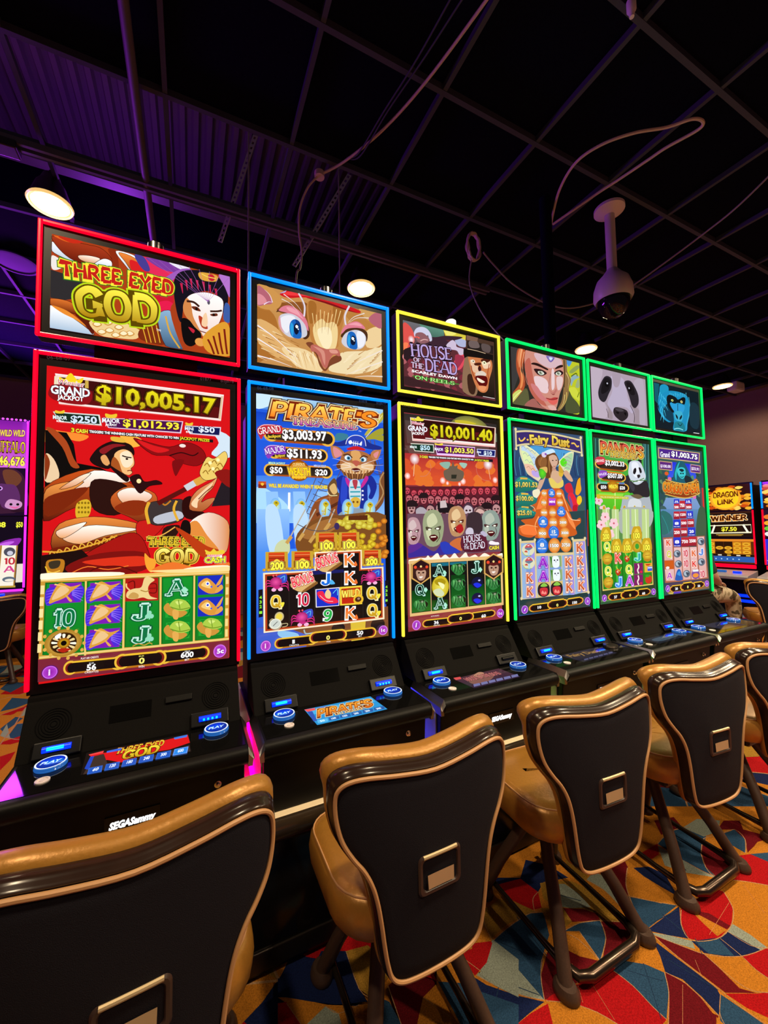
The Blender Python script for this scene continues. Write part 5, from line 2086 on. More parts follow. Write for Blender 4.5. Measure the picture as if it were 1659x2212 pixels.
Q 4a4030 347,2907 419,2932 406,2889
E f0f0e0 294 2899 17 8
E f0f0e0 383 2905 18 9
Q 4a0c10 287,2832 346,2851 386,2821 332,2784
L f0e8d0 11 304,2828 363,2830
C 4a4030 7 394,2881 404,2829 367,2779
Q c8c0d0 706,2863 736,2909 793,2901 800,2846 742,2824
Q 5a1c30 676,2833 917,2836 965,2788 951,2679 672,2688
Q b8b0c8 888,2860 929,2875 977,2835 936,2820
T e8e0f0|38101c 679 2763 905 2782 65 s HOUSE
T e8e0f0|38101c 690 2732 730 2734 21 s OF
T e8e0f0|38101c 680 2702 748 2704 27 s THE
T e8e0f0|38101c 759 2695 944 2709 63 s DEAD
T 3a1018 681 2676 936 2685 12 b SCARLET DAWN
T f0e040|6a5a08 993 2687 1119 2690 35 b CASH
Q f0e8f0 1003,2740 999,2768 1030,2775 1075,2762 1116,2757 1115,2733
Q f8ecd8 62,2625 142,2635 184,2641 243,2638 269,2659 302,2636 373,2677 407,2631 461,2659 513,2627 569,2669 623,2622 699,2672 735,2625 813,2645 860,2620 930,2656 1029,2621 1158,2647 1156,2599 830,2590 459,2592 63,2589
P e0b878 66,2617 1157,2623 1157,2122 65,2119
P 141210 87,2588 1130,2588 1131,2148 83,2146
P 0a3a10>166a20 300,2245 475,2237 477,2145 300,2144
P 0a3a10>166a20 522,2462 683,2460 682,2144 513,2152
P 0a3a10>166a20 722,2359 914,2353 917,2152 720,2155
P 0a3a10>166a20 90,2348 286,2340 285,2153 86,2151
P 0a3a10>166a20 936,2422 1123,2418 1128,2148 933,2150
L e8c088 6 293,2589 291,2141
L e8c088 7 502,2590 501,2142
L e8c088 7 715,2589 714,2144
L e8c088 7 928,2590 926,2147
P 1a6a80 305,2585 494,2583 493,2553 307,2554
P 1a6a80 512,2582 706,2584 705,2558 513,2558
Q 2f7a3a 107,2212 133,2259 241,2250 252,2192 180,2152
P 6ab86a 125,2253 145,2248 131,2194
L 0c200c 5 166,2257 131,2178
P 6ab86a 156,2250 177,2245 161,2181
L 0c200c 5 169,2256 166,2175
P 6ab86a 187,2248 208,2242 191,2178
L 0c200c 5 173,2256 201,2172
P 6ab86a 219,2245 240,2239 221,2186
L 0c200c 5 176,2256 236,2168
Q 1c3a1c 166,2249 216,2259 207,2232
E 8a9a7a 195 2240 13 10
Q 102010 224,2244 257,2220 239,2186
Q 2f7a3a 524,2514 552,2565 672,2559 684,2498 604,2454
P 6ab86a 543,2558 566,2553 550,2496
L 0c200c 6 589,2563 550,2479
P 6ab86a 578,2556 600,2552 583,2483
L 0c200c 6 593,2563 588,2477
P 6ab86a 612,2555 635,2550 616,2481
L 0c200c 6 596,2563 627,2475
P 6ab86a 648,2553 671,2548 649,2490
L 0c200c 6 600,2563 665,2473
Q 1c3a1c 589,2556 644,2568 634,2538
E 8a9a7a 621 2547 15 11
Q 102010 653,2553 690,2528 670,2491
Q 2f7a3a 519,2370 548,2420 667,2412 679,2351 599,2308
P 6ab86a 539,2413 561,2408 546,2351
L 0c200c 6 584,2417 545,2334
P 6ab86a 573,2411 596,2405 578,2338
L 0c200c 6 588,2417 583,2332
P 6ab86a 608,2408 631,2403 611,2335
L 0c200c 6 592,2417 622,2329
P 6ab86a 643,2406 666,2401 645,2344
L 0c200c 6 595,2417 661,2326
Q 1c3a1c 584,2410 640,2421 629,2392
E 8a9a7a 616 2400 15 10
Q 102010 648,2406 685,2381 665,2344
Q 2f7a3a 519,2218 548,2267 667,2258 679,2196 599,2155
P 6ab86a 538,2261 561,2255 546,2199
L 0c200c 6 584,2264 545,2182
P 6ab86a 573,2258 596,2252 578,2185
L 0c200c 6 588,2264 583,2179
P 6ab86a 608,2255 630,2249 611,2182
L 0c200c 6 591,2264 622,2175
P 6ab86a 643,2252 666,2246 644,2190
L 0c200c 6 595,2264 660,2172
Q 1c3a1c 584,2257 639,2267 629,2238
E 8a9a7a 616 2247 15 10
Q 102010 648,2252 684,2226 665,2190
Q 2f7a3a 934,2348 965,2400 1096,2392 1109,2328 1021,2283
P 6ab86a 955,2393 980,2388 963,2328
L 0c200c 6 1005,2398 962,2311
P 6ab86a 993,2391 1018,2385 998,2314
L 0c200c 6 1009,2397 1004,2308
P 6ab86a 1031,2388 1056,2382 1034,2311
L 0c200c 6 1013,2397 1046,2305
P 6ab86a 1070,2386 1095,2380 1071,2320
L 0c200c 6 1017,2397 1089,2301
Q 1c3a1c 1005,2390 1066,2402 1055,2371
E 8a9a7a 1040 2380 16 11
Q 102010 1076,2385 1116,2359 1094,2321
Q 2f7a3a 934,2212 965,2264 1096,2254 1109,2189 1021,2146
P 6ab86a 955,2257 980,2251 963,2192
L 0c200c 6 1005,2261 962,2175
P 6ab86a 993,2254 1018,2248 998,2178
L 0c200c 6 1009,2260 1004,2171
P 6ab86a 1031,2251 1056,2245 1034,2174
L 0c200c 6 1013,2260 1046,2167
P 6ab86a 1069,2248 1094,2242 1071,2183
L 0c200c 6 1017,2260 1088,2164
Q 1c3a1c 1005,2253 1066,2264 1054,2233
E 8a9a7a 1040 2242 16 11
Q 102010 1075,2247 1115,2220 1093,2183
T 12402c|c0f0e0|0a2a1c 337 2466 437 2468 94 s A
T 12402c|c0f0e0|0a2a1c 122 2310 217 2311 85 s Q
T 12402c|c0f0e0|0a2a1c 337 2166 437 2167 94 s A
T 12402c|c0f0e0|0a2a1c 761 2469 855 2473 99 s J
P a8e8d0 420,2491 443,2515 465,2488 442,2461
P a8e8d0 210,2349 232,2372 252,2346 230,2320
P a8e8d0 420,2190 443,2214 465,2186 442,2161
P a8e8d0 841,2497 867,2523 890,2494 864,2466
E e8e060@c8b018 392 2364 94 101
Q d0d8b0 311,2330 381,2347 432,2299 405,2272 345,2284
Q a89010 331,2423 401,2440 453,2408 417,2366 347,2386
Q f0f0b0 365,2406 435,2380 416,2337
E 14143a 822 2371 69 55
Q 2030e0 774,2359 822,2371 875,2344 821,2321
E c8c8f0 847 2392 15 8
E 14143a 817 2218 69 55
Q 2030e0 769,2207 817,2218 869,2191 815,2169
E c8c8f0 842 2239 15 8
P d8a858 185,2637 290,2585 286,2455 179,2398 82,2458 85,2585
P 3a1c18 185,2623 275,2579 272,2463 180,2410 95,2464 98,2577
Q b89078 133,2525 233,2523 218,2445 156,2442
Q 2a1014 101,2563 185,2612 268,2557 183,2544
Q 5a1a18 125,2544 183,2555 246,2541 183,2523
E f0d080 184 2562 12 10
E e84828 125 2558 16 14
E e84828 246 2555 15 13
E 2a0c08 161 2506 12 7
E 2a0c08 206 2505 12 7
Q f0e8e0 160,2470 202,2471 181,2455
C 7a4a30 6 182,2501 177,2480
P d8a858 1035,2650 1161,2593 1155,2450 1025,2387 908,2453 913,2593
P 3a1c18 1035,2635 1143,2586 1138,2459 1026,2400 924,2460 929,2584
Q b89078 970,2527 1091,2525 1073,2439 997,2436
Q 2a1014 932,2568 1034,2623 1134,2563 1031,2548
Q 5a1a18 961,2547 1032,2560 1108,2544 1030,2524
E f0d080 1032 2567 14 11
E e84828 962 2563 20 16
E e84828 1108 2560 18 14
E 2a0c08 1004 2506 14 8
E 2a0c08 1058 2505 14 8
Q f0e8e0 1003,2467 1053,2468 1027,2450
C 7a4a30 7 1029,2501 1024,2477
L f0c030>b06010 71 223,2042 478,2038
E e8b838 223 2042 38 33
E e8b838 478 2038 41 34
L 120a0c 51 223,2042 478,2038
E 7a1c18 223 2042 28 23
E 7a1c18 478 2038 29 24
E 140a0c 232 2040 25 22
E 140a0c 468 2040 27 22
L f0c030>b06010 71 749,2054 992,2058
E e8b838 749 2054 40 32
E e8b838 992 2058 42 32
L 120a0c 51 749,2054 992,2058
E 7a1c18 749 2054 29 23
E 7a1c18 992 2058 30 23
E 140a0c 759 2053 26 21
E 140a0c 982 2059 28 21
L f0c030>b06010 86 501,2054 716,2054
E e8b838 501 2054 47 39
E e8b838 716 2054 50 40
L 120a0c 62 501,2054 716,2054
E 7a1c18 501 2054 34 28
E 7a1c18 716 2054 36 29
E 140a0c 512 2053 31 26
E 140a0c 704 2055 33 26
T fff 308 2028 359 2028 29 b 36
T f8f07a 593 2033 623 2034 30 b 0
T fff 856 2029 912 2029 30 b 60
T fff 275 2098 365 2097 10 r AUTHORIZED
T fff 303 2011 370 2011 10 r CREDIT(S)
E e090f0 121 2041 44 43
E 8a20a0@b048c8 121 2041 39 38
T f8e8fc 109 2024 132 2027 39 bi i
E e090f0 1096 2048 45 44
E 8a20a0@b048c8 1096 2048 39 39
T fff 1075 2034 1118 2035 28 b 1c
P f0d8d0 98,3932 1111,3938 1098,3732 118,3715
P 5a1014 106,3925 1103,3931 1092,3764 126,3738
P 2a0808 122,3918 1090,3928 1083,3870 282,3849
L fff 7 258,3753 1083,3757
L f0a0a0 8 122,3724 1088,3734
L e8c8a0 8 1101,3933 1084,3763
T e8e020>c0b010|4a3a04|180400 314 3780 1064 3794 113 b $10,001.40
T f0f0fa|5a2030 74 3810 283 3813 48 b GRAND
T fff|5a2030 112 3775 250 3780 25 b JACKPOT
T d85878|fff 115 3873 248 3875 25 bi Winning
Q e8d840 118,3906 113,3931 148,3920 182,3950 216,3932 241,3934 232,3911
P e8e8d8 96,3691 348,3700 350,3621 140,3621
P 103020 100,3684 341,3693 343,3628 145,3627
T c0e4f4|0c2418 198 3639 307 3641 43 b $50
T e0f0f0 91 3647 165 3649 22 b MINOR
P e8c0f0 362,3705 835,3712 827,3608 381,3601
P 5a1060 368,3698 828,3703 820,3631 386,3620
T f0e860|3a0a30 473 3638 816 3645 50 b $1,003.50
T f0f0ff 357 3645 455 3646 27 b MAJOR
Q f0d040 366,3698 362,3713 401,3708 446,3718 444,3698
P d8d8f8 854,3697 1097,3703 1089,3629 877,3627
P 182068 861,3691 1089,3695 1081,3639 883,3637
T dff0ff|101850 942 3643 1050 3645 40 b $10
T e0e8f4 856 3656 907 3656 19 b MINI
P 1c1420 280,3590 1057,3603 1056,3574 284,3561
T fff 288 3569 811 3577 15 b TRIGGERS THE WINNING CASH FEATURE WITH CHANCES TO WIN
T e8e030 821 3574 1005 3574 19 b JACKPOT PRIZES
T f0e83a|3a6a10 191 3564 277 3564 22 b 3 CASH
T 3a3428 25 4021 150 4022 21 r 06-68-09
'''
ART['deck2'] = '''
P 4a2a34>2a1c30 341,-279 865,-260 883,-513 369,-527
Q 7a5048 452,-325 624,-262 692,-331 763,-338 585,-456 422,-453
Q a87860 536,-309 633,-251 667,-286 578,-363
P c84848 357,-258 425,-265 402,-312 344,-311
T c87070|2a1014 416 -379 791 -385 69 s HOUSE OF THE DEAD
P 6a6a98 387,-503 414,-457 479,-458 455,-501
P 6a6a98 466,-502 495,-456 560,-457 536,-501
P 6a6a98 547,-501 577,-455 644,-456 618,-500
P 6a6a98 629,-500 661,-453 730,-454 702,-499
P 6a6a98 714,-499 747,-452 817,-453 788,-498
P 6a6a98 800,-498 835,-450 907,-451 876,-497
'''
ART['top3'] = '''
P 2c2a24 70,4236 1162,4236 1162,4870 70,4870
P 3a3838 70,4870 201,4870 168,4553 70,4335
P 8ab0d0 920,4870 1152,4870 1142,4707 913,4744
Q b8c028 949,4839 1056,4870 1152,4870 1114,4248 988,4256 948,4456 940,4675
Q 4a90d0 930,4865 1024,4870 968,4797
Q 8a9a50 975,4740 1107,4836 1148,4813 1026,4726
Q 8aa8b0 990,4638 1024,4696 1099,4715 1141,4692 1053,4648 996,4566
C 50601c 13 1109,4702 1090,4736 1003,4685
Q 98a878 1069,4569 1106,4656 1139,4661 1133,4571
Q c8d040 952,4530 1058,4560 1128,4480 1123,4405 990,4462
C 5a7010 11 1094,4446 1130,4511
Q 5a5a38 70,4241 177,4364 289,4434 316,4246 243,4236
Q 4a5030 940,4499 1009,4435 1090,4379 1129,4317 1093,4253 885,4251
Q c88878 291,4870 458,4870 620,4868 859,4870 882,4739 863,4575 794,4435 747,4299 695,4243 568,4236 448,4304 342,4401 293,4532 265,4707
Q b86050 265,4707 342,4789 372,4655 403,4521 472,4391 580,4278 448,4304 342,4401 293,4532
Q d0b0b8 420,4860 630,4862 828,4862 844,4791 721,4741 623,4725 472,4770
Q e0c4c8 406,4591 539,4598 613,4552 608,4438 511,4424 420,4495
Q c87878 346,4498 439,4484 528,4391 602,4338 506,4332 398,4408
Q e0c8cc 680,4706 720,4712 722,4569 708,4495 669,4489
Q dcc0c0 755,4631 857,4647 830,4527 767,4489
Q d8a8a0 599,4281 697,4293 734,4248 636,4243
Q a06058 241,4236 376,4336 466,4278 578,4236 444,4236
Q 2a1614 362,4723 395,4746 471,4749 555,4728 622,4711 611,4694 525,4709 432,4721
Q 2a1614 735,4726 762,4759 824,4791 870,4796 864,4776 802,4751
Q 2c1618 401,4674 486,4688 562,4679 600,4657 560,4629 502,4613 446,4625
Q 2c1618 718,4676 760,4712 821,4729 870,4708 838,4673 766,4655
Q d8dcd0 461,4656 523,4669 560,4644 511,4622 474,4630
Q d8dcd0 743,4680 789,4709 834,4695 807,4663 757,4661
E 8a9a80 503 4647 27 20
E 8a9a80 786 4686 26 19
E 101010 501 4648 10 7
E 101010 784 4685 9 7
E fff 511 4655 6 4
E fff 795 4693 6 4
C a06868 10 658,4659 634,4570 615,4481
Q b87068 615,4481 647,4450 705,4433 747,4471 738,4499 686,4449
Q 8a4038 637,4445 675,4429 720,4435 684,4416
Q b03838 565,4368 643,4371 693,4389 752,4397 762,4387 721,4360 642,4350
Q d86058 575,4362 642,4354 751,4371 739,4327 688,4303 630,4313
C 5a1818 6 570,4365 642,4357 701,4365 760,4388
Q 8a7ab8 600,4861 728,4866 711,4826 670,4798 627,4819
Q c8d8f0 644,4850 698,4853 676,4820 657,4824
C 5a4a98 8 610,4859 637,4813 670,4801 707,4833 723,4861
Q b0502c 173,4862 273,4870 258,4761 207,4628 249,4566 253,4457 205,4382 85,4264 70,4268 71,4349 154,4442 184,4515 145,4618 141,4733
Q d88050 191,4859 245,4869 213,4746 182,4651 166,4703 160,4757
Q e08a50 198,4627 231,4549 217,4452 180,4419 202,4518
M f0b080 13 227,4866 193,4708 222,4548
M f0b080 10 262,4844 229,4700 246,4497
Q c8d068 70,4335 161,4403 196,4387 85,4264 70,4261
C e8f0a0 7 73,4282 132,4344 206,4395
C 8a3018 7 258,4761 234,4633 266,4527 267,4459
C b88070 7 279,4612 275,4529 300,4477
Q 8a6a40 869,4869 930,4865 933,4733 990,4638 953,4545 938,4454 869,4329 794,4255 744,4249 821,4366 859,4516 870,4700
M d8c080 14 911,4714 958,4634 932,4527
M d8c060 12 908,4480 892,4375 795,4262
M e8d880 9 876,4446 850,4348 775,4260
C 3a2414 12 889,4865 886,4710 871,4533
'''
ART['main3'] = '''
P 2a4a78 62,1978 1165,1978 1165,3988 62,3988
P 3a5070>24406a 69,3983 1165,3986 1158,3481 62,3446
Q 4a98d0 309,3796 784,3791 967,3790 774,3606 428,3613
C 4a88a8 8 83,3725 69,3591 89,3460
C 1c3050 8 269,3713 255,3603 276,3469
C 4a88a8 8 463,3702 449,3614 470,3478
C 1c3050 8 667,3760 650,3626 672,3488
C 4a88a8 9 876,3749 860,3639 882,3498
C 1c3050 9 1094,3737 1078,3652 1101,3508
C 4a88a8 8 229,3721 215,3600 235,3467
C 1c3050 8 421,3709 407,3612 428,3476
C 4a88a8 8 620,3697 607,3624 628,3486
C 1c3050 9 831,3756 814,3636 837,3495
C 4a88a8 9 1047,3745 1031,3649 1054,3506
C 1c3050 8 190,3728 175,3598 195,3465
C 4a88a8 8 380,3717 365,3609 386,3474
C 1c3050 8 577,3705 563,3621 585,3484
C 4a88a8 9 787,3764 769,3634 791,3493
C 1c3050 9 1001,3753 984,3647 1006,3503
C 4a88a8 8 147,3668 135,3595 155,3464
C 1c3050 8 339,3724 324,3607 345,3472
P 3a5a58 62,3145 1144,3262 1139,3002 62,3002
Q d8d8b0 157,3804 193,3817 272,3793 379,3747 451,3697 505,3645 480,3520 419,3421 346,3445 249,3488 208,3573 168,3651 145,3729
Q b8d0e8 174,3792 288,3740 412,3653 424,3517 348,3473 259,3509 210,3613
Q d8e8a8 162,3731 268,3711 353,3581 279,3564 201,3613
Q e8b8a0 209,3586 335,3580 421,3462 293,3470
Q b8a0e0 314,3525 405,3516 420,3456 329,3472
C 8a98b0 5 173,3772 205,3787 230,3762
C 8a98b0 6 234,3753 267,3769 293,3744
C 8a98b0 6 297,3734 329,3750 355,3724
C 8a98b0 6 359,3714 392,3730 419,3705
C 8a98b0 5 195,3699 226,3715 252,3690
C 8a98b0 6 256,3680 288,3696 314,3671
C 8a98b0 6 319,3661 351,3676 377,3651
C 8a98b0 6 382,3641 415,3657 441,3631
C 8a98b0 5 216,3627 248,3643 274,3617
C 8a98b0 6 278,3607 310,3623 336,3597
C 8a98b0 6 340,3587 373,3603 400,3577
C 8a98b0 6 404,3567 437,3583 464,3557
C a87858 5 238,3555 270,3570 296,3544
C a87858 6 300,3534 332,3550 358,3524
C a87858 6 363,3514 395,3529 422,3503
C a87858 6 426,3493 459,3509 486,3482
C e8f0b8 9 152,3790 219,3802 361,3745 451,3690
C d8c0a0 7 150,3756 208,3573 258,3488 418,3408
Q d8d8b0 977,3791 985,3748 958,3645 911,3542 898,3498 830,3538 753,3590 716,3630 758,3675 862,3739
Q a8d0a0 965,3761 948,3644 891,3555 795,3621 860,3718
E 58d820 811 3647 55 50
C e8f0b8 9 982,3787 862,3746 736,3646
C a08898 6 819,3694 870,3718 940,3694
C a08898 6 816,3651 868,3675 938,3651
C a08898 6 814,3608 866,3632 935,3608
C a08898 6 811,3565 863,3589 933,3564
Q 6a4020 395,3679 471,3726 568,3760 654,3760 720,3701 736,3632 674,3572 609,3457 477,3465 388,3556 364,3623
Q 8a5a30 412,3653 489,3699 544,3662 520,3577 427,3586
M c89050 13 584,3706 577,3566 600,3457
M a87038 11 489,3699 438,3614 480,3520
Q c8e0f0 491,3734 569,3774 646,3787 683,3755 644,3745 546,3717
E d8c8e0 504 3714 38 31
E 8a50b0 530 3722 17 13
Q d0a890 584,3699 643,3724 700,3707 717,3645 684,3586 654,3564 617,3597 591,3651
E 3a2418 637 3657 14 6
E 3a2418 693 3663 12 6
C a03838 6 641,3594 660,3591 680,3597
Q c09078 625,3576 674,3572 690,3517 630,3486
E 60e020@48a030 470 3506 56 65
Q d8b060 426,3558 539,3578 536,3509 481,3547
Q d0a888 633,3542 730,3533 776,3464 763,3407 663,3376 588,3421 602,3498
Q d8b038 731,3547 800,3536 777,3479 728,3490
Q e0c860 561,3448 619,3450 684,3404 723,3406 785,3444 791,3380 740,3350 661,3341 595,3359
Q c8a030 735,3617 791,3564 799,3522 730,3533
Q cfa488 799,3522 861,3554 947,3458 935,3428 875,3447
Q cfa488 418,3415 475,3437 515,3467 453,3354 394,3291 367,3297
Q c82838 821,3388 904,3413 941,3357 948,3300 866,3291 818,3332
Q e02838 866,3284 948,3293 1014,3187 1021,3144 948,3129 871,3199
Q 7a4a90 875,3263 922,3200 945,3072 897,3128
Q b81828 929,3143 1011,3151 984,3044 942,3029
Q e8a020 992,3344 1029,3447 1073,3485 1079,3405 1085,3333 1029,3274 988,3287
Q f0c020 1017,3252 1071,3267 1088,3210 1043,3159 1003,3187
C 1c1008 7 976,3344 1019,3446 1073,3488
Q c85a20 412,3285 545,3330 759,3337 812,3226 920,3002 253,3002 331,3122 278,3148 361,3176
Q f08040 428,3245 526,3316 474,3042 325,3002
M ffb070 20 766,3281 828,3149 890,3008
C f8c890 7 260,3148 330,3108 343,3002
Q e8e0c0 312,3303 395,3325 421,3285 363,3223 318,3242
Q 2a8a80>1a6a5a 62,3397 175,3459 342,3410 398,3380 318,3312 62,3287
C 4ab8a0 6 62,3382 211,3437 360,3378
Q 2a8a80>1a6a5a 62,3232 170,3286 321,3238 371,3210 299,3149 62,3131
C 4ab8a0 6 62,3217 203,3265 337,3209
Q 2a8a80>1a6a5a 62,3086 168,3133 298,3088 341,3061 279,3008 62,2995
C 4ab8a0 6 62,3073 196,3114 311,3061
T f0e070>d0a840|1a3a2c 59 3341 383 3345 53 b $1,001.53
T f0e070>d0a840|1a3a2c 62 3194 316 3192 51 b $100.00
T f0e070>d0a840|1a3a2c 69 3047 273 3041 50 b $25.01
P e0b040 136,3443 238,3442 237,3424 135,3423
P e0b040 142,3278 243,3275 242,3257 141,3258
P e0b040 140,3133 241,3129 240,3111 139,3113
E f8d078@d87018 479 3280 49 46
T fff|4a2a18 443 3269 513 3271 21 b 750
E 5aa8f8@1058c8 596 3287 54 50
C 8ac8ff 5 559,3306 598,3330 634,3308
T fff|1a2a7a 576 3280 614 3281 25 b 20
T fff|1a2a7a 559 3265 630 3267 8 b FREE GAMES
E f8d078@d87018 712 3283 51 46
T fff|4a2a18 674 3272 748 3274 21 b 2000
E f8d078@d87018 468 3178 51 49
T fff|4a2a18 430 3166 504 3168 22 b 750
P c050d8>8a1ab0 547,3225 652,3228 648,3148 542,3146
T fff 554 3176 639 3178 25 b MINI
E f8d078@d87018 721 3182 57 49
T fff|4a2a18 679 3171 761 3172 22 b 3000
E f8d078@d87018 457 3072 60 54
T fff|4a2a18 414 3060 499 3061 25 b 900
E f8d078@d87018 594 3073 61 55
T fff|4a2a18 549 3061 637 3061 25 b 1500
E 5aa8f8@1058c8 735 3081 67 59
C 8ac8ff 5 690,3104 738,3132 783,3105
T fff|1a2a7a 711 3074 758 3074 30 b 50
T fff|1a2a7a 690 3056 778 3056 9 b FREE GAMES
P 3a2a6a 93,3938 298,3961 695,3961 1111,3925 1101,3771 686,3797 291,3808 94,3772
C d8c898 20 84,3931 298,3958 694,3957 1111,3925
C d8c898 20 81,3778 291,3815 687,3815 1102,3778
L d8c898 22 89,3958 89,3748
L d8c898 25 1102,3958 1116,3750
E e0d0a0 89 3961 17 16
E e0d0a0 89 3748 17 16
E e0d0a0 1107 3958 21 18
E e0d0a0 1113 3749 21 18
T f0d860>c89a28|3a1a08 290 3821 581 3840 99 h Fairy
T f0d860>c89a28|3a1a08 625 3835 912 3829 106 h Dust
C f0c050 17 133,3869 150,3840 185,3846 222,3880
E f0c050 257 3859 14 11
C f0c050 18 941,3875 992,3879 1032,3846 1069,3856
P 2a4448>1c3838 66,3035 1134,3096 1116,1978 62,1995
Q c85a20 329,3083 403,3104 806,3108 919,2981 1034,3009 1041,2952 955,2896 929,2804 351,2789 334,2822 261,2797 173,2805 87,2840 91,2918 179,2937 120,2983 217,2996 289,3002 326,3036
Q f07838 107,2905 214,2930 320,2902 334,2822 244,2824 139,2839
C f8a868 7 99,2905 196,2933 357,2909
Q f08a48 824,3080 918,2967 954,2882 914,2896 838,2981
C f8d0a0 8 805,3093 879,2995 1032,2981
M ffb070 16 380,3023 321,2929 344,2835
Q 2a8a80>1a6a5a 62,3082 167,3120 298,3084 341,3063 280,3020 62,3009
C 4ab8a0 6 62,3071 195,3104 311,3063
T f0e070>d0a840|1a3a2c 68 3038 272 3039 50 b $25.01
E f8d078@d87018 461 3067 60 51
T fff|4a2a18 418 3055 504 3056 23 b 900
E f8d078@d87018 593 3068 61 52
T fff|4a2a18 549 3056 637 3056 24 b 1500
E 5aa8f8@1058c8 729 3072 71 50
C 8ac8ff 5 681,3092 732,3115 780,3092
T fff|1a2a7a 704 3066 754 3066 25 b 50
T fff|1a2a7a 682 3051 775 3051 8 b FREE GAMES
E 5aa8f8@1058c8 440 2962 76 66
C 8ac8ff 5 388,2988 443,3019 495,2988
T fff|1a2a7a 413 2954 466 2954 33 b 8
T fff|1a2a7a 389 2934 489 2934 11 b FREE GAMES
E f8d078@d87018 594 2958 71 62
T fff|4a2a18 543 2945 645 2944 28 b 1800
E f8d078@d87018 750 2957 73 61
T fff|4a2a18 697 2944 802 2943 28 b 3000
E f8d078@d87018 422 2837 76 66
T fff|4a2a18 367 2824 476 2822 30 b 900
E 5aa8f8@1058c8 594 2845 82 74
C 8ac8ff 5 538,2875 597,2908 653,2874
T fff|1a2a7a 565 2836 622 2835 37 b 15
T fff|1a2a7a 539 2815 647 2813 12 b FREE GAMES
E f8d078@d87018 771 2839 79 64
T fff|4a2a18 713 2826 827 2824 29 b 3000
E 5aa8f8@1058c8 409 2704 92 87
C 8ac8ff 5 346,2740 412,2778 475,2737
T fff|1a2a7a 376 2694 440 2692 43 b 8
T fff|1a2a7a 347 2669 468 2665 14 b FREE GAMES
E f8d078@d87018 596 2701 92 83
T fff|4a2a18 530 2685 661 2681 38 b 1500
E f8d078@d87018 778 2703 91 82
T fff|4a2a18 712 2687 843 2683 37 b 3750
P d8c490 84,2762 313,2766 317,2624 888,2616 886,2763 1103,2765 1127,2144 82,2151
P 7a98d0 102,2739 294,2740 285,2152 101,2159
P 7a98d0 316,2594 493,2591 488,2148 310,2154
P 7a98d0 508,2586 693,2587 688,2145 507,2147
P 7a98d0 707,2587 886,2588 885,2136 697,2144
P 7a98d0 905,2734 1090,2737 1097,2161 895,2138
P 90b0d8 102,2739 170,2739 160,2157 101,2159
P 90b0d8 316,2594 387,2594 373,2151 310,2154
P 90b0d8 707,2587 786,2588 780,2140 697,2144
P 90b0d8 905,2734 976,2736 977,2149 895,2138
P 9a90e0 240,2738 294,2740 285,2152 230,2154
P 9a90e0 442,2592 493,2591 488,2148 438,2149
P 9a90e0 836,2588 886,2588 885,2136 830,2138
P 9a90e0 1038,2737 1090,2737 1097,2161 1044,2158
E e0d0a0 94 2771 16 17
E e0d0a0 303 2770 16 17
E e0d0a0 887 2770 18 18
E e0d0a0 1095 2769 19 19
E e0d0a0 82 2163 15 17
E e0d0a0 1117 2145 19 18
E d8d8b8 201 2667 90 65
C 9ab850 7 118,2651 155,2611 243,2608
L a8d0e0 28 212,2667 203,2607
Q c85058 150,2689 209,2731 265,2688 206,2674
Q 6a7a90 151,2687 263,2688 205,2661
Q c84838 143,2646 170,2662 191,2641
Q f0d8d8 186,2714 222,2719 208,2706
E d8d8b8 199 2527 90 65
C 9ab850 7 116,2511 153,2472 241,2467
L a8d0e0 28 210,2526 201,2467
Q c85058 148,2549 207,2590 262,2547 204,2533
Q 6a7a90 149,2547 260,2546 203,2520
Q c84838 141,2507 168,2522 189,2501
Q f0d8d8 184,2573 219,2578 205,2566
T d86838>b84818|f8e0d0|c87858 156 2327 247 2324 87 k K
T d86838>b84818|f8e0d0|c87858 155 2185 246 2181 87 k K
T d86838>b84818|f8e0d0|c87858 748 2464 851 2463 93 k K
T d86838>b84818|f8e0d0|c87858 747 2324 850 2321 92 k K
T d86838>b84818|f8e0d0|c87858 746 2183 849 2179 92 k K
T d86838>b84818|f8e0d0|c87858 941 2616 1049 2616 95 k K
T d86838>b84818|f8e0d0|c87858 938 2466 1045 2465 94 k K
T d86838>b84818|f8e0d0|c87858 940 2328 1046 2326 94 k K
T d86838>b84818|f8e0d0|c87858 941 2185 1048 2181 94 k K
T a028c8>7818b0|d890f0|5a1a90 353 2476 459 2475 92 k A
T a028c8>7818b0|d890f0|5a1a90 351 2330 456 2327 92 k A
P 88a870 508,2585 688,2582 689,2465 509,2461
Q e8f0f8 548,2571 601,2585 648,2566 648,2468 557,2466
P 3a7a28 508,2585 543,2571 534,2484
E 3a3a48 580 2539 12 9
E 3a3a48 626 2540 12 9
Q a8a8b0 592,2527 610,2527 601,2511
P 88a870 510,2440 689,2435 691,2318 511,2317
Q e8f0f8 550,2425 603,2439 650,2420 649,2321 559,2320
P 3a7a28 510,2440 545,2426 536,2339
E 3a3a48 581 2393 12 9
E 3a3a48 627 2394 12 9
Q a8a8b0 594,2381 611,2381 603,2366
P d8b870 314,2317 492,2308 489,2152 310,2157
Q 2a1c20 321,2274 404,2308 481,2269 479,2182 396,2153 318,2189
Q c83038 346,2246 452,2244 443,2172 361,2172
Q f08a80 362,2192 382,2223 407,2188
Q f08a80 402,2182 422,2213 439,2186
Q 8ac048 352,2272 404,2304 458,2271 411,2261
P d8b870 507,2317 692,2308 688,2148 503,2154
Q 2a1c20 514,2273 601,2307 680,2268 678,2180 592,2150 511,2186
Q c83038 540,2244 650,2243 641,2169 555,2169
Q f08a80 556,2190 577,2222 603,2186
Q f08a80 598,2179 619,2212 637,2183
Q 8ac048 546,2271 600,2304 656,2270 607,2260
L f0c030>b06010 85 223,2049 469,2050
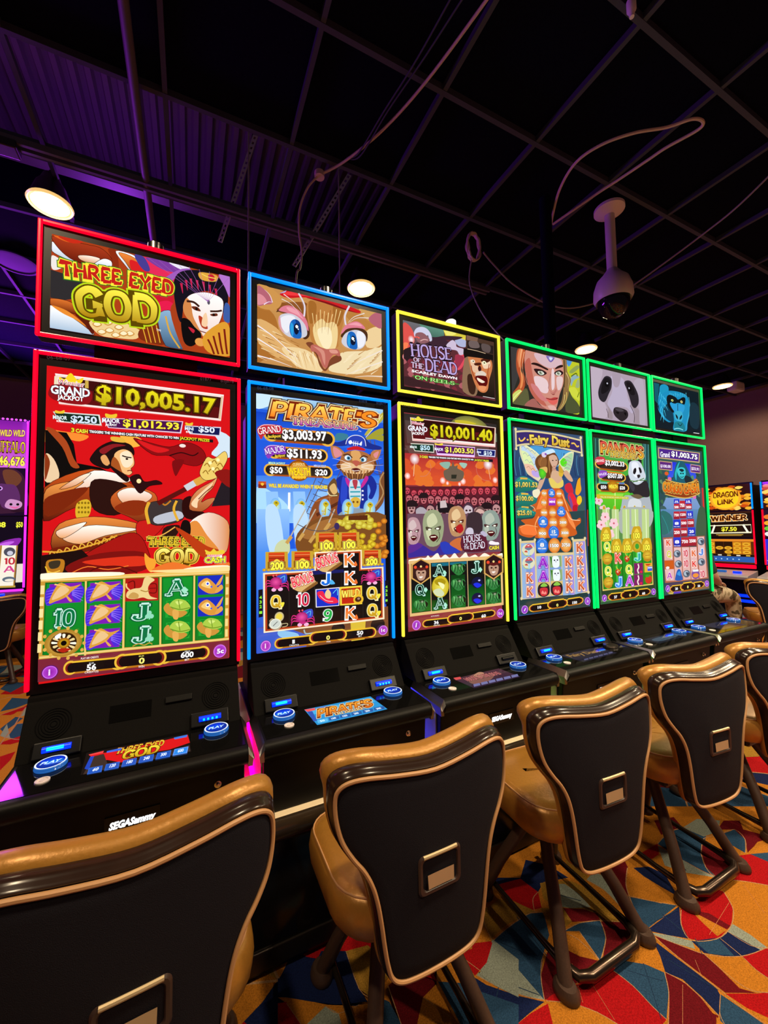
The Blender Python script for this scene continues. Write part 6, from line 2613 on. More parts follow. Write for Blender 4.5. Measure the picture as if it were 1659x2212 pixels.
E e8b838 223 2049 49 36
E e8b838 469 2050 52 37
L 120a0c 61 223,2049 469,2050
E 7a1c18 223 2049 35 26
E 7a1c18 469 2050 37 27
E 140a0c 235 2048 33 24
E 140a0c 457 2051 34 24
L f0c030>b06010 86 766,2063 962,2067
E e8b838 766 2063 51 35
E e8b838 962 2067 53 36
L 120a0c 62 766,2063 962,2067
E 7a1c18 766 2063 37 25
E 7a1c18 962 2067 38 26
E 140a0c 778 2062 34 23
E 140a0c 949 2068 35 24
L f0c030>b06010 99 498,2061 698,2063
E e8b838 498 2061 58 41
E e8b838 698 2063 60 42
L 120a0c 72 498,2061 698,2063
E 7a1c18 498 2061 42 30
E 7a1c18 698 2063 43 30
E 140a0c 512 2060 38 27
E 140a0c 683 2064 40 28
T fff 297 2037 350 2037 29 b 10
T f8f07a 576 2034 608 2034 31 b 0
T fff 829 2038 906 2038 29 b 150
E d8a0f0 112 2047 46 43
E 6a1a98@a048d0 112 2047 40 38
T f0e0ff 97 2033 130 2032 32 bi i
E d8a0f0 1081 2049 48 45
E 6a1a98@a048d0 1081 2049 41 39
T f0e0ff 1066 2035 1100 2034 34 bi 1c
L c03028 13 1147,3104 1129,2679
'''
ART['deck3'] = '''
P 2c2834>1c1a26 332,-261 913,-247 910,-476 368,-510
T 8a6a40|2a2018 386 -350 804 -373 77 b Fairy Dust
P 4a4a68 414,-480 448,-448 508,-447 474,-480
P 4a4a68 489,-476 524,-444 585,-443 550,-476
P 4a4a68 565,-472 601,-440 664,-438 628,-472
P 4a4a68 642,-468 680,-435 744,-434 706,-468
P 4a4a68 721,-464 761,-431 826,-429 787,-464
P 4a4a68 802,-460 843,-426 909,-425 868,-459
'''
ART['top4'] = '''
P a898a8 70,4236 1162,4236 1162,4870 70,4870
Q b8a8b8 72,4863 295,4850 185,4557 313,4431 348,4272 70,4250
Q b4a8c0 447,4801 702,4799 781,4533 908,4442 835,4370 741,4433 530,4417 446,4345 359,4437 465,4617
Q 988890 314,4452 371,4377 348,4272 439,4251 444,4324 402,4381
Q 9a8a94 812,4495 903,4377 876,4246 995,4248 992,4431
Q b0a4b4 938,4825 1112,4840 1118,4271 995,4248 999,4519 912,4712
Q a494a4 482,4859 642,4864 598,4699 501,4685
C 5a4a50 10 332,4372 359,4314 362,4258
C 4a3c40 12 810,4473 885,4365 873,4251
Q 28232a 321,4771 399,4794 460,4762 449,4656 391,4565 331,4475 276,4447 210,4479 193,4558 238,4666
Q 28232a 708,4757 768,4796 851,4795 930,4726 991,4626 986,4517 909,4448 844,4477 801,4579 758,4669
Q 181418 319,4750 428,4757 403,4629 275,4549 248,4596
Q 181418 749,4764 865,4760 923,4638 821,4624
E 0c0a0c 361 4685 40 35
E c8c8d8 371 4698 14 11
E 0c0a0c 813 4690 37 33
E c8c8d8 804 4699 13 12
Q 2a2226 462,4347 489,4402 577,4415 722,4399 759,4350 730,4294 629,4241 550,4264 490,4298
Q 4a4248 496,4392 609,4406 672,4382 574,4365
Q 100c0e 509,4352 573,4355 555,4327
Q 100c0e 670,4356 719,4367 708,4323
'''
ART['main4'] = '''
P 2a5a3a 62,1978 1165,1978 1165,3988 62,3988
P 4a9a48>3ab818 85,3984 1162,3985 1126,2941 62,2946
P 1c3c38 85,3984 184,3984 125,3405 72,3459
P 1c4038 1021,3988 1153,3985 1125,3337 1050,3438
L 3a8a78 16 105,3977 83,3308
L 1a4a48 16 134,3979 111,3309
L 58a890 16 170,3982 147,3310
L 3a7a78 18 1050,3988 1016,3334
L 58a0a0 18 1084,3988 1050,3335
L 2a5a60 18 1121,3988 1087,3336
L 488888 18 1155,3988 1120,3337
P 68c830>50b820 78,3346 717,3326 639,3126 63,3120
P 90d848 118,3309 591,3313 557,3262 129,3262
Q a8b0b8 621,3294 970,3272 1122,3296 1109,2941 488,2944 534,3164
Q d0d4d8 711,3246 934,3230 887,3048 668,3086
Q 2a262a 688,3565 761,3488 886,3442 1055,3500 1115,3420 1122,3296 971,3282 780,3318 693,3425
Q 2a2a30 631,3532 702,3541 788,3429 749,3327 657,3364 603,3471
Q 3a3844 713,3486 819,3409 782,3348 723,3406
Q 6a5a40 731,3296 876,3315 971,3282 871,3254
Q 201c20 700,3726 734,3754 781,3746 743,3668
Q 201c20 945,3783 986,3775 981,3713 909,3739
Q c8d0dc 748,3729 878,3753 973,3723 1046,3603 1058,3541 987,3477 869,3437 760,3478 704,3566 719,3667
Q e4e8f0 778,3711 892,3728 934,3638 877,3533 799,3570
Q 1c181c 821,3642 862,3655 867,3614 831,3572 798,3590
Q 1c181c 919,3663 960,3660 981,3610 947,3593
Q 2a2428 879,3564 937,3572 943,3547 900,3524
C 5a8a48 12 729,3487 857,3482 1024,3530
E f0f0f0 914 3489 29 14
C 3a6a28 9 775,3463 890,3493 1088,3501
E e8c0d0 155 3215 31 25
E e8c0d0 123 3184 31 25
E e8c0d0 76 3195 31 25
E e8c0d0 79 3233 31 25
E e8c0d0 128 3245 31 25
E c86078 112 3215 14 11
E e8c0d0 227 3112 32 25
E e8c0d0 194 3081 32 25
E e8c0d0 147 3092 31 25
E e8c0d0 150 3130 31 25
E e8c0d0 199 3142 32 25
E c86078 183 3111 14 11
E e8c0d0 242 3017 32 25
E e8c0d0 210 2986 32 25
E e8c0d0 162 2998 31 25
E e8c0d0 165 3036 31 25
E e8c0d0 214 3047 32 25
E c86078 198 3017 14 11
E e8c0d0 385 2969 33 25
E e8c0d0 352 2938 32 25
E e8c0d0 304 2950 32 25
E e8c0d0 307 2988 32 25
E e8c0d0 357 3000 32 25
E c86078 341 2969 15 12
E e8c0d0 305 3084 32 25
E e8c0d0 272 3053 32 25
E e8c0d0 224 3064 32 25
E e8c0d0 227 3103 32 25
E e8c0d0 277 3114 32 25
E c86078 261 3083 15 11
C 3a8a98 17 269,2988 362,3065 399,3162
C 2a7a88 14 80,3157 144,3064 96,2979
P d8e8a0 187,3159 215,3159 237,2945 137,2946
L f0f0a0 12 208,3159 198,2945
Q c89a28 173,3130 201,3159 224,3121 196,3083
C f0f0a0 6 163,3121 195,3064 221,3026
P d8e8a0 384,3162 414,3162 435,2944 332,2945
L f0f0a0 12 420,3357 395,2944
Q c89a28 370,3133 399,3162 423,3123 393,3084
C f0f0a0 6 359,3123 392,3065 419,3026
P d8e8a0 573,3164 604,3165 626,2943 518,2944
L f0f0a0 13 596,3165 584,2943
Q c89a28 558,3135 588,3165 613,3125 582,3086
C f0f0a0 6 547,3125 581,3066 609,3027
P d8e8a0 776,3167 808,3168 830,2942 719,2943
L f0f0a0 13 800,3167 787,2942
Q c89a28 761,3137 792,3167 818,3128 786,3087
C f0f0a0 6 749,3127 784,3067 813,3027
P d8e8a0 970,3170 1003,3170 1026,2941 911,2942
L f0f0a0 13 995,3170 981,2941
Q c89a28 955,3139 987,3170 1013,3130 980,3089
C f0f0a0 7 942,3129 978,3068 1008,3028
T d83848>e8c028|5a1808|f0d890 172 3804 1021 3798 135 k PANDA'S
T e8c040|4a1808|d8c888 338 3772 871 3765 71 s TREASURE
L e8902a>a04410 132 142,3663 601,3655
E e8b040 601 3655 85 55
E e8b040 142 3663 79 53
L 1c1414>3a2c20 95 142,3663 601,3655
E 241a16 601 3655 61 40
E 241a16 142 3663 57 38
L e8902a>a04410 120 175,3526 560,3514
E e8b040 560 3514 77 50
E e8b040 175 3526 72 48
L 1c1414>3a2c20 86 175,3526 560,3514
E 241a16 560 3514 55 36
E 241a16 175 3526 52 35
L e8902a>a04410 119 145,3386 612,3387
E e8b040 612 3387 78 50
E e8b040 145 3386 71 48
L 1c1414>3a2c20 86 145,3386 612,3387
E 241a16 612 3387 56 36
E 241a16 145 3386 51 34
T fff|3a2c28 245 3659 617 3659 60 b $3,002.33
T fff|3a2c28 283 3505 567 3505 56 b $507.00
T fff|3a2c28 148 3365 251 3366 40 b $50
T fff|3a2c28 504 3367 608 3367 41 b $20
Q c83848 67,3716 126,3753 234,3750 252,3698 214,3667 127,3652 92,3669
T f8e0e0 75 3680 233 3697 31 k GRAND
Q 8a48b8 113,3547 158,3587 266,3583 277,3536 232,3514 144,3491
T e8d8f8 121 3519 270 3537 29 k MAJOR
E e0a020@a06010 378 3394 101 78
T fff04a|8a4408 295 3372 462 3378 46 h WEALTH
P 68b8a0 113,3447 271,3448 270,3424 112,3423
P 5878b8 495,3452 602,3454 600,3432 493,3430
P c8b828 68,3294 666,3275 664,3245 114,3243
T f0f090|5a7a10 129 3253 649 3253 19 b WILL BE AWARDED WHEN IT REACHES
P d8b028 68,3294 117,3292 114,3238 64,3242
P 5a8a48 63,3113 1124,3123 1106,1994 62,2012
P 3a3a30 1124,3123 1149,2508 1106,1994 1070,2471
Q a8b0a8 501,3117 1124,3123 1107,2918 837,2820 479,2825
P b8d088 155,3114 285,3115 277,2895 148,2896
L f0f8d8 11 227,3114 226,2896
P b8d088 329,3115 463,3117 443,2739 310,2742
L f0f8d8 11 403,3116 391,2740
P b8d088 531,3117 670,3119 649,2744 512,2747
L f0f8d8 11 608,3118 595,2745
P b8d088 709,3119 852,3121 843,2900 700,2901
L f0f8d8 12 788,3120 787,2900
P b8d088 925,3121 1074,3123 1051,2735 903,2738
L f0f8d8 12 1008,3122 993,2736
E f0c8d0 245 3009 38 29
E f0c8d0 197 2983 37 28
E f0c8d0 152 3008 37 28
E f0c8d0 172 3048 37 28
E f0c8d0 229 3048 38 29
E c85868 199 3019 17 12
E f0c8d0 401 2931 39 29
E f0c8d0 352 2906 38 29
E f0c8d0 305 2931 38 29
E f0c8d0 326 2972 38 29
E f0c8d0 385 2972 39 29
E c85868 354 2942 18 12
E f0c8d0 166 2914 37 28
E f0c8d0 119 2889 37 28
E f0c8d0 75 2914 36 28
E f0c8d0 95 2954 37 28
E f0c8d0 151 2954 37 28
E c85868 121 2925 17 12
E f0c8d0 318 2798 38 29
E f0c8d0 269 2773 38 28
E f0c8d0 224 2799 37 28
E f0c8d0 244 2839 38 28
E f0c8d0 302 2838 38 29
E c85868 271 2810 17 12
P 244028 62,2517 1144,2549 1106,1994 62,2030
P d8c060 97,2738 296,2752 287,2581 676,2581 690,2723 886,2729 876,2599 1084,2592 1085,2142 90,2139
P 2a9a28>1a8018 111,2728 288,2733 284,2581 668,2582 679,2586 883,2584 1071,2582 1064,2158 105,2156
L 1a6a18 19 284,2581 272,2158
L 1a6a18 20 480,2582 469,2152
L 1a6a18 20 679,2581 671,2152
L 1a6a18 21 879,2584 868,2157
L 48c038 35 178,2717 183,2155
L 48c038 36 371,2568 371,2155
L 48c038 37 575,2570 567,2155
L 48c038 39 773,2573 769,2154
Q c8a020 99,2738 129,2878 202,2896 273,2881 281,2738
Q e8cc40 154,2821 200,2872 240,2824
T fff04a|5a4a04|e0c840 135 2751 255 2753 67 h 200
L d8b830 16 106,2736 278,2737
Q c8a020 281,2591 312,2733 387,2750 461,2734 468,2589
Q e8cc40 338,2675 386,2726 427,2677
T fff04a|5a4a04|e0c840 318 2604 442 2604 68 h 100
L d8b830 17 288,2589 465,2588
Q c8a020 482,2588 515,2732 593,2750 669,2734 676,2586
Q e8cc40 541,2674 591,2726 633,2676
T fff04a|5a4a04|e0c840 521 2601 650 2602 70 h 100
L d8b830 17 489,2586 673,2585
Q c8a020 677,2734 711,2881 792,2900 871,2884 878,2734
Q e8cc40 738,2821 790,2875 834,2825
T fff04a|5a4a04|e0c840 717 2747 851 2750 71 h 100
L d8b830 18 684,2731 875,2733
Q c8a020 866,2579 902,2728 985,2747 1067,2730 1074,2577
Q e8cc40 930,2667 983,2721 1029,2670
T fff04a|5a4a04|e0c840 908 2593 1046 2593 72 h 100
L d8b830 18 874,2577 1071,2576
E e0c838@a88010 778 2642 98 74
E 3a9a30 779 2647 41 35
E e8c840@b88818 196 2519 89 62
Q b88020 122,2475 265,2472 191,2442
C a86a18 7 153,2521 239,2521
E e8c840@b88818 196 2238 88 61
Q b88020 122,2197 264,2190 190,2162
C a86a18 7 153,2241 239,2239
E e8c840@b88818 984 2525 102 66
Q b88020 898,2478 1062,2475 977,2443
C a86a18 8 935,2527 1033,2527
T d8e038|f8f8c0|6a8a10 143 2615 257 2613 93 k Q
T d8e038|f8f8c0|6a8a10 140 2325 254 2320 93 k Q
T d8e038|f8f8c0|6a8a10 530 2321 653 2316 96 k Q
T e85048|f8d0b8|8a2a20 332 2465 450 2462 104 k K
T 3a8ae8|b8e8ff|1a3a90 329 2177 447 2170 103 k J
T b040c8|f0c0f8|5a1a80 530 2177 652 2170 105 k A
T 30a8a0|a0e8d8 718 2472 844 2468 88 k J
Q b83818 513,2515 573,2541 615,2491 551,2455
C e0c040 10 529,2572 586,2512 635,2558
Q e8a890 532,2504 563,2522 569,2488
Q b83818 330,2361 388,2386 429,2336 367,2302
C e0c040 10 346,2417 401,2357 449,2402
Q e8a890 349,2351 379,2368 384,2334
P 7a1c60 693,2438 874,2435 873,2299 689,2302
C f0e0d8 23 774,2425 787,2384 760,2347 781,2306
E d82048 830 2323 25 16
P 7a1c60 682,2297 862,2291 861,2156 678,2161
C f0e0d8 23 763,2282 776,2242 749,2205 769,2164
E d82048 818 2180 25 16
P e0b038 902,2428 1070,2425 1070,2309 901,2311
P c83818 918,2417 1049,2416 998,2393 949,2394
P 3a58d8 964,2380 1063,2380 1062,2325 963,2325
L e8f0ff 13 971,2365 1062,2365
Q c83820 912,2238 988,2274 1043,2240 1030,2181 963,2165 916,2189
Q 3a9a28 906,2269 956,2281 1003,2263 953,2246
L f0c030>b06010 92 226,2058 424,2056
E e8b838 226 2058 56 36
E e8b838 424 2056 58 37
L 120a0c 66 226,2058 424,2056
E 7a1c18 226 2058 40 26
E 7a1c18 424 2056 42 26
E 140a0c 240 2057 37 24
E 140a0c 410 2057 38 24
L f0c030>b06010 92 762,2067 946,2067
E e8b838 762 2067 57 35
E e8b838 946 2067 58 36
L 120a0c 66 762,2067 946,2067
E 7a1c18 762 2067 41 25
E 7a1c18 946 2067 42 26
E 140a0c 775 2066 37 23
E 140a0c 932 2068 38 23
L f0c030>b06010 112 469,2062 691,2063
E e8b838 469 2062 69 44
E e8b838 691 2063 71 44
L 120a0c 81 469,2062 691,2063
E 7a1c18 469 2062 49 31
E 7a1c18 691 2063 51 32
E 140a0c 485 2060 45 29
E 140a0c 674 2064 47 29
T fff 278 2037 336 2036 32 b 37
T f8f07a 565 2035 600 2034 34 b 0
T fff 823 2037 884 2036 31 b 60
E d8a0f0 102 2055 43 41
E 6a1a98@a048d0 102 2055 37 36
T f0e0ff 88 2042 119 2041 31 bi i
E d8a0f0 1061 2056 46 42
E 6a1a98@a048d0 1061 2056 40 37
T f0e0ff 1046 2042 1078 2042 31 bi 1c
'''
ART['deck4'] = '''
P 20242e>181c24 358,-299 1024,-278 944,-451 334,-484
Q 3a4a58 439,-345 863,-320 849,-398 463,-436
'''
ART['top5'] = '''
P 0c1c24 70,4236 1162,4236 1162,4870 70,4870
P 0e5a6a 72,4856 197,4856 136,4571 75,4608
Q 1a90b8 214,4830 310,4867 404,4846 396,4765 275,4679 196,4624 141,4527 163,4462 232,4402 149,4505 149,4617 187,4735
Q 1a8ab8 181,4667 300,4751 418,4791 614,4807 794,4796 872,4759 905,4668 914,4550 835,4376 782,4253 482,4236 495,4363 377,4339 249,4382 165,4485
Q 0c3a50 261,4519 382,4602 471,4521 495,4363 379,4362 271,4418
M 4ac8e8 14 206,4738 162,4664
M 4ac8e8 14 235,4717 229,4646
M 4ac8e8 14 265,4696 297,4628
M 4ac8e8 14 295,4675 365,4609
M 4ac8e8 14 212,4639 168,4557
M 4ac8e8 14 242,4618 235,4538
M 4ac8e8 14 272,4597 302,4519
M 4ac8e8 14 302,4576 371,4500
M 4ac8e8 14 218,4541 173,4450
M 4ac8e8 14 248,4519 240,4430
M 4ac8e8 14 278,4498 308,4411
M 4ac8e8 14 195,4463 262,4379
M 4ac8e8 14 224,4442 179,4343
M 4ac8e8 14 254,4421 246,4323
M 58c8e0 11 435,4764 448,4703
M 58c8e0 11 477,4761 490,4708
M 58c8e0 11 519,4757 531,4714
M 58c8e0 11 565,4782 573,4719
M 58c8e0 11 608,4779 615,4725
M 58c8e0 11 651,4775 657,4731
M 58c8e0 11 697,4801 699,4736
M 58c8e0 11 741,4797 742,4742
M 58c8e0 11 786,4794 785,4748
M 58c8e0 11 833,4819 829,4754
Q 0a1418 352,4690 432,4735 567,4718 623,4691 748,4743 808,4727 779,4641 699,4642 599,4641 517,4608 442,4633 508,4503 449,4496 361,4576
Q 2a98d0 422,4619 538,4622 618,4632 587,4512 527,4505 454,4554
Q 2a98d0 617,4620 757,4626 773,4581 705,4502 627,4517
C 0a2838 13 608,4631 597,4513
E d8e880 479 4661 27 16
E e0d888 705 4669 28 19
E 100c08 483 4661 12 7
E 100c08 705 4669 12 7
Q 3aa8c8 517,4492 588,4524 687,4524 721,4457 674,4382 575,4383 519,4412
Q 0a1c24 540,4472 590,4443 587,4402 550,4427
Q 0a1c24 693,4478 639,4436 636,4401 689,4436
Q 1a7a8a 514,4353 693,4372 764,4274 641,4239 504,4249
C 0a2830 11 582,4349 638,4314 691,4355
C 8ae0e8 12 485,4253 585,4274 703,4263
C 50b8d0 10 893,4762 908,4597 814,4373 773,4258
Q 14303c 926,4671 1134,4649 1102,4332 895,4358
L fff 7 967,4247 1115,4249
'''
ART['main5'] = '''
P 2a4a50 62,1978 1165,1978 1165,3988 62,3988
P 3a5a50>28484c 84,3980 1118,3958 1058,3371 62,3448
P 2030d8>3a58e0 381,3786 1059,3782 957,3571 270,3563
Q 3a6a48 81,3640 136,3664 148,3600
Q 24483a 191,3548 247,3572 260,3508
Q 5a8a60 304,3455 361,3479 373,3414
Q 3a6a48 418,3361 476,3384 488,3319
Q 24483a 534,3264 593,3288 606,3222
Q 5a8a60 652,3167 712,3190 725,3123
Q 3a6a48 772,3067 833,3090 846,3023
Q 24483a 962,3643 1025,3669 1039,3601
Q 5a8a60 80,3504 135,3528 147,3464
Q 3a6a48 190,3412 246,3435 258,3371
Q 24483a 302,3318 359,3341 372,3276
Q 5a8a60 416,3222 474,3245 487,3180
Q 3a6a48 532,3125 591,3147 604,3082
Q 24483a 650,3026 710,3048 723,2982
Q 5a8a60 836,3595 898,3621 911,3554
Q 3a6a48 959,3498 1023,3523 1036,3455
Q 24483a 79,3369 133,3392 146,3328
Q 5a8a60 189,3275 245,3298 257,3234
Q 3a6a48 301,3180 358,3203 370,3138
Q 24483a 415,3084 472,3106 485,3041
Q 5a8a60 592,3644 652,3669 665,3603
Q 3a6a48 712,3549 773,3574 786,3507
Q 24483a 833,3452 895,3476 909,3409
Q 5a8a60 957,3353 1020,3377 1033,3310
Q 3a6a48 77,3234 132,3256 144,3193
Q 24483a 188,3140 243,3162 255,3098
Q 5a8a60 299,3044 356,3065 368,3001
Q 3a6a48 473,3598 532,3622 545,3557
Q 24483a 591,3503 650,3527 663,3461
Q 5a8a60 710,3406 770,3431 784,3364
Q 3a6a48 831,3308 893,3332 906,3265
Q 24483a 954,3209 1017,3232 1031,3165
Q 5a8a60 76,3100 131,3121 143,3058
Q 3a6a48 243,3645 299,3669 312,3605
Q 24483a 356,3552 414,3576 426,3512
Q 5a8a60 472,3458 530,3482 543,3417
Q 3a6a48 589,3362 648,3386 661,3320
Q 24483a 708,3265 768,3288 781,3222
Q 5a8a60 829,3166 890,3189 904,3122
Q 3a6a48 952,3065 1015,3088 1028,3020
P 7a98c8>5a88b8 209,3283 929,3299 1037,3166 973,2935 73,2939 109,3155
Q 3a5a5a 62,3154 197,3145 250,2938 62,2940
Q 1a5a6a 423,3635 491,3770 571,3819 665,3803 754,3719 839,3589 870,3500 390,3482 398,3569
Q 2ab0b8 439,3615 507,3738 578,3798 500,3661 469,3529
Q 3ac0c8 502,3683 600,3722 694,3705 705,3616 622,3557 531,3597
Q 0c2a30 549,3686 617,3700 673,3681 613,3656
Q 1a2a30 684,3604 819,3588 870,3500 694,3505
E 0a1c20 588 3633 19 11
E 0a1c20 641 3635 19 11
C 0a2028 9 568,3588 609,3579 655,3594
E d85a28 248 3616 43 26
E d868a0 314 3544 44 26
E c85a30 955 3549 48 27
E d868b0 891 3310 48 27
C d8b050 215 204,3432 475,3398 722,3395 1006,3460
C 8a3a18 189 204,3432 475,3398 722,3395 1006,3460
T f0a028>e04818|7a2408|f0d060 146 3377 593 3352 112 k CONGO
T f0a028>e04818|7a2408|f0d060 641 3350 1030 3393 122 k CASH
P c8a878 83,3964 1098,3962 1072,3811 78,3815
P 4a2488 99,3951 1072,3949 1051,3827 101,3830
T f0e8ff|2a1050 125 3839 341 3846 73 b Grand
T fff|2a1050 379 3867 1026 3858 72 b $1,003.75
P c8a070 90,3783 390,3781 379,3660 83,3663
P 5a2878 103,3773 376,3769 367,3671 94,3674
T f0e0f8 112 3694 351 3697 41 b $100.00
P c8a070 838,3780 1095,3772 1083,3655 830,3661
P 5a2878 849,3769 1077,3760 1068,3665 843,3672
T f0e0f8 854 3700 1046 3695 43 b $33.91
P 2838d0>1a28a0 380,3266 510,3270 504,3205 374,3201
T fff 409 3226 473 3228 22 b 10
T e0e8ff 390 3214 490 3217 10 b FREE GAMES
P 2838d0>1a28a0 652,3271 808,3277 802,3210 646,3205
T fff 683 3231 769 3234 23 b 15
T e0e8ff 663 3219 787 3222 10 b FREE GAMES
P c02838>90182c 514,3247 651,3251 637,3108 500,3105
T fff 520 3159 627 3163 48 b 750
P c02838>90182c 374,3201 504,3205 495,3107 365,3104
T fff 383 3141 483 3144 33 b 500
P c02838>90182c 656,3205 811,3210 802,3110 646,3106
T fff 665 3144 790 3147 34 b 3050
P c02838>90182c 354,3088 493,3091 485,2999 346,2997
T fff 364 3031 473 3033 31 b 750
P c02838>90182c 503,3094 655,3097 645,2999 494,2997
T fff 512 3034 634 3036 33 b 1250
P 2838d0>1a28a0 664,3095 820,3099 811,3004 655,3002
T fff 693 3038 779 3040 32 b 15
T e0e8ff 672 3015 796 3016 10 b FREE GAMES
P 2838d0>1a28a0 345,2986 502,2988 498,2939 341,2938
T fff 375 2956 466 2957 16 b 8
T e0e8ff 356 2951 484 2951 10 b FREE GAMES
L d83028 39 1107,3446 1109,3076
P 5a88b8>3a5a60 63,3125 1136,3136 1110,2682 62,2708
Q 2a6a68 62,3094 296,3042 297,2861 62,2791
Q 3a5a40 973,3134 1136,3136 1117,2750 875,2755
C 2a8a88 13 82,3042 177,2915 220,2799
P c02838>90182c 355,3096 494,3099 484,2991 345,2989
T fff 364 3030 473 3032 36 b 750
P c02838>90182c 500,3099 659,3103 650,3002 490,3000
T fff 509 3038 638 3040 34 b 1250
P 2838d0>1a28a0 671,3104 827,3107 817,3004 661,3002
T fff 699 3041 785 3043 35 b 15
T e0e8ff 678 3015 802 3016 10 b FREE GAMES
P 2838d0>1a28a0 336,2984 502,2986 492,2874 326,2874
T fff 362 2915 462 2917 37 b 8
T e0e8ff 341 2886 478 2886 10 b FREE GAMES
P c02838>90182c 512,2989 664,2991 653,2876 501,2875
T fff 520 2918 642 2920 39 b 500
P c02838>90182c 674,2994 840,2996 828,2880 663,2879
T fff 682 2923 817 2924 39 b 1250
P c02838>90182c 330,2866 491,2867 479,2743 319,2744
T fff 338 2790 469 2790 42 b 250
P c02838>90182c 501,2870 662,2870 650,2750 490,2751
T fff 509 2796 639 2796 40 b 500
P 2838d0>1a28a0 676,2873 857,2874 845,2752 664,2753
T fff 703 2798 814 2799 41 b 20
T e0e8ff 681 2766 830 2764 10 b FREE GAMES
P 2838d0>1a28a0 314,2742 489,2741 476,2609 302,2612
T fff 339 2660 447 2660 44 b 8
T e0e8ff 317 2624 462 2621 10 b FREE GAMES
P c02838>90182c 498,2740 678,2739 665,2610 486,2614
T fff 505 2661 655 2660 43 b 750
P c02838>90182c 679,2748 874,2746 861,2613 666,2617
T fff 686 2666 850 2664 44 b 2500
P a86048 77,2744 305,2750 311,2617 859,2600 874,2749 1086,2751 1124,2137 73,2143
P e0b8b8>d8a8a0 89,2723 285,2729 273,2439 82,2442
P e0b8b8>d8a8a0 80,2323 284,2317 288,2160 93,2168
P e0b8b8>d8a8a0 310,2606 476,2603 470,2153 297,2159
P e0b8b8>d8a8a0 498,2603 674,2600 669,2156 489,2157
P e0b8b8>d8a8a0 693,2600 859,2598 863,2148 688,2154
P e0b8b8>d8a8a0 893,2738 1064,2740 1085,2156 893,2152
P c85818 81,2437 286,2433 284,2317 80,2323
E e8e0e0 143 2341 42 19
T d84830|f8d8c8 138 2635 237 2634 79 k K
T c8c038|f8f8d8 142 2483 241 2481 79 k Q
T b040b0|f0d0f0 125 2199 224 2194 78 k A
T c83048|f8d8d8 524 2478 629 2476 81 k 10
T c83048|f8d8d8 520 2339 625 2335 81 k 10
T d86030|f8d8c8 723 2470 832 2467 83 k K
T d83030|f8d8c8 718 2323 827 2319 82 k K
T 4878d0|d8e8ff 911 2484 1023 2482 84 k J
T c84058|f8d8d8 909 2169 1021 2165 83 k 10
E 5a6878 375 2519 84 51
E a8b8c8 367 2525 55 34
Q 3a4858 359,2541 431,2528 391,2492
E 5a6878 390 2380 84 51
E a8b8c8 381 2386 55 34
Q 3a4858 374,2402 446,2388 406,2353
E 5a6878 572 2237 86 51
E a8b8c8 563 2243 56 34
Q 3a4858 555,2259 630,2244 588,2209
E 5a6878 976 2669 92 53
E a8b8c8 966 2675 60 36
Q 3a4858 958,2692 1038,2679 993,2641
E 5a6878 956 2380 92 53
E a8b8c8 947 2386 60 35
Q 3a4858 939,2403 1018,2388 974,2352
Q 1a5ab0 301,2206 355,2298 420,2305 458,2217 462,2159 306,2164
Q 3a90d8 341,2246 409,2284 421,2220
E 7a4a98 791 2218 101 67
E e89038 790 2202 74 30
P e8f0ff 730,2282 866,2280 864,2253 727,2255
P 3a3058>8a6a40 73,2138 1113,2132 1110,1998 113,1996
L f0c030>b06010 95 215,2055 424,2055
E e8b838 215 2055 60 35
E e8b838 424 2055 62 36
L 120a0c 69 215,2055 424,2055
E 7a1c18 215 2055 43 25
E 7a1c18 424 2055 45 26
E 140a0c 230 2054 40 23
E 140a0c 409 2056 41 24
L f0c030>b06010 96 737,2064 934,2066
E e8b838 737 2064 62 34
E e8b838 934 2066 64 35
L 120a0c 69 737,2064 934,2066
E 7a1c18 737 2064 44 25
E 7a1c18 934 2066 46 25
E 140a0c 752 2063 41 23
E 140a0c 919 2067 42 23
L f0c030>b06010 122 471,2062 679,2065
E e8b838 471 2062 78 44
E e8b838 679 2065 80 45
L 120a0c 88 471,2062 679,2065
E 7a1c18 471 2062 56 32
E 7a1c18 679 2065 58 32
E 140a0c 490 2061 51 29
E 140a0c 660 2067 53 30
T fff 276 2038 340 2037 33 b 20
T f8f07a 557 2040 595 2039 36 b 0
T fff 818 2036 881 2035 32 b 50
E d8a0f0 110 2068 49 46
E 6a1a98@a048d0 110 2068 42 41
T f0e0ff 94 2053 129 2053 35 bi i
E d8a0f0 1056 2069 53 44
E 6a1a98@a048d0 1056 2069 45 39
T f0e0ff 1038 2055 1075 2054 33 bi 1c
P c8b050 123,2016 238,2014 218,1987 130,1995
P 5a3ab8 239,2017 420,2013 399,1986 236,1991
'''
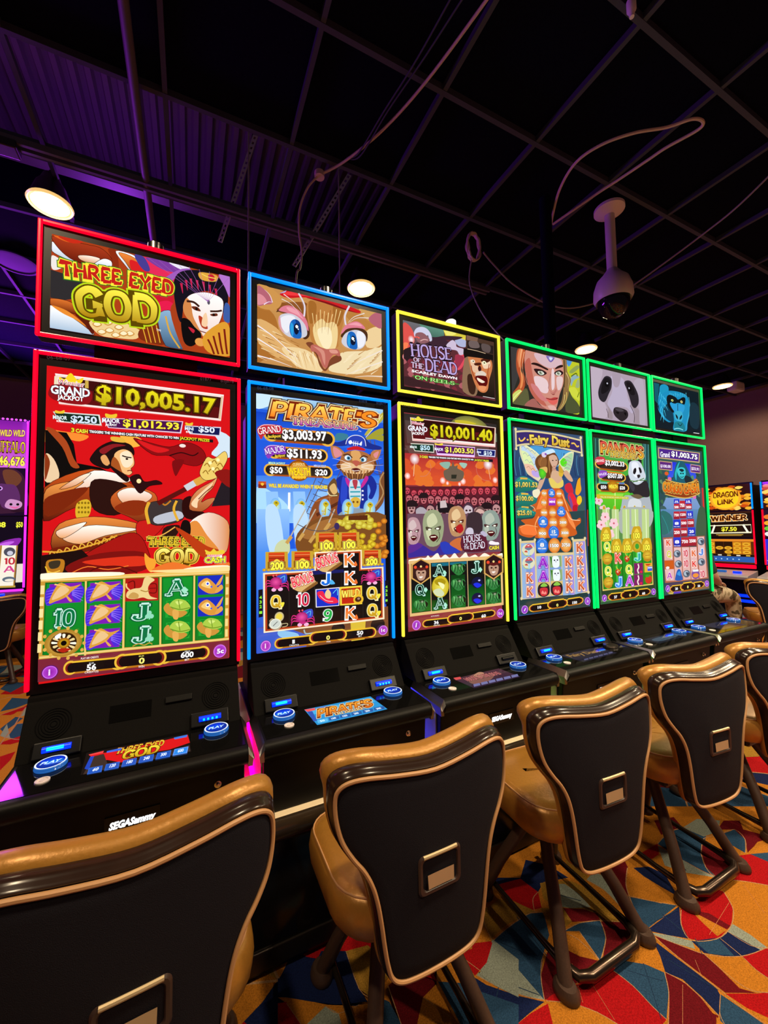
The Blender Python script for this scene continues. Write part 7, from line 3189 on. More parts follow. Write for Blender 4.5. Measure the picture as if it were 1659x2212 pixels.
ART['left0'] = '''
P 1a0824 40,3400 1440,3400 1440,5600 40,5600
P 7a1a9a>b02ac0 40,5120 1440,5120 1440,5590 40,5590
E f060ff 80 5624 26 26
E f060ff 158 5624 26 26
E f060ff 236 5624 26 26
E f060ff 314 5624 26 26
E f060ff 392 5624 26 26
E f060ff 470 5624 26 26
E f060ff 548 5624 26 26
E f060ff 626 5624 26 26
E f060ff 704 5624 26 26
E f060ff 782 5624 26 26
E f060ff 860 5624 26 26
E f060ff 938 5624 26 26
E f060ff 1016 5624 26 26
E f060ff 1094 5624 26 26
E f060ff 1172 5624 26 26
E f060ff 1250 5624 26 26
E f060ff 1328 5624 26 26
E f060ff 1406 5624 26 26
P a02ab0>d86ae0 40,4500 1440,4500 1440,5120 40,5120
T f0d060|3a1a10 980 5220 1416 5250 150 bi WILD WILD
T f0d840>a89010|4a1a10 840 4860 1428 4860 240 s BUFFALO
T f0e850|4a1030 780 4560 1424 4560 200 b $346,676
Q 3a1830 500,3520 1440,3520 1440,4200 1280,4460 1000,4500 700,4400 560,4100
Q 6a3a28 1040,4420 1240,4440 1380,4260 1280,4080 1120,4100
Q 5a2a60 960,4080 1120,4120 1280,4080 1360,3800 1280,3600 1040,3600
Q c890c0 1120,3720 1200,3780 1380,3720 1380,3600 1240,3540 1100,3600
Q e060a0 1160,3620 1280,3600 1360,3630 1280,3560
E 100810 1200 3660 28 28
E 100810 1320 3660 28 28
E d8a0f0 1000 4020 48 48
E 101020 1000 4020 28 28
Q 2a1020 1280,3480 1440,3490 1440,3540 1200,3520
'''
ART['left1'] = '''
P 120818 40,1760 1440,1760 1440,3380 40,3380
T f0f040 760 3140 1120 3140 120 b $1.88
T f0f040 1300 3140 1420 3140 120 b $50
T e8e0f0 660 2940 960 2940 100 b $4.02
Q 8a28a8 40,2560 400,2660 840,2680 1120,2840 1400,2880 1280,2660 1040,2600 1280,2580 760,2460 40,2400
Q c060e0 840,2660 1120,2800 1280,2800 1040,2660
P e8dcc8 40,1920 1000,1920 1000,2480 40,2480
P f0e8d8 1020,1820 1280,1810 1320,2720 1060,2730
P a87a30 996,1820 1028,1820 1068,2730 1036,2730
P a87a30 1280,1810 1304,1810 1344,2720 1316,2720
P e0d8c8 1320,1880 1440,1880 1440,2300 1336,2300
E 4a4a58 1200 2580 100 100
E c8c8d8 1210 2550 52 52
T c02838 1110 2300 1300 2300 140 k 10
T d04088 1120 2120 1290 2120 140 k A
E 5a6878 1200 1960 112 60
E e8e0d0 1210 1940 80 32
E b0685a 860 2360 120 80
E f0e0d8 860 2340 68 44
T d84838 800 2080 1000 2080 160 k K
T f0e040|3a2a08 760 1950 1000 1970 110 bi WILD
P b8963a 1020,1780 1320,1770 1320,1812 1020,1822
'''
ART['right0'] = '''
P 301008 20,3380 1260,3380 1260,4170 20,4170
Q f0b030 497,3685 577,3737 707,3697 597,3637
Q c84a10 176,3900 256,3952 386,3912 276,3852
Q e07a18 543,4058 623,4110 753,4070 643,4010
Q e07a18 347,4085 427,4137 557,4097 447,4037
Q f8d060 805,3540 885,3592 1015,3552 905,3492
Q f0b030 1063,3720 1143,3772 1273,3732 1163,3672
Q e07a18 236,3499 316,3551 446,3511 336,3451
Q e07a18 858,3692 938,3744 1068,3704 958,3644
Q f0b030 1026,3566 1106,3618 1236,3578 1126,3518
Q e07a18 802,3719 882,3771 1012,3731 902,3671
Q f8d060 856,4067 936,4119 1066,4079 956,4019
Q f0b030 286,3995 366,4047 496,4007 386,3947
Q f8d060 782,3424 862,3476 992,3436 882,3376
Q f8d060 24,3689 104,3741 234,3701 124,3641
Q e07a18 121,3588 201,3640 331,3600 221,3540
Q f0b030 1078,3423 1158,3475 1288,3435 1178,3375
Q e07a18 999,3564 1079,3616 1209,3576 1099,3516
Q e07a18 995,3515 1075,3567 1205,3527 1095,3467
Q f0b030 541,3827 621,3879 751,3839 641,3779
Q e07a18 447,3703 527,3755 657,3715 547,3655
Q e07a18 773,3523 853,3575 983,3535 873,3475
Q f0b030 23,3814 103,3866 233,3826 123,3766
Q e07a18 824,3943 904,3995 1034,3955 924,3895
Q f0b030 101,3921 181,3973 311,3933 201,3873
Q c84a10 148,3778 228,3830 358,3790 248,3730
Q e07a18 941,3791 1021,3843 1151,3803 1041,3743
Q c84a10 966,3498 1046,3550 1176,3510 1066,3450
Q e07a18 484,3706 564,3758 694,3718 584,3658
Q e07a18 400,3852 480,3904 610,3864 500,3804
Q f8d060 463,3572 543,3624 673,3584 563,3524
Q c84a10 273,3998 353,4050 483,4010 373,3950
Q e07a18 690,3493 770,3545 900,3505 790,3445
Q f8d060 -11,3974 69,4026 199,3986 89,3926
Q f0b030 537,3924 617,3976 747,3936 637,3876
Q f0b030 617,3467 697,3519 827,3479 717,3419
Q c84a10 71,3960 151,4012 281,3972 171,3912
Q f0b030 1069,3818 1149,3870 1279,3830 1169,3770
Q c84a10 734,3541 814,3593 944,3553 834,3493
Q f0b030 -6,4087 74,4139 204,4099 94,4039
Q e07a18 265,3537 345,3589 475,3549 365,3489
Q e07a18 664,3428 744,3480 874,3440 764,3380
Q c84a10 483,3978 563,4030 693,3990 583,3930
Q c84a10 669,4106 749,4158 879,4118 769,4058
Q c84a10 291,3761 371,3813 501,3773 391,3713
Q c84a10 119,3481 199,3533 329,3493 219,3433
Q f8d060 767,3467 847,3519 977,3479 867,3419
E f8e868@f0a020 600 3760 410 360
E f0b028@f8d020 600 3760 340 300
T 6a2808 280 3800 940 3810 160 c DRAGON
T 6a2808 380 3580 820 3590 150 c LINK
'''
ART['right1'] = '''
P 1c0c08 20,2540 1260,2540 1260,3340 20,3340
P 3a1c10 20,3280 1260,3280 1260,3340 20,3340
T 3a1408|f0a040|e8e0c0 180 3060 1120 3080 150 c WINNER
L f0e8c0 28 120,2910 1200,2920 1200,2690 120,2670 120,2910
L fff8e0 52 190,2680 280,2930
L fff8e0 52 1010,2930 1120,2690
P 241408 300,2700 1000,2710 980,2890 320,2880
T f0e83a|4a3a08 450 2740 850 2740 124 b $7.50
L c8a040 20 300,2620 1000,2624
L a88030 16 360,2590 960,2594
'''
ART['right2'] = '''
P 5a2a08 20,1740 1260,1740 1260,2490 20,2490
P e08828 20,2410 1260,2410 1260,2480 20,2480
P c87818 28,2020 248,2020 248,2400 28,2400
P 2a1408 258,2020 478,2020 478,2400 258,2400
P 2a1408 488,2020 708,2020 708,2400 488,2400
P c87818 718,2020 938,2020 938,2400 718,2400
P c87818 948,2020 1168,2020 1168,2400 948,2400
E f8d848@d89018 140 2080 104 56
E b87010 140 2080 56 22
E f8d848@d89018 140 2204 104 56
E b87010 140 2204 56 22
E f8d848@d89018 140 2328 104 56
E b87010 140 2328 56 22
E f8d848@d89018 370 2204 104 56
E b87010 370 2204 56 22
E f8d848@d89018 600 2080 104 56
E b87010 600 2080 56 22
E f8d848@d89018 600 2204 104 56
E b87010 600 2204 56 22
E f8d848@d89018 830 2080 104 56
E b87010 830 2080 56 22
E f8d848@d89018 830 2204 104 56
E b87010 830 2204 56 22
E f8d848@d89018 830 2328 104 56
E b87010 830 2328 56 22
E f8d848@d89018 1060 2080 104 56
E b87010 1060 2080 56 22
E f8d848@d89018 1060 2204 104 56
E b87010 1060 2204 56 22
E f8d848@d89018 1060 2328 104 56
E b87010 1060 2328 56 22
P 181008 20,1950 1260,1950 1260,2010 20,2010
P 2a5aa8 20,1780 1260,1780 1260,1944 20,1944
E a8d0f0 260 1860 20 20
E a8d0f0 410 1860 20 20
E a8d0f0 560 1860 20 20
E a8d0f0 710 1860 20 20
E a8d0f0 860 1860 20 20
P e8b838 80,1964 180,1964 180,1996 80,1996
P f0e8d0 320,1964 420,1964 420,1996 320,1996
P e8b838 560,1964 660,1964 660,1996 560,1996
P f0e8d0 800,1964 900,1964 900,1996 800,1996
P e8b838 1040,1964 1140,1964 1140,1996 1040,1996
'''
ART['right3'] = '''
P 301008 20,3380 1260,3380 1260,4170 20,4170
Q f8d060 125,3819 205,3871 335,3831 225,3771
Q c84a10 642,3990 722,4042 852,4002 742,3942
Q f8d060 855,4045 935,4097 1065,4057 955,3997
Q c84a10 365,4075 445,4127 575,4087 465,4027
Q e07a18 573,3543 653,3595 783,3555 673,3495
Q e07a18 148,3981 228,4033 358,3993 248,3933
Q f8d060 195,3756 275,3808 405,3768 295,3708
Q c84a10 57,3810 137,3862 267,3822 157,3762
Q e07a18 581,4088 661,4140 791,4100 681,4040
Q f8d060 634,3836 714,3888 844,3848 734,3788
Q e07a18 591,3792 671,3844 801,3804 691,3744
Q c84a10 978,3827 1058,3879 1188,3839 1078,3779
Q f0b030 35,3579 115,3631 245,3591 135,3531
Q f8d060 80,3917 160,3969 290,3929 180,3869
Q e07a18 30,4051 110,4103 240,4063 130,4003
Q f0b030 747,3441 827,3493 957,3453 847,3393
Q f8d060 979,3584 1059,3636 1189,3596 1079,3536
Q e07a18 976,3446 1056,3498 1186,3458 1076,3398
Q f8d060 671,3901 751,3953 881,3913 771,3853
Q e07a18 643,3477 723,3529 853,3489 743,3429
Q e07a18 665,3549 745,3601 875,3561 765,3501
Q f8d060 -5,3863 75,3915 205,3875 95,3815
Q c84a10 -10,3971 70,4023 200,3983 90,3923
Q f8d060 58,3648 138,3700 268,3660 158,3600
Q f8d060 1067,3839 1147,3891 1277,3851 1167,3791
Q e07a18 1104,4011 1184,4063 1314,4023 1204,3963
Q f8d060 996,3897 1076,3949 1206,3909 1096,3849
Q f0b030 865,3556 945,3608 1075,3568 965,3508
Q e07a18 86,3457 166,3509 296,3469 186,3409
Q c84a10 1048,4113 1128,4165 1258,4125 1148,4065
'''
ART['right4'] = '''
P 24102a 20,2540 1260,2540 1260,3340 20,3340
E e87828 120 3140 100 68
E e87828 360 3140 100 68
E f0a830 120 2960 100 68
E f0a830 360 2960 100 68
E 68c838 120 2800 100 68
E 68c838 360 2800 100 68
E e8e0e0 120 2640 100 68
E e8e0e0 360 2640 100 68
'''
ART['right5'] = '''
P 2030d8>4a2ab0 20,1740 1260,1740 1260,2490 20,2490
L c8c8f0 20 40,1860 1220,1860
'''
ART['carpet'] = '''
P dd8c2c 1229,-1213 2188,250 5072,-1236 2863,-2032
P 1d2b5e 1553,-1108 1598,-1185 1718,-1306 1836,-1400 1718,-1402 1606,-1409 1398,-1305
P a9b4a8 1577,-1120 1680,-1071 1799,-1008 1829,-1192 1843,-1394 1746,-1320 1649,-1220
P 33587e 1803,-1004 1955,-981 2160,-971 2254,-1011 2165,-1141 2042,-1205 1923,-1294 1843,-1394 1826,-1196
P c8161e 1674,-955 1798,-1001 1704,-1059 1577,-1112 1564,-1094
P dd8c2c 1694,-929 1797,-994 1674,-955
P dd8c2c 1845,-826 1913,-904 1808,-993 1767,-913
P b98a34 1868,-808 2047,-791 2188,-910 2204,-978 1972,-962 1810,-987 1820,-885
P c8161e 2104,-687 2222,-694 2313,-732 2345,-877 2269,-981 2203,-963 2142,-870 2101,-786
P 1d2b5e 2000,-668 2135,-632 2319,-726 2482,-619 2607,-742 2648,-893 2446,-835 2345,-877 2313,-732
P b98a34 2513,-860 2646,-928 2688,-1018 2677,-1142 2693,-1315 2561,-1239 2532,-1137 2370,-1017 2335,-937 2416,-828
P a9b4a8 2470,-864 2578,-919 2602,-1024 2584,-1133 2460,-1078 2370,-1017 2370,-954
P 7a1420 2404,-1049 2522,-1117 2581,-1184 2554,-1231 2374,-1148
P b98a34 2258,-975 2404,-1049 2377,-1145 2256,-1160 2221,-1087
P 7a1420 1843,-1394 1923,-1294 2062,-1215 2148,-1210 2180,-1238 2225,-1321 2317,-1401 2343,-1471 2189,-1447 2049,-1411 1920,-1408
P c8161e 1844,-1399 1893,-1394 2045,-1414 2189,-1447 2343,-1471 2362,-1574 2359,-1687 2365,-1759 2310,-1762 2113,-1663 2060,-1565 1969,-1476
P dd8c2c 1850,-1407 1967,-1478 2057,-1567 2113,-1663 1791,-1502 1824,-1455
P c8161e 1847,-1415 1791,-1502 1606,-1409 1726,-1406
P dd8c2c 2254,-1162 2362,-1213 2316,-1400 2225,-1321 2175,-1235
P 33587e 2272,-1168 2410,-1176 2554,-1228 2477,-1324 2316,-1400 2362,-1213
P 7a1420 2550,-1233 2663,-1297 2686,-1404 2591,-1458 2453,-1466 2325,-1407 2479,-1325
P dd8c2c 2451,-1461 2718,-1465 2672,-1547 2601,-1616 2541,-1527
P 33587e 2337,-1470 2448,-1463 2545,-1535 2601,-1616 2516,-1687 2368,-1757 2359,-1677 2362,-1574
P 7a1420 2608,-1617 2648,-1691 2648,-1783 2622,-1856 2636,-1876 2574,-1894 2344,-1779 2499,-1699
P 1d2b5e 2740,-1464 2753,-1575 2769,-1687 2782,-1800 2760,-1829 2641,-1876 2657,-1788 2658,-1686 2608,-1617 2677,-1549
P 7a1420 2778,-1453 2866,-1578 2934,-1664 2921,-1764 2901,-1860 2961,-1918 2801,-1835 2784,-1689 2767,-1546
P dd8c2c 2937,-1663 3012,-1724 3126,-1776 3103,-1855 3117,-1916 3028,-1949 2945,-1892 2925,-1798
P c8161e 3126,-1776 3353,-1829 3117,-1916 3109,-1853
P 33587e 2768,-1828 2791,-1922 2812,-2014 2596,-1905 2646,-1877
P c8161e 2796,-1837 2959,-1919 3034,-1947 2870,-2007 2819,-1927
P dd8c2c 2621,-1873 2617,-1916 2574,-1894
P dd8c2c 3718,-1455 3832,-1539 3923,-1620 3339,-1835 3290,-1800 3320,-1724 3326,-1646 3529,-1558
P c8161e 3121,-1428 3237,-1425 3396,-1443 3513,-1428 3560,-1490 3465,-1587 3319,-1643 3144,-1655 3014,-1616 2955,-1568 3017,-1490
P 7a1420 3188,-1461 3273,-1534 3292,-1629 3299,-1646 3249,-1648 3197,-1539
P dd8c2c 3182,-1464 3246,-1649 3138,-1643 3154,-1559
P 33587e 2895,-1197 3008,-1294 3141,-1400 2767,-1408 2813,-1301
P 1d2b5e 2767,-1411 3145,-1410 3015,-1489 2955,-1568 2861,-1495
P a9b4a8 2762,-1422 2861,-1495 2959,-1587 2918,-1623 2833,-1532
P 1d2b5e 2954,-1584 3144,-1655 3234,-1654 3278,-1814 3129,-1775 3045,-1737 2941,-1661
P 33587e 2968,-1598 3127,-1653 3089,-1755 2964,-1679
P a9b4a8 3234,-1654 3326,-1646 3341,-1735 3335,-1823 3278,-1814
P dd8c2c 3140,-1038 3158,-1153 3167,-1278 3188,-1369 3055,-1341 3008,-1294 2911,-1200 2994,-1122
P 1d2b5e 3180,-1063 3298,-1109 3337,-1208 3222,-1363 3195,-1262 3174,-1143
P a9b4a8 2753,-968 2865,-945 2928,-1036 2856,-1169 2773,-1338 2768,-1419 2759,-1359 2772,-1251 2792,-1087
P 7a1420 3073,-950 3195,-973 3148,-1037 2979,-1132 2909,-1199 2920,-1084 2919,-967
P a9b4a8 3582,-1014 3604,-1168 3621,-1312 3655,-1405 3497,-1275 3421,-1161
P 33587e 3602,-1003 3846,-968 4058,-1016 4055,-1145 3817,-1219 3692,-1314 3658,-1403 3627,-1309 3604,-1168
P c8161e 3387,-1000 3606,-1001 3495,-1075 3378,-1076
P dd8c2c 3402,-923 3612,-997 3582,-880 3493,-858
P 7a1420 3935,-1173 4013,-1278 3990,-1379 3801,-1453 3662,-1402 3692,-1314 3821,-1221
P c8161e 4030,-1365 4157,-1409 4192,-1520 3923,-1620 3814,-1525 3721,-1453 3804,-1454
P 33587e 4157,-1409 4321,-1473 4192,-1520
P dd8c2c 4032,-1156 4182,-1183 4133,-1275 4135,-1386 4027,-1357 4013,-1278
P 33587e 4173,-1187 4369,-1212 4313,-1311 4135,-1386 4138,-1273
P 7a1420 4237,-1145 4415,-1112 4543,-1178 4438,-1247 4539,-1393 4357,-1378 4156,-1392 4313,-1311 4369,-1212
P a9b4a8 3990,-994 4226,-990 4387,-1097 4219,-1159 4038,-1136
P 7a1420 3857,-825 4064,-880 3990,-994 3846,-968 3733,-957
P 1d2b5e 2966,-806 3191,-836 3204,-968 3060,-944 2924,-964
P b98a34 2757,-770 2872,-778 2870,-895 2762,-969 2681,-931
P dd8c2c 4369,-1373 4513,-1402 4321,-1473 4151,-1400
C dca878 4 1849,-1401 1968,-1477 2057,-1567 2113,-1663
C dca878 4 1843,-1394 1761,-1333 1649,-1220 1576,-1114
C dca878 4 1843,-1394 1923,-1294 2034,-1213 2148,-1210
C dca878 5 1803,-1004 1955,-981 2160,-971 2254,-1011
C dca878 6 2104,-687 1871,-824 1802,-996
C dca878 4 2337,-1470 2362,-1574 2359,-1687 2365,-1759
C dca878 4 2601,-1616 2516,-1687 2344,-1779
C dca878 4 2608,-1617 2651,-1708 2646,-1802 2639,-1878
C dca878 4 2767,-1425 2770,-1566 2774,-1684 2789,-1814 2796,-1920 2821,-2018
C dca878 4 2765,-1437 2866,-1578 2934,-1664 3035,-1732 3162,-1788 3343,-1824
C dca878 4 2934,-1664 2925,-1798 2945,-1892 3028,-1949
C dca878 5 3129,-1432 3017,-1490 2955,-1568 3024,-1621 3161,-1657 3319,-1643 3465,-1587 3560,-1490
C dca878 6 3137,-1041 2994,-1122 2911,-1200 2809,-1328 2768,-1419
C dca878 5 2911,-1200 3008,-1294 3141,-1400
C dca878 5 2554,-1228 2477,-1324 2316,-1400
C dca878 5 2362,-1213 2316,-1400
C dca878 5 2272,-1168 2410,-1176 2554,-1228 2666,-1296
C dca878 4 3138,-1658 3129,-1775 3109,-1853 3117,-1916
C dca878 6 3817,-1219 3692,-1314 3658,-1403 3814,-1525 3923,-1620
C dca878 6 3602,-1003 3846,-968 4058,-1016
C dca878 6 4178,-1185 4369,-1212 4313,-1311 4135,-1386
C dca878 6 3821,-1221 4015,-1147 4173,-1187
C dca878 5 2256,-1160 2311,-1253 2316,-1400
C dca878 3 2770,-1825 2656,-1873 2617,-1916
C dca878 6 2753,-968 2792,-1087 2772,-1251 2768,-1419
C dca878 5 2204,-978 2266,-902 2345,-877
C dca878 4 3234,-1654 3256,-1768 3326,-1822
C 2a4468 5 1804,-1011 1741,-1147 1664,-1218 1584,-1278
C 2a4468 5 1657,-1082 1820,-1187
C 2a4468 4 1595,-1107 1838,-1366
C 2a4468 5 1823,-1007 1989,-1226
C 2a4468 5 2063,-951 2045,-1231
C 2a4468 6 2537,-889 2382,-1023
C 2a4468 6 2416,-913 2564,-1069
C 2a4468 4 2414,-1508 2545,-1639
C 2a4468 4 2541,-1527 2343,-1743
C 2a4468 4 2699,-1584 2780,-1810
C 2a4468 5 2833,-1397 3105,-1419
C 2a4468 5 2978,-1385 2973,-1522
C 2a4468 6 3628,-1059 3519,-1263
C 2a4468 4 2994,-1585 2921,-1661
C e89a70 2 2149,-1330 2027,-1500
C e89a70 2 2167,-1428 2110,-1635
C e89a70 2 2627,-1702 2421,-1809
C e89a70 2 2846,-1658 2772,-1732
C e89a70 2 3756,-1527 3612,-1706
C e89a70 2 3103,-1614 3490,-1554
P 7a1420 1074,-928 1149,-914 1259,-951 1340,-1036 1134,-1165 1056,-1126
P c8161e 1259,-951 1349,-942 1348,-1040 1325,-1011
P dd8c2c 1228,-1072 1332,-1049 1309,-1144 1339,-1268 1134,-1165
P b98a34 919,-629 1059,-659 1122,-790 1117,-880 957,-936 914,-864
P 1d2b5e 777,-557 919,-629 914,-864 934,-948 765,-879 650,-806 622,-718
P dd8c2c 474,-693 550,-731 720,-857 881,-945 878,-1037 564,-879 514,-745
P c8161e 469,-723 515,-738 564,-879 450,-822
P a9b4a8 593,-894 711,-860 766,-926 764,-980
P 33587e 937,-981 1002,-958 1045,-1004 1056,-1126 892,-1044
P 1d2b5e 494,-593 626,-633 650,-806 476,-686
P 33587e 1352,-1033 1512,-1105 1546,-1199 1694,-1346 1628,-1413 1346,-1271
P a9b4a8 1598,-1122 1809,-995 1870,-1166 1720,-1319 1641,-1213
P dd8c2c 1348,-1040 1550,-967 1616,-1113 1467,-1109
P c8161e 1542,-962 1796,-1010 1680,-1090 1569,-1116
C dca878 4 711,-860 766,-926 884,-939
C dca878 4 957,-936 914,-864 919,-629
C dca878 4 1074,-928 1056,-1126
C dca878 3 1228,-1072 1346,-1271
C dca878 4 1550,-967 1616,-1113
C dca878 4 514,-745 564,-879
P dd8c2c -3636,7392 -2614,6837 -1611,2887 -1761,2032
P c8161e -2953,6079 -2900,6589 -2645,6853 -2432,6059 -2624,5902
P 33587e -2656,5165 -2700,5780 -2274,5472 -2484,5212
P c8161e -2603,5004 -2382,5230 -2274,5472 -2180,5122 -2458,4927
P dd8c2c -2481,4627 -2409,5034 -2148,4963 -2197,4660
P 33587e -2413,4417 -2362,4811 -2197,4660 -2273,4517 -2325,4260
P dd8c2c -2273,4517 -2217,4798 -2134,4887 -2012,4439
P 33587e -2221,4047 -2250,4505 -2012,4439 -2032,3896
P c8161e -2248,3910 -2068,4018 -1928,4078 -1879,3867 -2104,3786 -2173,3681
P a9b4a8 -2327,4154 -2388,4578 -2159,3963
P dd8c2c -2229,3851 -2042,3754 -1940,3469 -2070,3365
P c8161e -2104,3467 -1975,3532 -1955,3305 -1977,3077
P 33587e -3056,6395 -3062,6873 -2724,6494 -2820,6092
P a9b4a8 -2291,4773 -2345,5174 -2211,5175 -2163,4903
P dd8c2c -1642,2048 -1581,2017 -1525,1763 -1536,1721
P 33587e -1525,1763 -1561,2033 -1456,2033 -1424,1711 -1442,1539
P c8161e -1612,1955 -1542,1894 -1493,1700 -1467,1509
C d09878 16 -2229,3851 -2273,4517 -2345,5174 -2223,5217
C d09878 21 -2603,5004 -2382,5230
C d09878 24 -2857,5784 -2624,5902 -2454,6071
C d09878 17 -2221,4047 -2032,3896 -1928,4078
C d09878 19 -2250,4505 -2012,4439
P dd8c2c 10342,1338 10859,1532 10588,1145 10262,1050
P c8161e 10859,1532 11870,1932 12003,1707 11671,1470 11231,1324 10562,1159
P 7a1420 11343,1723 11479,1578 11191,1410 10800,1379 10989,1587
P a9b4a8 11758,1773 11889,1555 11586,1450 11465,1586
'''
ART['deck5'] = '''
P 223 376,-500 904,-500 904,-250 376,-250
'''
ART['play_button'] = '''
E f0f8ff 0 0 72 72
E 1440c8@0a2a90 0 0 64 64
T d0f0ff|1a50d0 -48 -14 48 -14 30 bi PLAY
'''
ART['logo'] = '''
T fff -100 -18 120 -18 36 hi SEGASammy
'''


# ------------------------------------------------------------------ room shell
# carpet: a large loom pattern of arcs, lenses and fans, kept in the floor mesh's own colour attribute
def make_floor():
    pic = Pic()
    rnd = random.Random(4)
    pal = ['c8161e', '7a1420', 'dd8c2c', 'b98a34', '33587e', '1d2b5e', 'a9b4a8', 'dd8c2c', 'c8161e', '33587e']
    pic.poly([(-4500, -5200), (8400, -5200), (8400, 5800), (-4500, 5800)], 'dd8c2c')
    S = 620
    for i in range(-7, 13):
        for j in range(-8, 9):
            x, y = i*S+S*.5*(j % 2), j*S
            if math.hypot(x-1700, y+600) > 5600 and x < 5200: continue
            r = S*.62; a0 = rnd.random()*6.28
            n = rnd.choice((3, 4, 5))
            for k in range(n):
                a, b = a0+6.283*k/n, a0+6.283*(k+1)/n
                pic.poly([(x, y)]+[(x+r*math.cos(a+(b-a)*q/6), y+r*math.sin(a+(b-a)*q/6)) for q in range(7)], rnd.choice(pal))
            a = rnd.random()*6.28; ca, sa = math.cos(a), math.sin(a)
            for side, c in ((1, rnd.choice(pal)), (-1, rnd.choice(pal))):
                L = []
                for q in range(9):
                    t = q/8; u = (t-.5)*S*1.25; v = side*math.sin(t*PI)*S*.22
                    L.append((x+u*ca-v*sa, y+u*sa+v*ca))
                pic.poly(L, c); pic.put(*_ribbon(L, 7), 'dca878')
    for ln in ART['carpet'].strip().split('\n'):
        p = ln.split(); k, col = p[0], p[1]; w = 0
        if k in 'LC': w = float(p[2])/2; p = p[1:]
        P = [tuple(float(v)/2 for v in q.split(',')) for q in p[2:]]
        if k in 'PQ': pic.poly(P, col)
        else: pic.put(*_ribbon(_smooth(P, False, 3), w), col)
    me = bpy.data.meshes.new('floor')
    top = pic.layer*.000005
    V = [(x/1000, y/1000, l*.000005-top) for x, y, l in pic.v]
    me.from_pydata(V, [], pic.f)
    at = me.color_attributes.new('picture', 'FLOAT_COLOR', 'POINT')
    at.data.foreach_set('color', [q for c in pic.c for q in (*c, 1.0)])
    bm = bmesh.new(); bm.from_mesh(me)
    for f in bm.faces:
        if f.normal.z < 0: f.normal_flip()
    bm.to_mesh(me); bm.free()
    m = mat('carpet', (.3, .1, .05), .95, spec=.1); nt = m.node_tree; b = nt.nodes['Principled BSDF']
    a = nt.nodes.new('ShaderNodeAttribute'); a.attribute_name = 'picture'
    tc = nt.nodes.new('ShaderNodeTexCoord'); tx = nt.nodes.new('ShaderNodeTexNoise'); tx.inputs['Scale'].default_value = 260; tx.inputs['Detail'].default_value = 3
    nt.links.new(tc.outputs['Object'], tx.inputs['Vector'])
    mr = nt.nodes.new('ShaderNodeMapRange'); mr.inputs['From Min'].default_value = .3; mr.inputs['From Max'].default_value = .7; mr.inputs['To Min'].default_value = .45; mr.inputs['To Max'].default_value = .85
    nt.links.new(tx.outputs['Fac'], mr.inputs['Value'])
    vm = nt.nodes.new('ShaderNodeVectorMath'); vm.operation = 'SCALE'
    nt.links.new(a.outputs['Color'], vm.inputs[0]); nt.links.new(mr.outputs['Result'], vm.inputs['Scale']); nt.links.new(vm.outputs['Vector'], b.inputs['Base Color'])
    bp = nt.nodes.new('ShaderNodeBump'); bp.inputs['Strength'].default_value = .5; bp.inputs['Distance'].default_value = .004
    nt.links.new(tx.outputs['Fac'], bp.inputs['Height']); nt.links.new(bp.outputs['Normal'], b.inputs['Normal'])
    me.materials.append(m)
    o = link('floor', me); o.location.z = FZ
    return o
struct(make_floor())

W_X0, W_X1, W_Y0, W_Y1, W_H = -4.5, 8.24, -5.2, 5.6, 3.63
struct(MB().box(W_X1, W_X1+.15, W_Y0, W_Y1+.15, FZ, 5.2).build('wall_right', M_WALL))
struct(MB().box(W_X0, W_X1, W_Y1, W_Y1+.15, FZ, 5.2).build('wall_back', M_WALL))
# tee grid and tiles: rows at (y+1.6)/2.19, columns every .61 m
ROWS = [-1.6+2.19*k for k in (-1.45, -1.17, -.89, -.61, -.33, -.05, .16, .44, .712, .985, 1.258, 1.537, 1.816, 2.094, 2.372, 2.65, 2.93, 3.21)]
COLS = [-.13+.628*k for k in range(-7, 14)]
ZG = W_H
g1 = MB()
for y in ROWS: g1.box(W_X0, W_X1, y-.012, y+.012, ZG, ZG+.035)
struct(g1.build('trim_1', M_TEE))
g2 = MB()
for x in COLS: g2.box(x-.011, x+.011, W_Y0, W_Y1, ZG+.003, ZG+.035)
struct(g2.build('trim_2', M_TEE))
tl = MB()
OPEN = []
for i in range(len(ROWS)-1):
    for j in range(len(COLS)-1):
        opened = (9 <= i <= 10 and COLS[j] < 1.1)
        if not opened:
            tl.box(COLS[j], COLS[j+1], ROWS[i], ROWS[i+1], ZG+.035, ZG+.05)
struct(tl.build('ceiling', M_TILE))
# corrugated roof deck seen through the open rows, with the purlins that carry it
dk = MB(); zr = 4.75
prof = []
x = W_X0
while x < 2.2:
    prof += [(x, zr), (x+.035, zr), (x+.05, zr+.04), (x+.085, zr+.04), (x+.10, zr)]
    x += .10
n = len(prof)
dk.add([(px, .8, pz) for px, pz in prof] + [(px, 2.6, pz) for px, pz in prof], [(i, i+1, i+1+n, i+n) for i in range(n-1)])
struct(dk.build('ceiling_2', M_DECKING))
pl = MB()
pl.box(W_X0, 2.2, 2.55, 2.75, 4.2, 5.0)
struct(pl.build('trim_3', M_TILE))
pm = MB(); pm.box(W_X0, 2.2, 1.75, 1.83, 4.02, 4.14)
struct(pm.build('trim_4', M_DECKING))

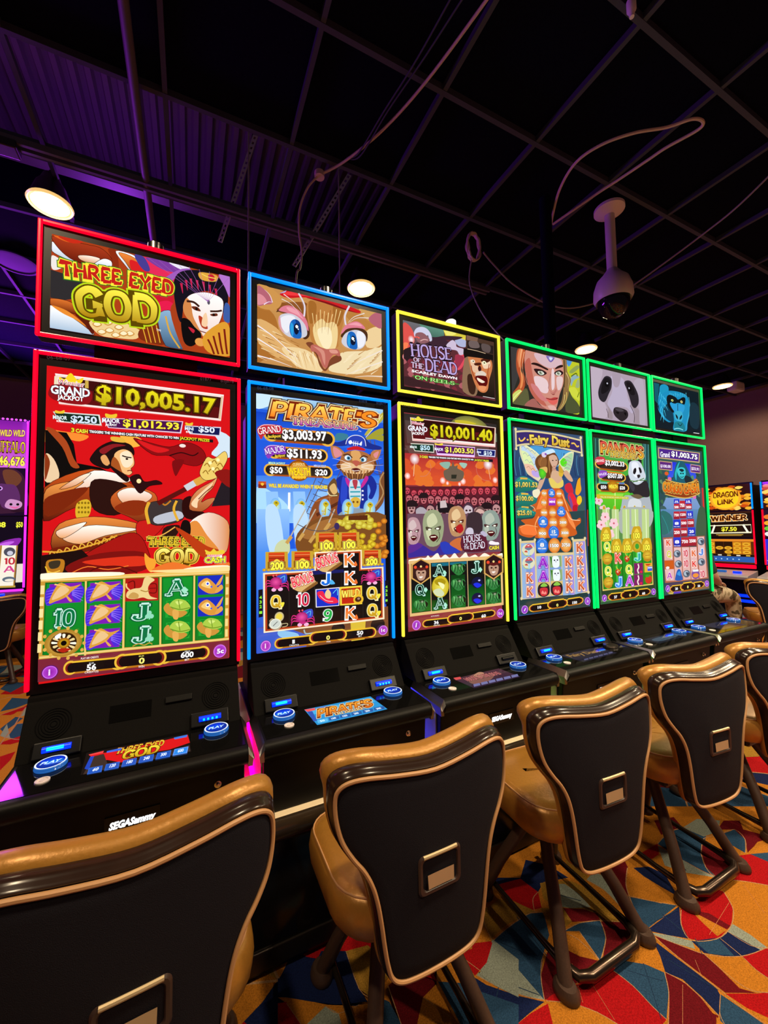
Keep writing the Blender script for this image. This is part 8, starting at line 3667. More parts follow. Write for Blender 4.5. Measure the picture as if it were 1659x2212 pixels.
# ------------------------------------------------------------------ ceiling things
tag(MB().tube([(-.26, -.9, ZG-.03), (-.26, 1.8, ZG-.03)], .022, 12).build('ceiling_pipe', M_PIPE, None, True), 'straight painted pipe running along the ceiling above the red-lit machine', 'pipe')
tr = thing('ceiling_track', 'long double-rail track hung below the open ceiling, left of the second lamp', 'track', (0, 1.13, ZG-.02))
for dy in (-.022, .022):
    MB().box(-4.3, 2.4, dy-.009, dy+.009, -.035, 0).build('rail', M_PIPE, tr)
MB().box(-.98, -.86, -.045, .045, -.075, -.03).build('clamp', M_DARKMETAL, tr, bevel=.008)

def make_lamp(label, x, y):
    t = thing('ceiling_lamp', label, 'lamp', (x, y, 3.50), 0, 'lit downlights along the ceiling')
    MB().lathe([(.04, .17), (.055, .13), (.075, .10), (.108, .0), (.112, -.004), (.10, -.004), (.07, .09)], n=28).build('shade', M_DARKMETAL, t, True)
    MB().lathe([(.113, -.006), (.117, -.014), (.111, -.024), (.104, -.016)], n=32).build('rim', M_RIM, t, True)
    MB().lathe([(.101, -.012), (.08, -.024), (.04, -.03), (.002, -.031)], n=28).build('bulb', M_LAMP, t, True)
    MB().tube([(0, 0, .16), (0, 0, .20)], .012).build('stem', M_DARKMETAL, t)
    return t
make_lamp('glowing round ceiling lamp above the top left corner of the red-lit machine', -.79, 1.40)
make_lamp('glowing round ceiling lamp above the right end of the blue-lit cat screen', 1.275, 1.40)
make_lamp('glowing round ceiling lamp above the green-lit screen with the woman\'s face', 4.05, 1.40)
make_lamp('glowing ceiling lamp farthest along the row, beside the brown wall', 6.98, 1.40)

dc = thing('dome_camera', 'white dome security camera on a stem under the dark ceiling', 'camera', (2.57, .083, ZG))
MB().lathe([(.095, 0), (.095, -.018), (.05, -.045), (.03, -.05)], n=28).build('mount_plate', M_WHITE, dc, True)
MB().tube([(0, 0, -.04), (0, 0, -.46)], .032, 16).build('stem', M_WHITE, dc, True)
MB().lathe([(.032, -.43), (.06, -.47), (.098, -.51), (.118, -.57), (.121, -.63), (.108, -.655), (.104, -.645)], n=32).build('housing', M_WHITE, dc, True)
MB().lathe([(.1, -.645), (.095, -.69), (.072, -.735), (.038, -.762), (.002, -.77)], n=28).build('dome', M_LENS, dc, True)

def cable(name, label, pts, r, m, cat='cable', sm=True):
    P = [Vector(p) for p in pts]
    out = []
    for i in range(len(P)-1):
        a, b, c, d = P[max(0, i-1)], P[i], P[i+1], P[min(len(P)-1, i+2)]
        for k in range(8):
            t = k/8
            out.append(.5*((2*b)+(c-a)*t+(2*a-5*b+4*c-d)*t*t+(3*b-a-3*c+d)*t**3))
    out.append(P[-1])
    return tag(MB().tube(out, r, 7).build(name, m, None, True), label, cat)
cable('ceiling_cable', 'pale pink cable running straight under the dark ceiling above the blue-lit machine', [(1.10, -.60, 3.60), (1.014, -.114, 3.60), (.919, .216, 3.60), (.793, .481, 3.60), (.685, .63, 3.60)], .007, M_CABLE)
cable('hanging_cable', 'thin beige cable drooping behind the blue-lit cat screen', [(.685, .63, 3.6), (.621, .658, 3.52), (.586, .714, 3.42), (.589, .75, 3.3), (.615, .788, 3.2), (.606, .8, 3.1), (.582, .802, 3.02), (.575, .80, 2.5)], .006, M_CABLE)
tag(MB().lathe([(.03, 0), (.03, .03), (.012, .04)], (.685, .63, 3.585), 14).build('junction_box', M_CABLE, None, True), 'small round junction box where the beige cable leaves the ceiling', 'box')
cable('ceiling_cable', 'beige cable looping beside the black pole towards the dome camera', [(2.20, .28, 3.40), (2.165, .202, 3.55), (2.061, .051, 3.57), (1.985, -.12, 3.55), (2.022, -.252, 3.55), (2.121, -.368, 3.55), (2.248, -.46, 3.55), (2.323, -.541, 3.55), (2.387, -.558, 3.55), (2.415, -.524, 3.55), (2.367, -.394, 3.55), (2.35, -.304, 3.55), (2.317, -.132, 3.55), (2.293, -.026, 3.55), (2.265, .29, 3.57)], .008, M_CABLE)
cable('sagging_cable', 'long thin cable sagging from the coil past the dome camera to the right', [(1.93, .63, 3.49), (2.042, .656, 3.45), (2.255, .667, 3.35), (2.552, .624, 3.25), (2.769, .542, 3.22), (3.059, .383, 3.3), (3.127, .293, 3.35), (3.237, .126, 3.45), (3.315, -.118, 3.55), (3.275, -.352, 3.58), (3.10, -.70, 3.6)], .006, M_WIRE)
ck = []
for k in range(46):
    a = 2*PI*k/9.2
    ck.append((1.815+.055*math.cos(a)+.006*math.sin(k*1.7), .60+.012*math.sin(k*2.3), 3.475+.10*math.sin(a)))
cable('cable_coil', 'coil of beige cable hanging from the ceiling grid above the zombie screen', ck, .007, M_CABLE, 'coil')
cable('hanging_cable', 'thin beige cable hanging from the coil down behind the zombie screen', [(1.80, .60, 3.40), (1.79, .62, 3.2), (1.79, .45, 2.85), (1.76, .08, 2.40)], .005, M_WIRE)
tag(MB().tube([(2.09, .2, 3.62), (2.09, .2, 2.30)], .037, 16).build('black_pole', M_TILE, None, True), 'thick black pole rising behind the green-lit woman screen to the ceiling', 'pole')
for x, y, lab in ((.31, .9, 'thin straight hanger wire behind the gap between the red-lit and blue-lit machines'), (.905, .9, 'thin straight hanger wire behind the blue-lit cat screen, left of the lamp')):
    cable('hanger_wire', lab, [(x, y, 4.76), (x, y, 3.6), (x, y, 2.7)], .005, M_WIRE, 'wire')
M_STRAP = mat('perforated_steel', (.55, .5, .52), .35, .5)
for (a, b, lab) in (((.365, .99, 4.05), (.167, 1.261, 3.45), 'perforated steel strap hanging from the roof above the red-lit machine'), ((1.007, .953, 4.0), (.669, 1.227, 3.40), 'perforated steel strap hanging from the roof above the blue-lit machine')):
    A, Bv = Vector(a), Vector(b); d = (Bv-A).normalized(); s = d.cross(Vector((.48, .85, -.2))).normalized()
    m = MB(); n = 22; L = (Bv-A).length; w = .018
    nrm = s.cross(d).normalized()*.0025
    def quad(u0, u1, t0, t1):
        q = [A+s*u0+d*t0, A+s*u1+d*t0, A+s*u1+d*t1, A+s*u0+d*t1]
        m.add([p-nrm for p in q]+[p+nrm for p in q], [(0,1,2,3),(7,6,5,4),(0,4,5,1),(1,5,6,2),(2,6,7,3),(3,7,4,0)])
    quad(-w, -w*.5, 0, L); quad(w*.5, w, 0, L)
    for k in range(n+1):
        t = L*k/n; quad(-w*.5, w*.5, max(0, t-L/n*.25), min(L, t+L/n*.25))
    tag(m.build('perforated_strap', M_STRAP), lab, 'strap')
sp = thing('ceiling_speaker', 'round ceiling speaker left of the red-lit warrior banner', 'speaker', (-1.27, 2.42, 3.63))
MB().lathe([(.15, 0), (.152, -.012), (.135, -.014), (.132, -.006)], n=32).build('rim', M_TEE, sp, True)
MB().lathe([(.133, -.006), (.07, -.009), (.002, -.010)], n=32).build('grille', M_TEE, sp, True)
tag(MB().box(7.36, 7.60, 1.38, 1.52, 3.49, 3.63).build('smoke_detector', M_WHITE, None, bevel=.03), 'small pale box on the ceiling right of the farthest lamp', 'detector')
cable('ceiling_wire', 'thin dark wire under the ceiling, next to the pale pink cable', [(.99, -.50, 3.59), (.943, -.167, 3.59), (.893, .12, 3.59), (.86, .398, 3.59), (.808, .469, 3.61)], .004, M_TEE, 'wire')
cable('ceiling_wire', 'thin dark wire under the ceiling, the one farther left of the pale pink cable', [(.94, -.50, 3.59), (.914, -.143, 3.59), (.876, .128, 3.59), (.843, .39, 3.59), (.80, .466, 3.61)], .004, M_TEE, 'wire')
tag(MB().lathe([(.018, .05), (.018, .01), (.012, 0), (.009, -.02), (.002, -.021)], (1.636, -.664, 3.58), 16).build('ceiling_sensor', M_WHITE, None, True), 'small pale sensor poking down from the ceiling near the top edge', 'sensor')


# ------------------------------------------------------------------ the bench that carries the machines
BX0, BX1 = -.47, 3.44
bn = thing('machine_bench', 'long black bench with a cream shelf edge carrying the row of slot machines', 'bench', (0, 0, FZ))
bz = lambda z: z-FZ
MB().box(BX0+.02, BX1-.02, -.262, .55, 0.0, bz(.50)).build('front_panel', M_KICK, bn)
MB().box(BX0, BX1, -.287, .56, bz(.50), bz(.558)).build('shelf', M_CREAM, bn, bevel=.003)
MB().prism([(y, bz(z)) for y, z in [(-.285, .557), (-.297, .557), (-.306, .547), (-.308, .53), (-.304, .505), (-.292, .486), (-.275, .478), (-.262, .478), (-.262, .499), (-.285, .499)]], BX0, BX1).build('bullnose', M_BULL, bn, True)
MB().box(BX0+.02, BX1-.02, -.270, -.262, .012, .07).build('kick_rail', M_DARKMETAL, bn, bevel=.003)

# ------------------------------------------------------------------ the six slot machines
MW = .618
MX = [-.451, .1966, .856, 1.52, 2.1606, 2.7987]
Z0 = .559
_cache = {}
def shared(key, make):
    if key not in _cache: _cache[key] = make()
    return _cache[key]
def led_frame(z0, z1, bottom, e=0.0):
    """rectangular light tube round a screen, open at the foot when bottom is False"""
    m = MB(); x0, x1 = -MW/2-e, MW/2+e; w = .0112; y0, y1 = -.008, .006
    m.box(x0, x0+w, y0, y1, z0, z1); m.box(x1-w, x1, y0, y1, z0, z1)
    m.box(x0+w, x1-w, y0, y1, z1-w, z1)
    if bottom: m.box(x0+w, x1-w, y0, y1, z0, z0+w)
    return m
def Zl(prof): return [(y, z-Z0) for y, z in prof]
def make_machine(i, neon, label, art_top, art_main, art_deck, acceptor=('cyan', 'blue'), play=(1, 1), service='dark', sidecols=('red', 'blue'), view='dark'):
    t = thing('slot_machine', label, 'slot machine', (MX[i]+MW/2, 0, Z0), 0, 'row of six slot machines')
    h = MW/2
    def P(name, key, mk, m, par=t, smooth=False, bevel=0):
        return link(name, shared((key, m.name), lambda: mk().mesh(name, m, smooth, bevel)), par)
    P('cabinet', 'cab', lambda: MB().prism(Zl([(-.262, .56), (-.272, .70), (-.276, .742), (.45, .742), (.45, .56)]), -h+.014, h-.014), M_BLACK, bevel=.004)
    for sx in (-1, 1):
        P('side_panel', ('sp', sx), lambda: MB().box(sx*(h-.014)-.004, sx*(h-.014)+.004, -.24, .44, .575-Z0, .74-Z0), M_SIDE)
        P('side_light', ('sl', sx), lambda: MB().tube([(sx*(h-.003), -.14, .575-Z0), (sx*(h-.003), .0, .62-Z0), (sx*(h-.003), .01, .735-Z0)], .0055, 8), STRIP[sidecols[0 if sx < 0 else 1]])
    P('tower', 'tower', lambda: MB().box(-h+.03, h-.03, .06, .44, .74-Z0, 2.00-Z0), M_BLACK, bevel=.01)
    P('monitor_housing', 'mh', lambda: MB().box(-h+.001, h-.001, .003, .085, .957-Z0, 2.037-Z0), M_BEZEL, bevel=.003)
    P('topper_bracket', 'br', lambda: MB().box(-.16, .16, .035, .075, 2.03-Z0, 2.10-Z0).box(-.03, .03, .03, .09, 2.03-Z0, 2.2-Z0), M_BLACK)
    P('topper_housing', 'th', lambda: MB().box(-h+.001, h-.001, .003, .055, 2.089-Z0, 2.471-Z0), M_BEZEL, bevel=.003)
    P('light_frame', 'lf0', lambda: led_frame(2.087-Z0, 2.473-Z0, True), NEON[neon], bevel=.003)
    P('light_frame', 'lf1', lambda: led_frame(.972-Z0, 2.039-Z0, False, .002), NEON[neon], bevel=.003)
    picture('topper_screen', art_top, t, (-h, 0, -Z0), M_DISPLAY, .001)
    picture('main_screen', art_main, t, (-h, 0, -Z0), M_DISPLAY, .001)
    sl = P('service_light', 'svc', lambda: MB().lathe([(.026, 0), (.026, .032), (.022, .036), (.002, .037)], (.02, .03, 2.472-Z0), 18), M_WHITELIGHT if service == 'lit' else M_STEEL, smooth=True)
    # sloping speaker panel
    P('speaker_panel', 'spk', lambda: MB().prism(Zl([(.002, .955), (-.006, .953), (-.010, .940), (-.016, .934), (-.105, .80), (.08, .80), (.08, .955)]), -h+.008, h-.008), M_PANEL, bevel=.003)
    slope = math.atan2(.134, .089)
    def on_panel(u, s, up=.001):
        """point on the sloping panel: u across, s = 0 at its foot to 1 at its top"""
        y = -.105 + .089*s; z = .80 + .134*s
        return Vector((u, y - math.sin(slope)*up, z + math.cos(slope)*up - Z0))
    for k, u in enumerate((-.225, .225)):
        def mk(u=u):
            m = MB()
            for r in (.043, .036, .029, .022, .015, .008):
                pts = [on_panel(u+r*math.cos(a*PI/14), .60+r*math.sin(a*PI/14)/.161, .0008) for a in range(28)]
                m.tube(pts, .0014, 5, closed=True)
            return m
        P('speaker_grille', ('gr', k), mk, M_GRILLE)
    P('card_slot', 'cs', lambda: MB().add([on_panel(a, b, c) for c in (-.002, .008) for a, b in ((.07, .60), (.15, .60), (.15, .72), (.07, .72))], [(0,3,2,1),(4,5,6,7),(0,1,5,4),(1,2,6,5),(2,3,7,6),(3,0,4,7)]), M_BLACK, bevel=.002)
    vw = P('information_display', 'id', lambda: MB().add([on_panel(a, b, c) for c in (-.001, .0012) for a, b in ((-.085, .42), (.03, .42), (.03, .74), (-.085, .74))], [(0,3,2,1),(4,5,6,7),(0,1,5,4),(1,2,6,5),(2,3,7,6),(3,0,4,7)]), M_GLOSS)
    for k, u in enumerate((-.205, .205)):
        def mk(u=u):
            return MB().add([on_panel(a, b, c) for c in (-.002, .012) for a, b in ((u-.058, .02), (u+.058, .02), (u+.058, .30), (u-.058, .30))], [(0,3,2,1),(4,5,6,7),(0,1,5,4),(1,2,6,5),(2,3,7,6),(3,0,4,7)])
        a = P('note_acceptor', ('na', k), mk, M_BEZEL, bevel=.003)
        def mk2(u=u):
            return MB().tube([on_panel(u-.034, .16, .012), on_panel(u+.034, .16, .012)], .0085, 10)
        kind = acceptor[k]
        P('acceptor_light', ('al', k), mk2, M_BLUELED if kind != 'off' else M_BLACK, a, True)
        if kind == 'cyan':
            P('acceptor_light', ('al2', k), lambda u=u: MB().tube([on_panel(u-.022, .155, .0205), on_panel(u+.018, .155, .0205)], .005, 8), M_CYANLED, a, True)
        if kind == 'blue':
            def mk3(u=u):
                m = MB()
                for q in range(4): m.tube([on_panel(u-.022+.013*q, .13, .0205), on_panel(u-.016+.013*q, .13, .0205)], .0035, 6)
                return m
            P('acceptor_light', ('al3', k), mk3, M_CYANLED, a, True)
    # button deck
    lip = [(-.10, .80), (-.286, .80), (-.300, .797), (-.309, .788), (-.312, .775), (-.308, .760), (-.296, .748), (-.27, .742), (-.10, .742)]
    P('button_deck', 'deck', lambda: MB().prism(Zl(lip), -h+.012, h-.006), M_BLACK, smooth=True)
    P('deck_glass', 'dg', lambda: MB().box(-h+.02, h-.012, -.283, -.108, .7995-Z0, .8012-Z0), M_GLOSS)
    for sx in (-1, 1):
        x0 = -h+.012 if sx < 0 else h-.006
        P('deck_trim', ('dt', sx), lambda: MB().add([(x0, -.075, .806-Z0), (x0, -.300, .803-Z0), (x0, -.313, .785-Z0), (x0+sx*.017, -.313, .765-Z0), (x0+sx*.017, -.30, .775-Z0), (x0+sx*.017, -.075, .778-Z0), (x0, -.075, .742-Z0), (x0, -.300, .742-Z0), (x0+sx*.013, -.300, .742-Z0), (x0+sx*.013, -.075, .742-Z0)],
              [(0, 1, 4, 5), (1, 2, 3, 4), (0, 6, 7, 1), (5, 4, 8, 9), (1, 7, 8, 4), (0, 5, 9, 6), (6, 9, 8, 7)]), M_STEEL)
    picture('touch_panel', art_deck, t, (-h, 0, .8016-Z0), M_DECKLCD, .001, flat=True)
    for k, (u, on) in enumerate(zip((.103, .531), play)):
        c = (u-h, -.150, .801-Z0)
        b = P('play_button', ('pb', k, on), lambda: MB().lathe([(.0365, 0), (.038, .003), (.0362, .006), (.0375, .0085), (.036, .0112), (.03, .0118), (.002, .012)], c, 36), M_BTN if on else M_DARKMETAL, smooth=True)
        if on: picture('button_face', 'play_button', b, (c[0], c[1], c[2]+.0122), M_DISPLAY, .0005, flat=True)
    P('charging_port', 'cp', lambda: MB().lathe([(.0165, 0), (.0165, .003), (.012, .0035), (.011, .001), (.006, .001), (.006, .003), (.002, .003)], (.104-h, -.226, .8012-Z0), 24), M_WHITE, smooth=True)
    P('door_lock', 'lk', lambda: MB().lathe([(.010, 0), (.010, -.004), (.006, -.0045), (.006, -.012), (.002, -.0125)], (.22, -.2715, .70-Z0), 16, axis='y'), M_CHROME, smooth=True)
    lg = P('logo_sign', 'lg', lambda: MB().box(-.06, .07, -.2745, -.262, .642-Z0, .688-Z0), M_BEZEL)
    picture('lettering', 'logo', lg, (0, -.2775, .665-Z0), M_WHITELIGHT, .0002)
    return t
LABS = ['slot machine with red light frame and a warrior on its screens',
        'slot machine with blue light frame and a pirate cat on its screens',
        'slot machine with yellow light frame and a zombie crowd on its screens',
        'slot machine with green light frame and a winged woman on its screens',
        'slot machine with green light frame and a panda on its screens',
        'slot machine with green light frame and a blue gorilla on its screens']
NE = ['red', 'blue', 'yellow', 'green', 'green', 'green']
ACC = [('cyan', 'blue'), ('cyan', 'blue'), ('cyan', 'off'), ('cyan', 'blue'), ('cyan', 'blue'), ('cyan', 'blue')]
PLAY = [(1, 1), (1, 1), (1, 1), (1, 0), (1, 1), (1, 1)]
SIDES = [('red', 'red'), ('magenta', 'blue'), ('blue', 'yellow'), ('green', 'green'), ('green', 'green'), ('green', 'green')]
for i in range(6):
    make_machine(i, NE[i], LABS[i], 'top%d' % i, 'main%d' % i, 'deck%d' % i, ACC[i], PLAY[i], 'lit' if i == 2 else 'dark', SIDES[i])


# ------------------------------------------------------------------ bar-height chairs
def cat_closed(pts, k=6):
    n = len(pts); out = []
    for i in range(n):
        a, b, c, d = pts[(i-1) % n], pts[i], pts[(i+1) % n], pts[(i+2) % n]
        for q in range(k):
            t = q/k
            out.append(tuple(.5*((2*b[j])+(c[j]-a[j])*t+(2*a[j]-5*b[j]+4*c[j]-d[j])*t*t+(3*b[j]-a[j]-3*c[j]+d[j])*t**3) for j in range(len(b))))
    return out
HALF = [(.0, .309), (.06, .310), (.098, .315), (.120, .331), (.131, .365), (.139, .41), (.146, .46), (.155, .51), (.167, .55), (.185, .585), (.208, .615), (.229, .650), (.240, .69), (.243, .73), (.237, .757), (.213, .772), (.17, .775), (.10, .767), (.0, .758)]
OUT = cat_closed([(u, z) for u, z in HALF] + [(-u, z) for u, z in HALF[-2:0:-1]], 4)
KC = .40
def back_y(u, z): return -.015 + KC*u*u + 6*max(0, abs(u)-.12)**3 - .008*math.cos(min(1, abs(z-.54)/.26)*PI/2)
def offset_ring(e_side, e_top, dy):
    n = len(OUT); r = []
    for i, (u, z) in enumerate(OUT):
        a, b = OUT[i-1], OUT[(i+1) % n]
        tx, tz = b[0]-a[0], b[1]-a[1]; L = math.hypot(tx, tz) or 1
        nx, nz = tz/L, -tx/L
        w = max(0, nz) if z > .55 else 0; w = w*w*(3-2*w)
        e = e_side + (e_top-e_side)*w
        uu, zz = u+nx*e, z+nz*e
        if dy > .03: dy2 = .03+(dy-.03)*(.45+.55*w)
        else: dy2 = dy
        r.append((uu, back_y(uu, zz) + dy2, zz))
    return r
def make_chair():
    t = thing('casino_chair', '', 'chair', (0, 0, 0), 0, 'bronze leather chairs facing the machines')
    # rear fabric panel
    rings = []
    for s in (1.0, .985, .95, .85, .7, .5, .3, .12, .02):
        bulge = -.004*min(1, (1-s)*25) - .006*(1-s)
        rings.append([(u*s, back_y(u*s, .54+(z-.54)*s)+bulge, .54+(z-.54)*s) for u, z in OUT])
    MB().loft(rings, False, True).build('back_panel', M_FABRIC, t, True)
    MB().tube(offset_ring(.004, .004, -.003), .0052, 8, closed=True).build('piping', M_PIPING, t, True)
    R = offset_ring
    MB().loft([R(.004, .005, .012), R(.006, .007, .001), R(.009, .013, -.002), R(.011, .017, .002), R(.0115, .0185, .009), R(.0125, .0205, .011), R(.0135, .0235, .017), R(.0135, .0245, .026), R(.013, .0235, .034), R(.004, .006, .034)], False, False).build('wood_trim', M_WOOD, t, True)
    MB().loft([R(.004, .006, .030), R(.010, .020, .031), R(.0125, .030, .036), R(.0145, .037, .045), R(.015, .041, .056), R(.0145, .040, .069), R(.011, .033, .081), R(.002, .018, .089), R(-.03, -.02, .096), R(-.10, -.10, .092)], False, True).build('backrest_cushion', M_LEATHER, t, True)
    # recessed pull handle
    hb = MB(); cx, cz = .0, .535
    fw, fh = .060, .046
    ring = []
    def rr(w, h, r, dy):
        pts = []
        for sx, sz, a0 in ((1, 1, 0), (-1, 1, 90), (-1, -1, 180), (1, -1, 270)):
            for q in range(5):
                a = math.radians(a0+q*22.5)
                u, z = cx+sx*(w-r)+r*math.cos(a), cz+sz*(h-r)+r*math.sin(a)
                pts.append((u, back_y(u, z)-.0078+dy, z))
        return pts
    hb.loft([rr(fw, fh, .014, .006), rr(fw, fh, .014, -.001), rr(fw-.004, fh-.004, .012, -.005), rr(fw-.010, fh-.010, .010, -.004), rr(fw-.016, fh-.016, .006, .004)], True, True)
    hd = hb.build('pull_handle', M_HANDLE, t, True)
    MB().add([(u, back_y(u, z)-.0078+d, z) for (u, z, d) in ((-.036, .505, -.0060), (-.018, .505, -.0052), (.018, .505, -.0052), (.036, .505, -.0060), (.037, .536, -.0045), (.018, .536, -.0037), (-.018, .536, -.0037), (-.037, .536, -.0045))], [(0, 1, 6, 7), (1, 2, 5, 6), (2, 3, 4, 5)]).build('handle_plate', M_BRASS, hd)
    MB().tube([(u, back_y(u, .577)-.0110, .577) for u in (-.047, -.02, .02, .047)], .0045, 8).build('grip_bar', M_BRASS, hd, True)
    # seat
    def sring(w, y0, y1, z, r, rb=.11):
        pts = []
        for sx, sy, a0, rad in ((1, 1, 0, r), (-1, 1, 90, r), (-1, -1, 180, rb), (1, -1, 270, rb)):
            for q in range(7):
                a = math.radians(a0+q*15)
                yy = (y1-rad) if sy > 0 else (y0+rad)
                pts.append((sx*(w-rad)+rad*math.cos(a), yy+rad*math.sin(a), z))
        return pts
    S = sring
    MB().loft([S(.185, .05, .35, .362, .06), S(.212, .03, .372, .370, .07), S(.225, .018, .383, .395, .08), S(.228, .014, .386, .430, .08), S(.224, .018, .383, .458, .08), S(.215, .026, .375, .472, .075), S(.19, .05, .35, .481, .07), S(.12, .11, .29, .487, .05), S(.03, .18, .21, .489, .012)], True, True).build('seat_cushion', M_LEATHER, t, True)
    MB().tube(S(.2155, .027, .375, .4735, .075), .0022, 6, closed=True).build('stitching', M_PIPING, t, True)
    MB().box(-.10, .10, .10, .32, .325, .366).build('seat_bracket', M_DARKMETAL, t, bevel=.01)
    for sx in (-1, 1):
        for (fx, fy, tx, ty) in ((.178, .005, .055, .19), (.178, .37, .055, .23)):
            ps = [Vector((sx*tx, ty, .345)), Vector((sx*(tx+(fx-tx)*.3), ty+(fy-ty)*.30, .25)), Vector((sx*(tx+(fx-tx)*.65), ty+(fy-ty)*.66, .14)), Vector((sx*fx, fy, .012))]
            lg = MB().tube(ps, [.020, .0205, .0205, .0215], 12).build('leg', M_LEG, t, True)
            MB().lathe([(.031, 0), (.033, .006), (.031, .018), (.024, .03)], (sx*fx, fy, 0), 18, sy=1.25).build('foot_pad', M_LEG, lg, True)
    rod = []
    for p in [(-.148, .39, .045), (-.148, .12, .036), (-.146, .04, .034), (-.132, -.004, .034), (-.10, -.018, .034), (.10, -.018, .034), (.132, -.004, .034), (.146, .04, .034), (.148, .12, .036), (.148, .39, .045)]: rod.append(p)
    MB().tube(rod, [.008, .010, .013, .015, .016, .016, .015, .013, .010, .008], 12).build('stretcher', M_ROD, t, True)
    return t
chair0 = make_chair()
CHAIRS = [(-.085, -.735, .06, 'bronze leather chair nearest the camera, in front of the red-lit machine'),
          (.545, -.72, 0, 'bronze leather chair in front of the blue-lit cat machine'),
          (1.168, -.72, -.06, 'bronze leather chair in front of the yellow-lit machine, its legs on the patterned carpet'),
          (1.78, -.72, -.10, 'bronze leather chair in front of the green-lit machine with the woman\'s face'),
          (2.42, -.72, -.10, 'bronze leather chair cut by the right edge, in front of the panda machine')]
def swivel(chair, a, dx):
    """turn seat and back on the fixed legs"""
    for c in chair.children:
        if c.name.split('.')[0] not in ('leg', 'stretcher', 'seat_bracket'): c.rotation_euler = (0, 0, a); c.location.x = dx
for k, (x, y, rz, lab) in enumerate(CHAIRS):
    if k == 0: c = chair0; c.location = (x, y, FZ); c['label'] = lab
    else: c = dup(chair0, (x, y, FZ), 0, lab)
    swivel(c, rz, (0, 0, .018, .03, .03)[k])
# ------------------------------------------------------------------ machines and people farther off
def far_machine(label, loc, rz, w, screens, deck, neon, back=.5, group=None):
    t = thing('slot_machine', label, 'slot machine', loc, rz, group)
    h = w/2; top = max(z1 for _, z1, _ in screens)
    MB().box(-h+.02, h-.02, .03, back, FZ, top-.02).build('cabinet', M_BLACK, t, bevel=.01)
    MB().box(-h, h, .0035, .06, min(z0 for z0, _, _ in screens)-.02, top+.02).build('monitor_housing', M_BEZEL, t, bevel=.004)
    for z0, z1, key in screens:
        picture('screen', key, t, (-h, 0, 0), M_DISPLAY, .001)
    MB().prism([(.03, deck+.05), (-.06, deck+.03), (-.27, deck-.01), (-.30, deck-.03), (-.29, deck-.07), (.03, deck-.07)], -h, h).build('button_deck', M_SIDE if neon == 'red' else M_BEZEL, t, bevel=.006)
    MB().tube([(-.15, -.14, deck+.03), (.0, -.14, deck+.03)], .018, 10).build('play_button', M_BTN, t, True)
    MB().tube([(h-.22, -.17, deck+.025), (h-.12, -.17, deck+.025)], .018, 10).build('play_button', M_BLUELED, t, True)
    for sx in (-1, 1):
        MB().tube([(sx*(h-.004), -.012, screens[-1][0]), (sx*(h-.004), -.012, screens[0][0]-.01)], .011, 8).build('side_light', NEON[neon], t, True)
        MB().tube([(sx*(h-.004), -.012, screens[0][0]+.01), (sx*(h-.004), -.012, screens[0][1])], .011, 8).build('side_light', NEON['blue' if neon == 'red' else neon], t, True)
    MB().box(-h+.01, h-.01, -.012, .02, screens[-1][0]-.07, screens[-1][0]-.015).build('lower_light', NEON[neon], t, bevel=.006)
    if neon == 'red':
        for z in (.30, .38): MB().tube([(-h+.04, .015, z), (h-.04, .015, z)], .022, 8).build('base_light', M_BLUELED, t, True)
    return t
far_machine('slot machine with purple lights and a bear on its screens, at the left edge', (-2.08, 4.35, 0), 0, .74, [(1.70, 2.80, 'left0'), (.88, 1.69, 'left1')], .80, 'magenta')
far_machine('red-lit slot machine showing a glowing gold disc, against the brown wall', (7.6, 1.70, 0), -PI/2, .64, [(1.69, 2.09, 'right0'), (1.27, 1.67, 'right1'), (.87, 1.245, 'right2')], .72, 'red', .5, 'red-lit machines along the brown wall')
far_machine('red-lit slot machine cut by the right edge, against the brown wall', (7.6, .955, 0), -PI/2, .64, [(1.69, 2.09, 'right3'), (1.27, 1.67, 'right4'), (.87, 1.245, 'right5')], .72, 'red', .5, 'red-lit machines along the brown wall')
dup(chair0, (-1.66, 3.34, FZ), .0, 'dark-backed chair in front of the purple-lit bear machine at the left edge')
dup(chair0, (5.2, .26, FZ), -1.0, 'dark-backed chair turned towards the brown wall, at the right edge behind the machines')
dup(chair0, (4.35, .82, FZ), -PI/2, 'chair carrying the person in camouflage trousers')

# person playing a machine by the brown wall, seated, mostly hidden by the row
def skin_body(name, joints, bones, m, parent, sub=2):
    me = bpy.data.meshes.new(name)
    me.from_pydata([j[:3] for j in joints], bones, [])
    o = bpy.data.objects.new(name, me); COL.objects.link(o)
    o.modifiers.new('skin', 'SKIN'); s = o.modifiers.new('sub', 'SUBSURF'); s.levels = sub; s.render_levels = sub
    for v, j in zip(me.skin_vertices[0].data, joints): v.radius = (j[3], j[4] if len(j) > 4 else j[3])
    me.skin_vertices[0].data[0].use_root = True
    bpy.context.view_layer.update()
    dm = bpy.data.meshes.new_from_object(o.evaluated_get(bpy.context.evaluated_depsgraph_get()))
    bpy.data.objects.remove(o); bpy.data.meshes.remove(me)
    dm.name = name; dm.materials.clear(); dm.materials.append(m)
    dm.polygons.foreach_set('use_smooth', [True]*len(dm.polygons))
    return link(name, dm, parent)
M_SKIN = mat('skin', (.55, .30, .22), .5, noise=.1, scale=30)
M_SHIRT = mat('dark_shirt', (.03, .03, .035), .9, noise=.3, scale=60)
M_CAMO = mat('camouflage_cloth', (.42, .36, .25), .9)
_nt = M_CAMO.node_tree; _tc = _nt.nodes.new('ShaderNodeTexCoord'); _tx = _nt.nodes.new('ShaderNodeTexNoise'); _tx.inputs['Scale'].default_value = 11
_cr = _nt.nodes.new('ShaderNodeValToRGB'); _cr.color_ramp.interpolation = 'CONSTANT'
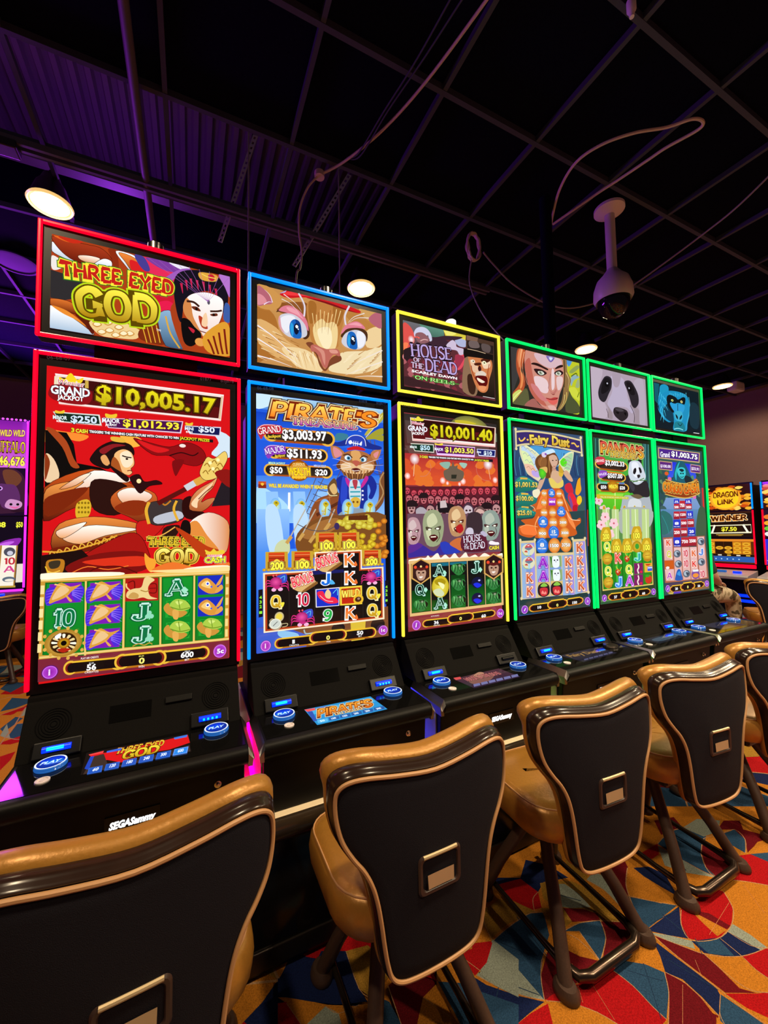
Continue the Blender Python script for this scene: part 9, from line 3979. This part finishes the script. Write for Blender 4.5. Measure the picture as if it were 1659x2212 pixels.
_cr.color_ramp.elements[0].color = (.09, .07, .04, 1); _cr.color_ramp.elements[1].position = .42; _cr.color_ramp.elements[1].color = (.50, .42, .30, 1)
_e = _cr.color_ramp.elements.new(.58); _e.color = (.28, .22, .13, 1)
_nt.links.new(_tc.outputs['Object'], _tx.inputs['Vector']); _nt.links.new(_tx.outputs['Fac'], _cr.inputs['Fac']); _nt.links.new(_cr.outputs['Color'], _nt.nodes['Principled BSDF'].inputs['Base Color'])
M_HAIR = mat('dark_hair', (.03, .02, .015), .6, noise=.4, scale=120)
M_SHOE = mat('brown_shoe', (.10, .06, .04), .5)
# local frame: +x the way the person faces, origin on the floor under the hips
pp = thing('person', 'seated person in camouflage trousers, one hand resting on a knee, behind the gorilla machine', 'person', (4.72, .82, FZ), 0)
J = [(0, 0, .69, .13, .15), (-.03, 0, .80, .12, .15), (-.07, 0, .97, .125, .17), (-.09, 0, 1.09, .10, .14), (-.08, 0, 1.18, .052), (-.06, 0, 1.24, .05),
     (-.03, 0, 1.31, .082, .074), (-.035, 0, 1.39, .083, .075), (-.05, 0, 1.435, .05, .05),
     (-.09, .17, 1.09, .062), (-.06, .25, .85, .046), (.15, .19, .77, .036), (.22, .16, .755, .026, .034),
     (-.09, -.17, 1.09, .062), (-.06, -.25, .85, .046), (.15, -.19, .775, .036), (.23, -.15, .755, .026, .034),
     (.06, .10, .655, .10), (.28, .12, .64, .085), (.55, .12, .59, .065), (.57, .12, .36, .055), (.54, .12, .11, .038),
     (.06, -.10, .655, .10), (.28, -.13, .64, .085), (.55, -.13, .59, .065), (.57, -.13, .36, .055), (.54, -.13, .11, .038)]
Bn = [(0, 1), (1, 2), (2, 3), (3, 4), (4, 5), (5, 6), (6, 7), (7, 8), (3, 9), (9, 10), (10, 11), (11, 12), (3, 13), (13, 14), (14, 15), (15, 16), (0, 17), (17, 18), (18, 19), (19, 20), (20, 21), (0, 22), (22, 23), (23, 24), (24, 25), (25, 26)]
body = skin_body('body', J, Bn, M_SKIN, pp)
def fingers(px, py, pz, sy):
    for k, (dy, L) in enumerate(((-.030, .062), (-.011, .075), (.009, .072), (.028, .056))):
        skin_body('finger', [(px-.01, py+dy*.9, pz, .010), (px+.02, py+dy, pz+.004, .0095), (px+.02+L*.5, py+dy*1.1, pz-.010, .0085), (px+.02+L*.85, py+dy*1.1, pz-.038, .007)], [(0, 1), (1, 2), (2, 3)], M_SKIN, body, 1)
    skin_body('thumb', [(px-.03, py-sy*.02, pz, .011), (px-.005, py-sy*.048, pz-.004, .010), (px+.03, py-sy*.058, pz-.016, .008)], [(0, 1), (1, 2)], M_SKIN, body, 1)
fingers(.24, .155, .752, 1); fingers(.25, -.145, .752, -1)
def grown(idx, bones, g, name, m):
    js = [(J[i][0], J[i][1], J[i][2], J[i][3]+g, (J[i][4] if len(J[i]) > 4 else J[i][3])+g) for i in idx]
    mp = {i: k for k, i in enumerate(idx)}
    return skin_body(name, js, [(mp[a], mp[b]) for a, b in bones if a in mp and b in mp], m, pp)
grown([0, 17, 18, 19, 20, 21, 22, 23, 24, 25, 26], Bn, .014, 'trousers', M_CAMO)
grown([0, 1, 2, 3, 9, 10, 13, 14], Bn, .012, 'shirt', M_SHIRT)
MB().loft([[(-.045+r*math.cos(a)*1.0, r*math.sin(a)*.92, z) for a in [2*PI*k/16 for k in range(16)]] for r, z in ((.088, 1.35), (.098, 1.40), (.092, 1.445), (.06, 1.475), (.01, 1.485))]).build('hair', M_HAIR, body, True)
for sy in (.12, -.13):
    MB().loft([[(.58+r*1.5*math.cos(a), sy+r*.62*math.sin(a), z) for a in [2*PI*k/16 for k in range(16)]] for r, z in ((.085, 0), (.088, .03), (.075, .06), (.05, .09), (.01, .10))]).build('shoe', M_SHOE, pp, True)
for sy in (1, -1):
    MB().lathe([(.002, -.004), (.011, 0), (.008, .007), (.001, .010)], (.042, sy*.030, 1.37), 10, axis='x').build('eye', M_WHITE, body, True)
MB().loft([[(.035+d, w*math.cos(a), z+h*math.sin(a)) for a in [2*PI*k/10 for k in range(10)]] for d, w, h, z in ((0, .018, .03, 1.345), (.018, .014, .018, 1.337), (.03, .008, .010, 1.332))]).build('nose', M_SKIN, body, True)
MB().tube([(.045, -.024, 1.298), (.052, 0, 1.296), (.045, .024, 1.298)], .005, 8).build('mouth', mat('lips', (.4, .14, .12), .4), body, True)
for sy in (1, -1): MB().lathe([(.002, 0), (.02, .004), (.018, .012), (.002, .014)], (-.045, sy*.074, 1.345), 12, axis='y', sx=.8, sy=1.4).build('ear', M_SKIN, body, True)
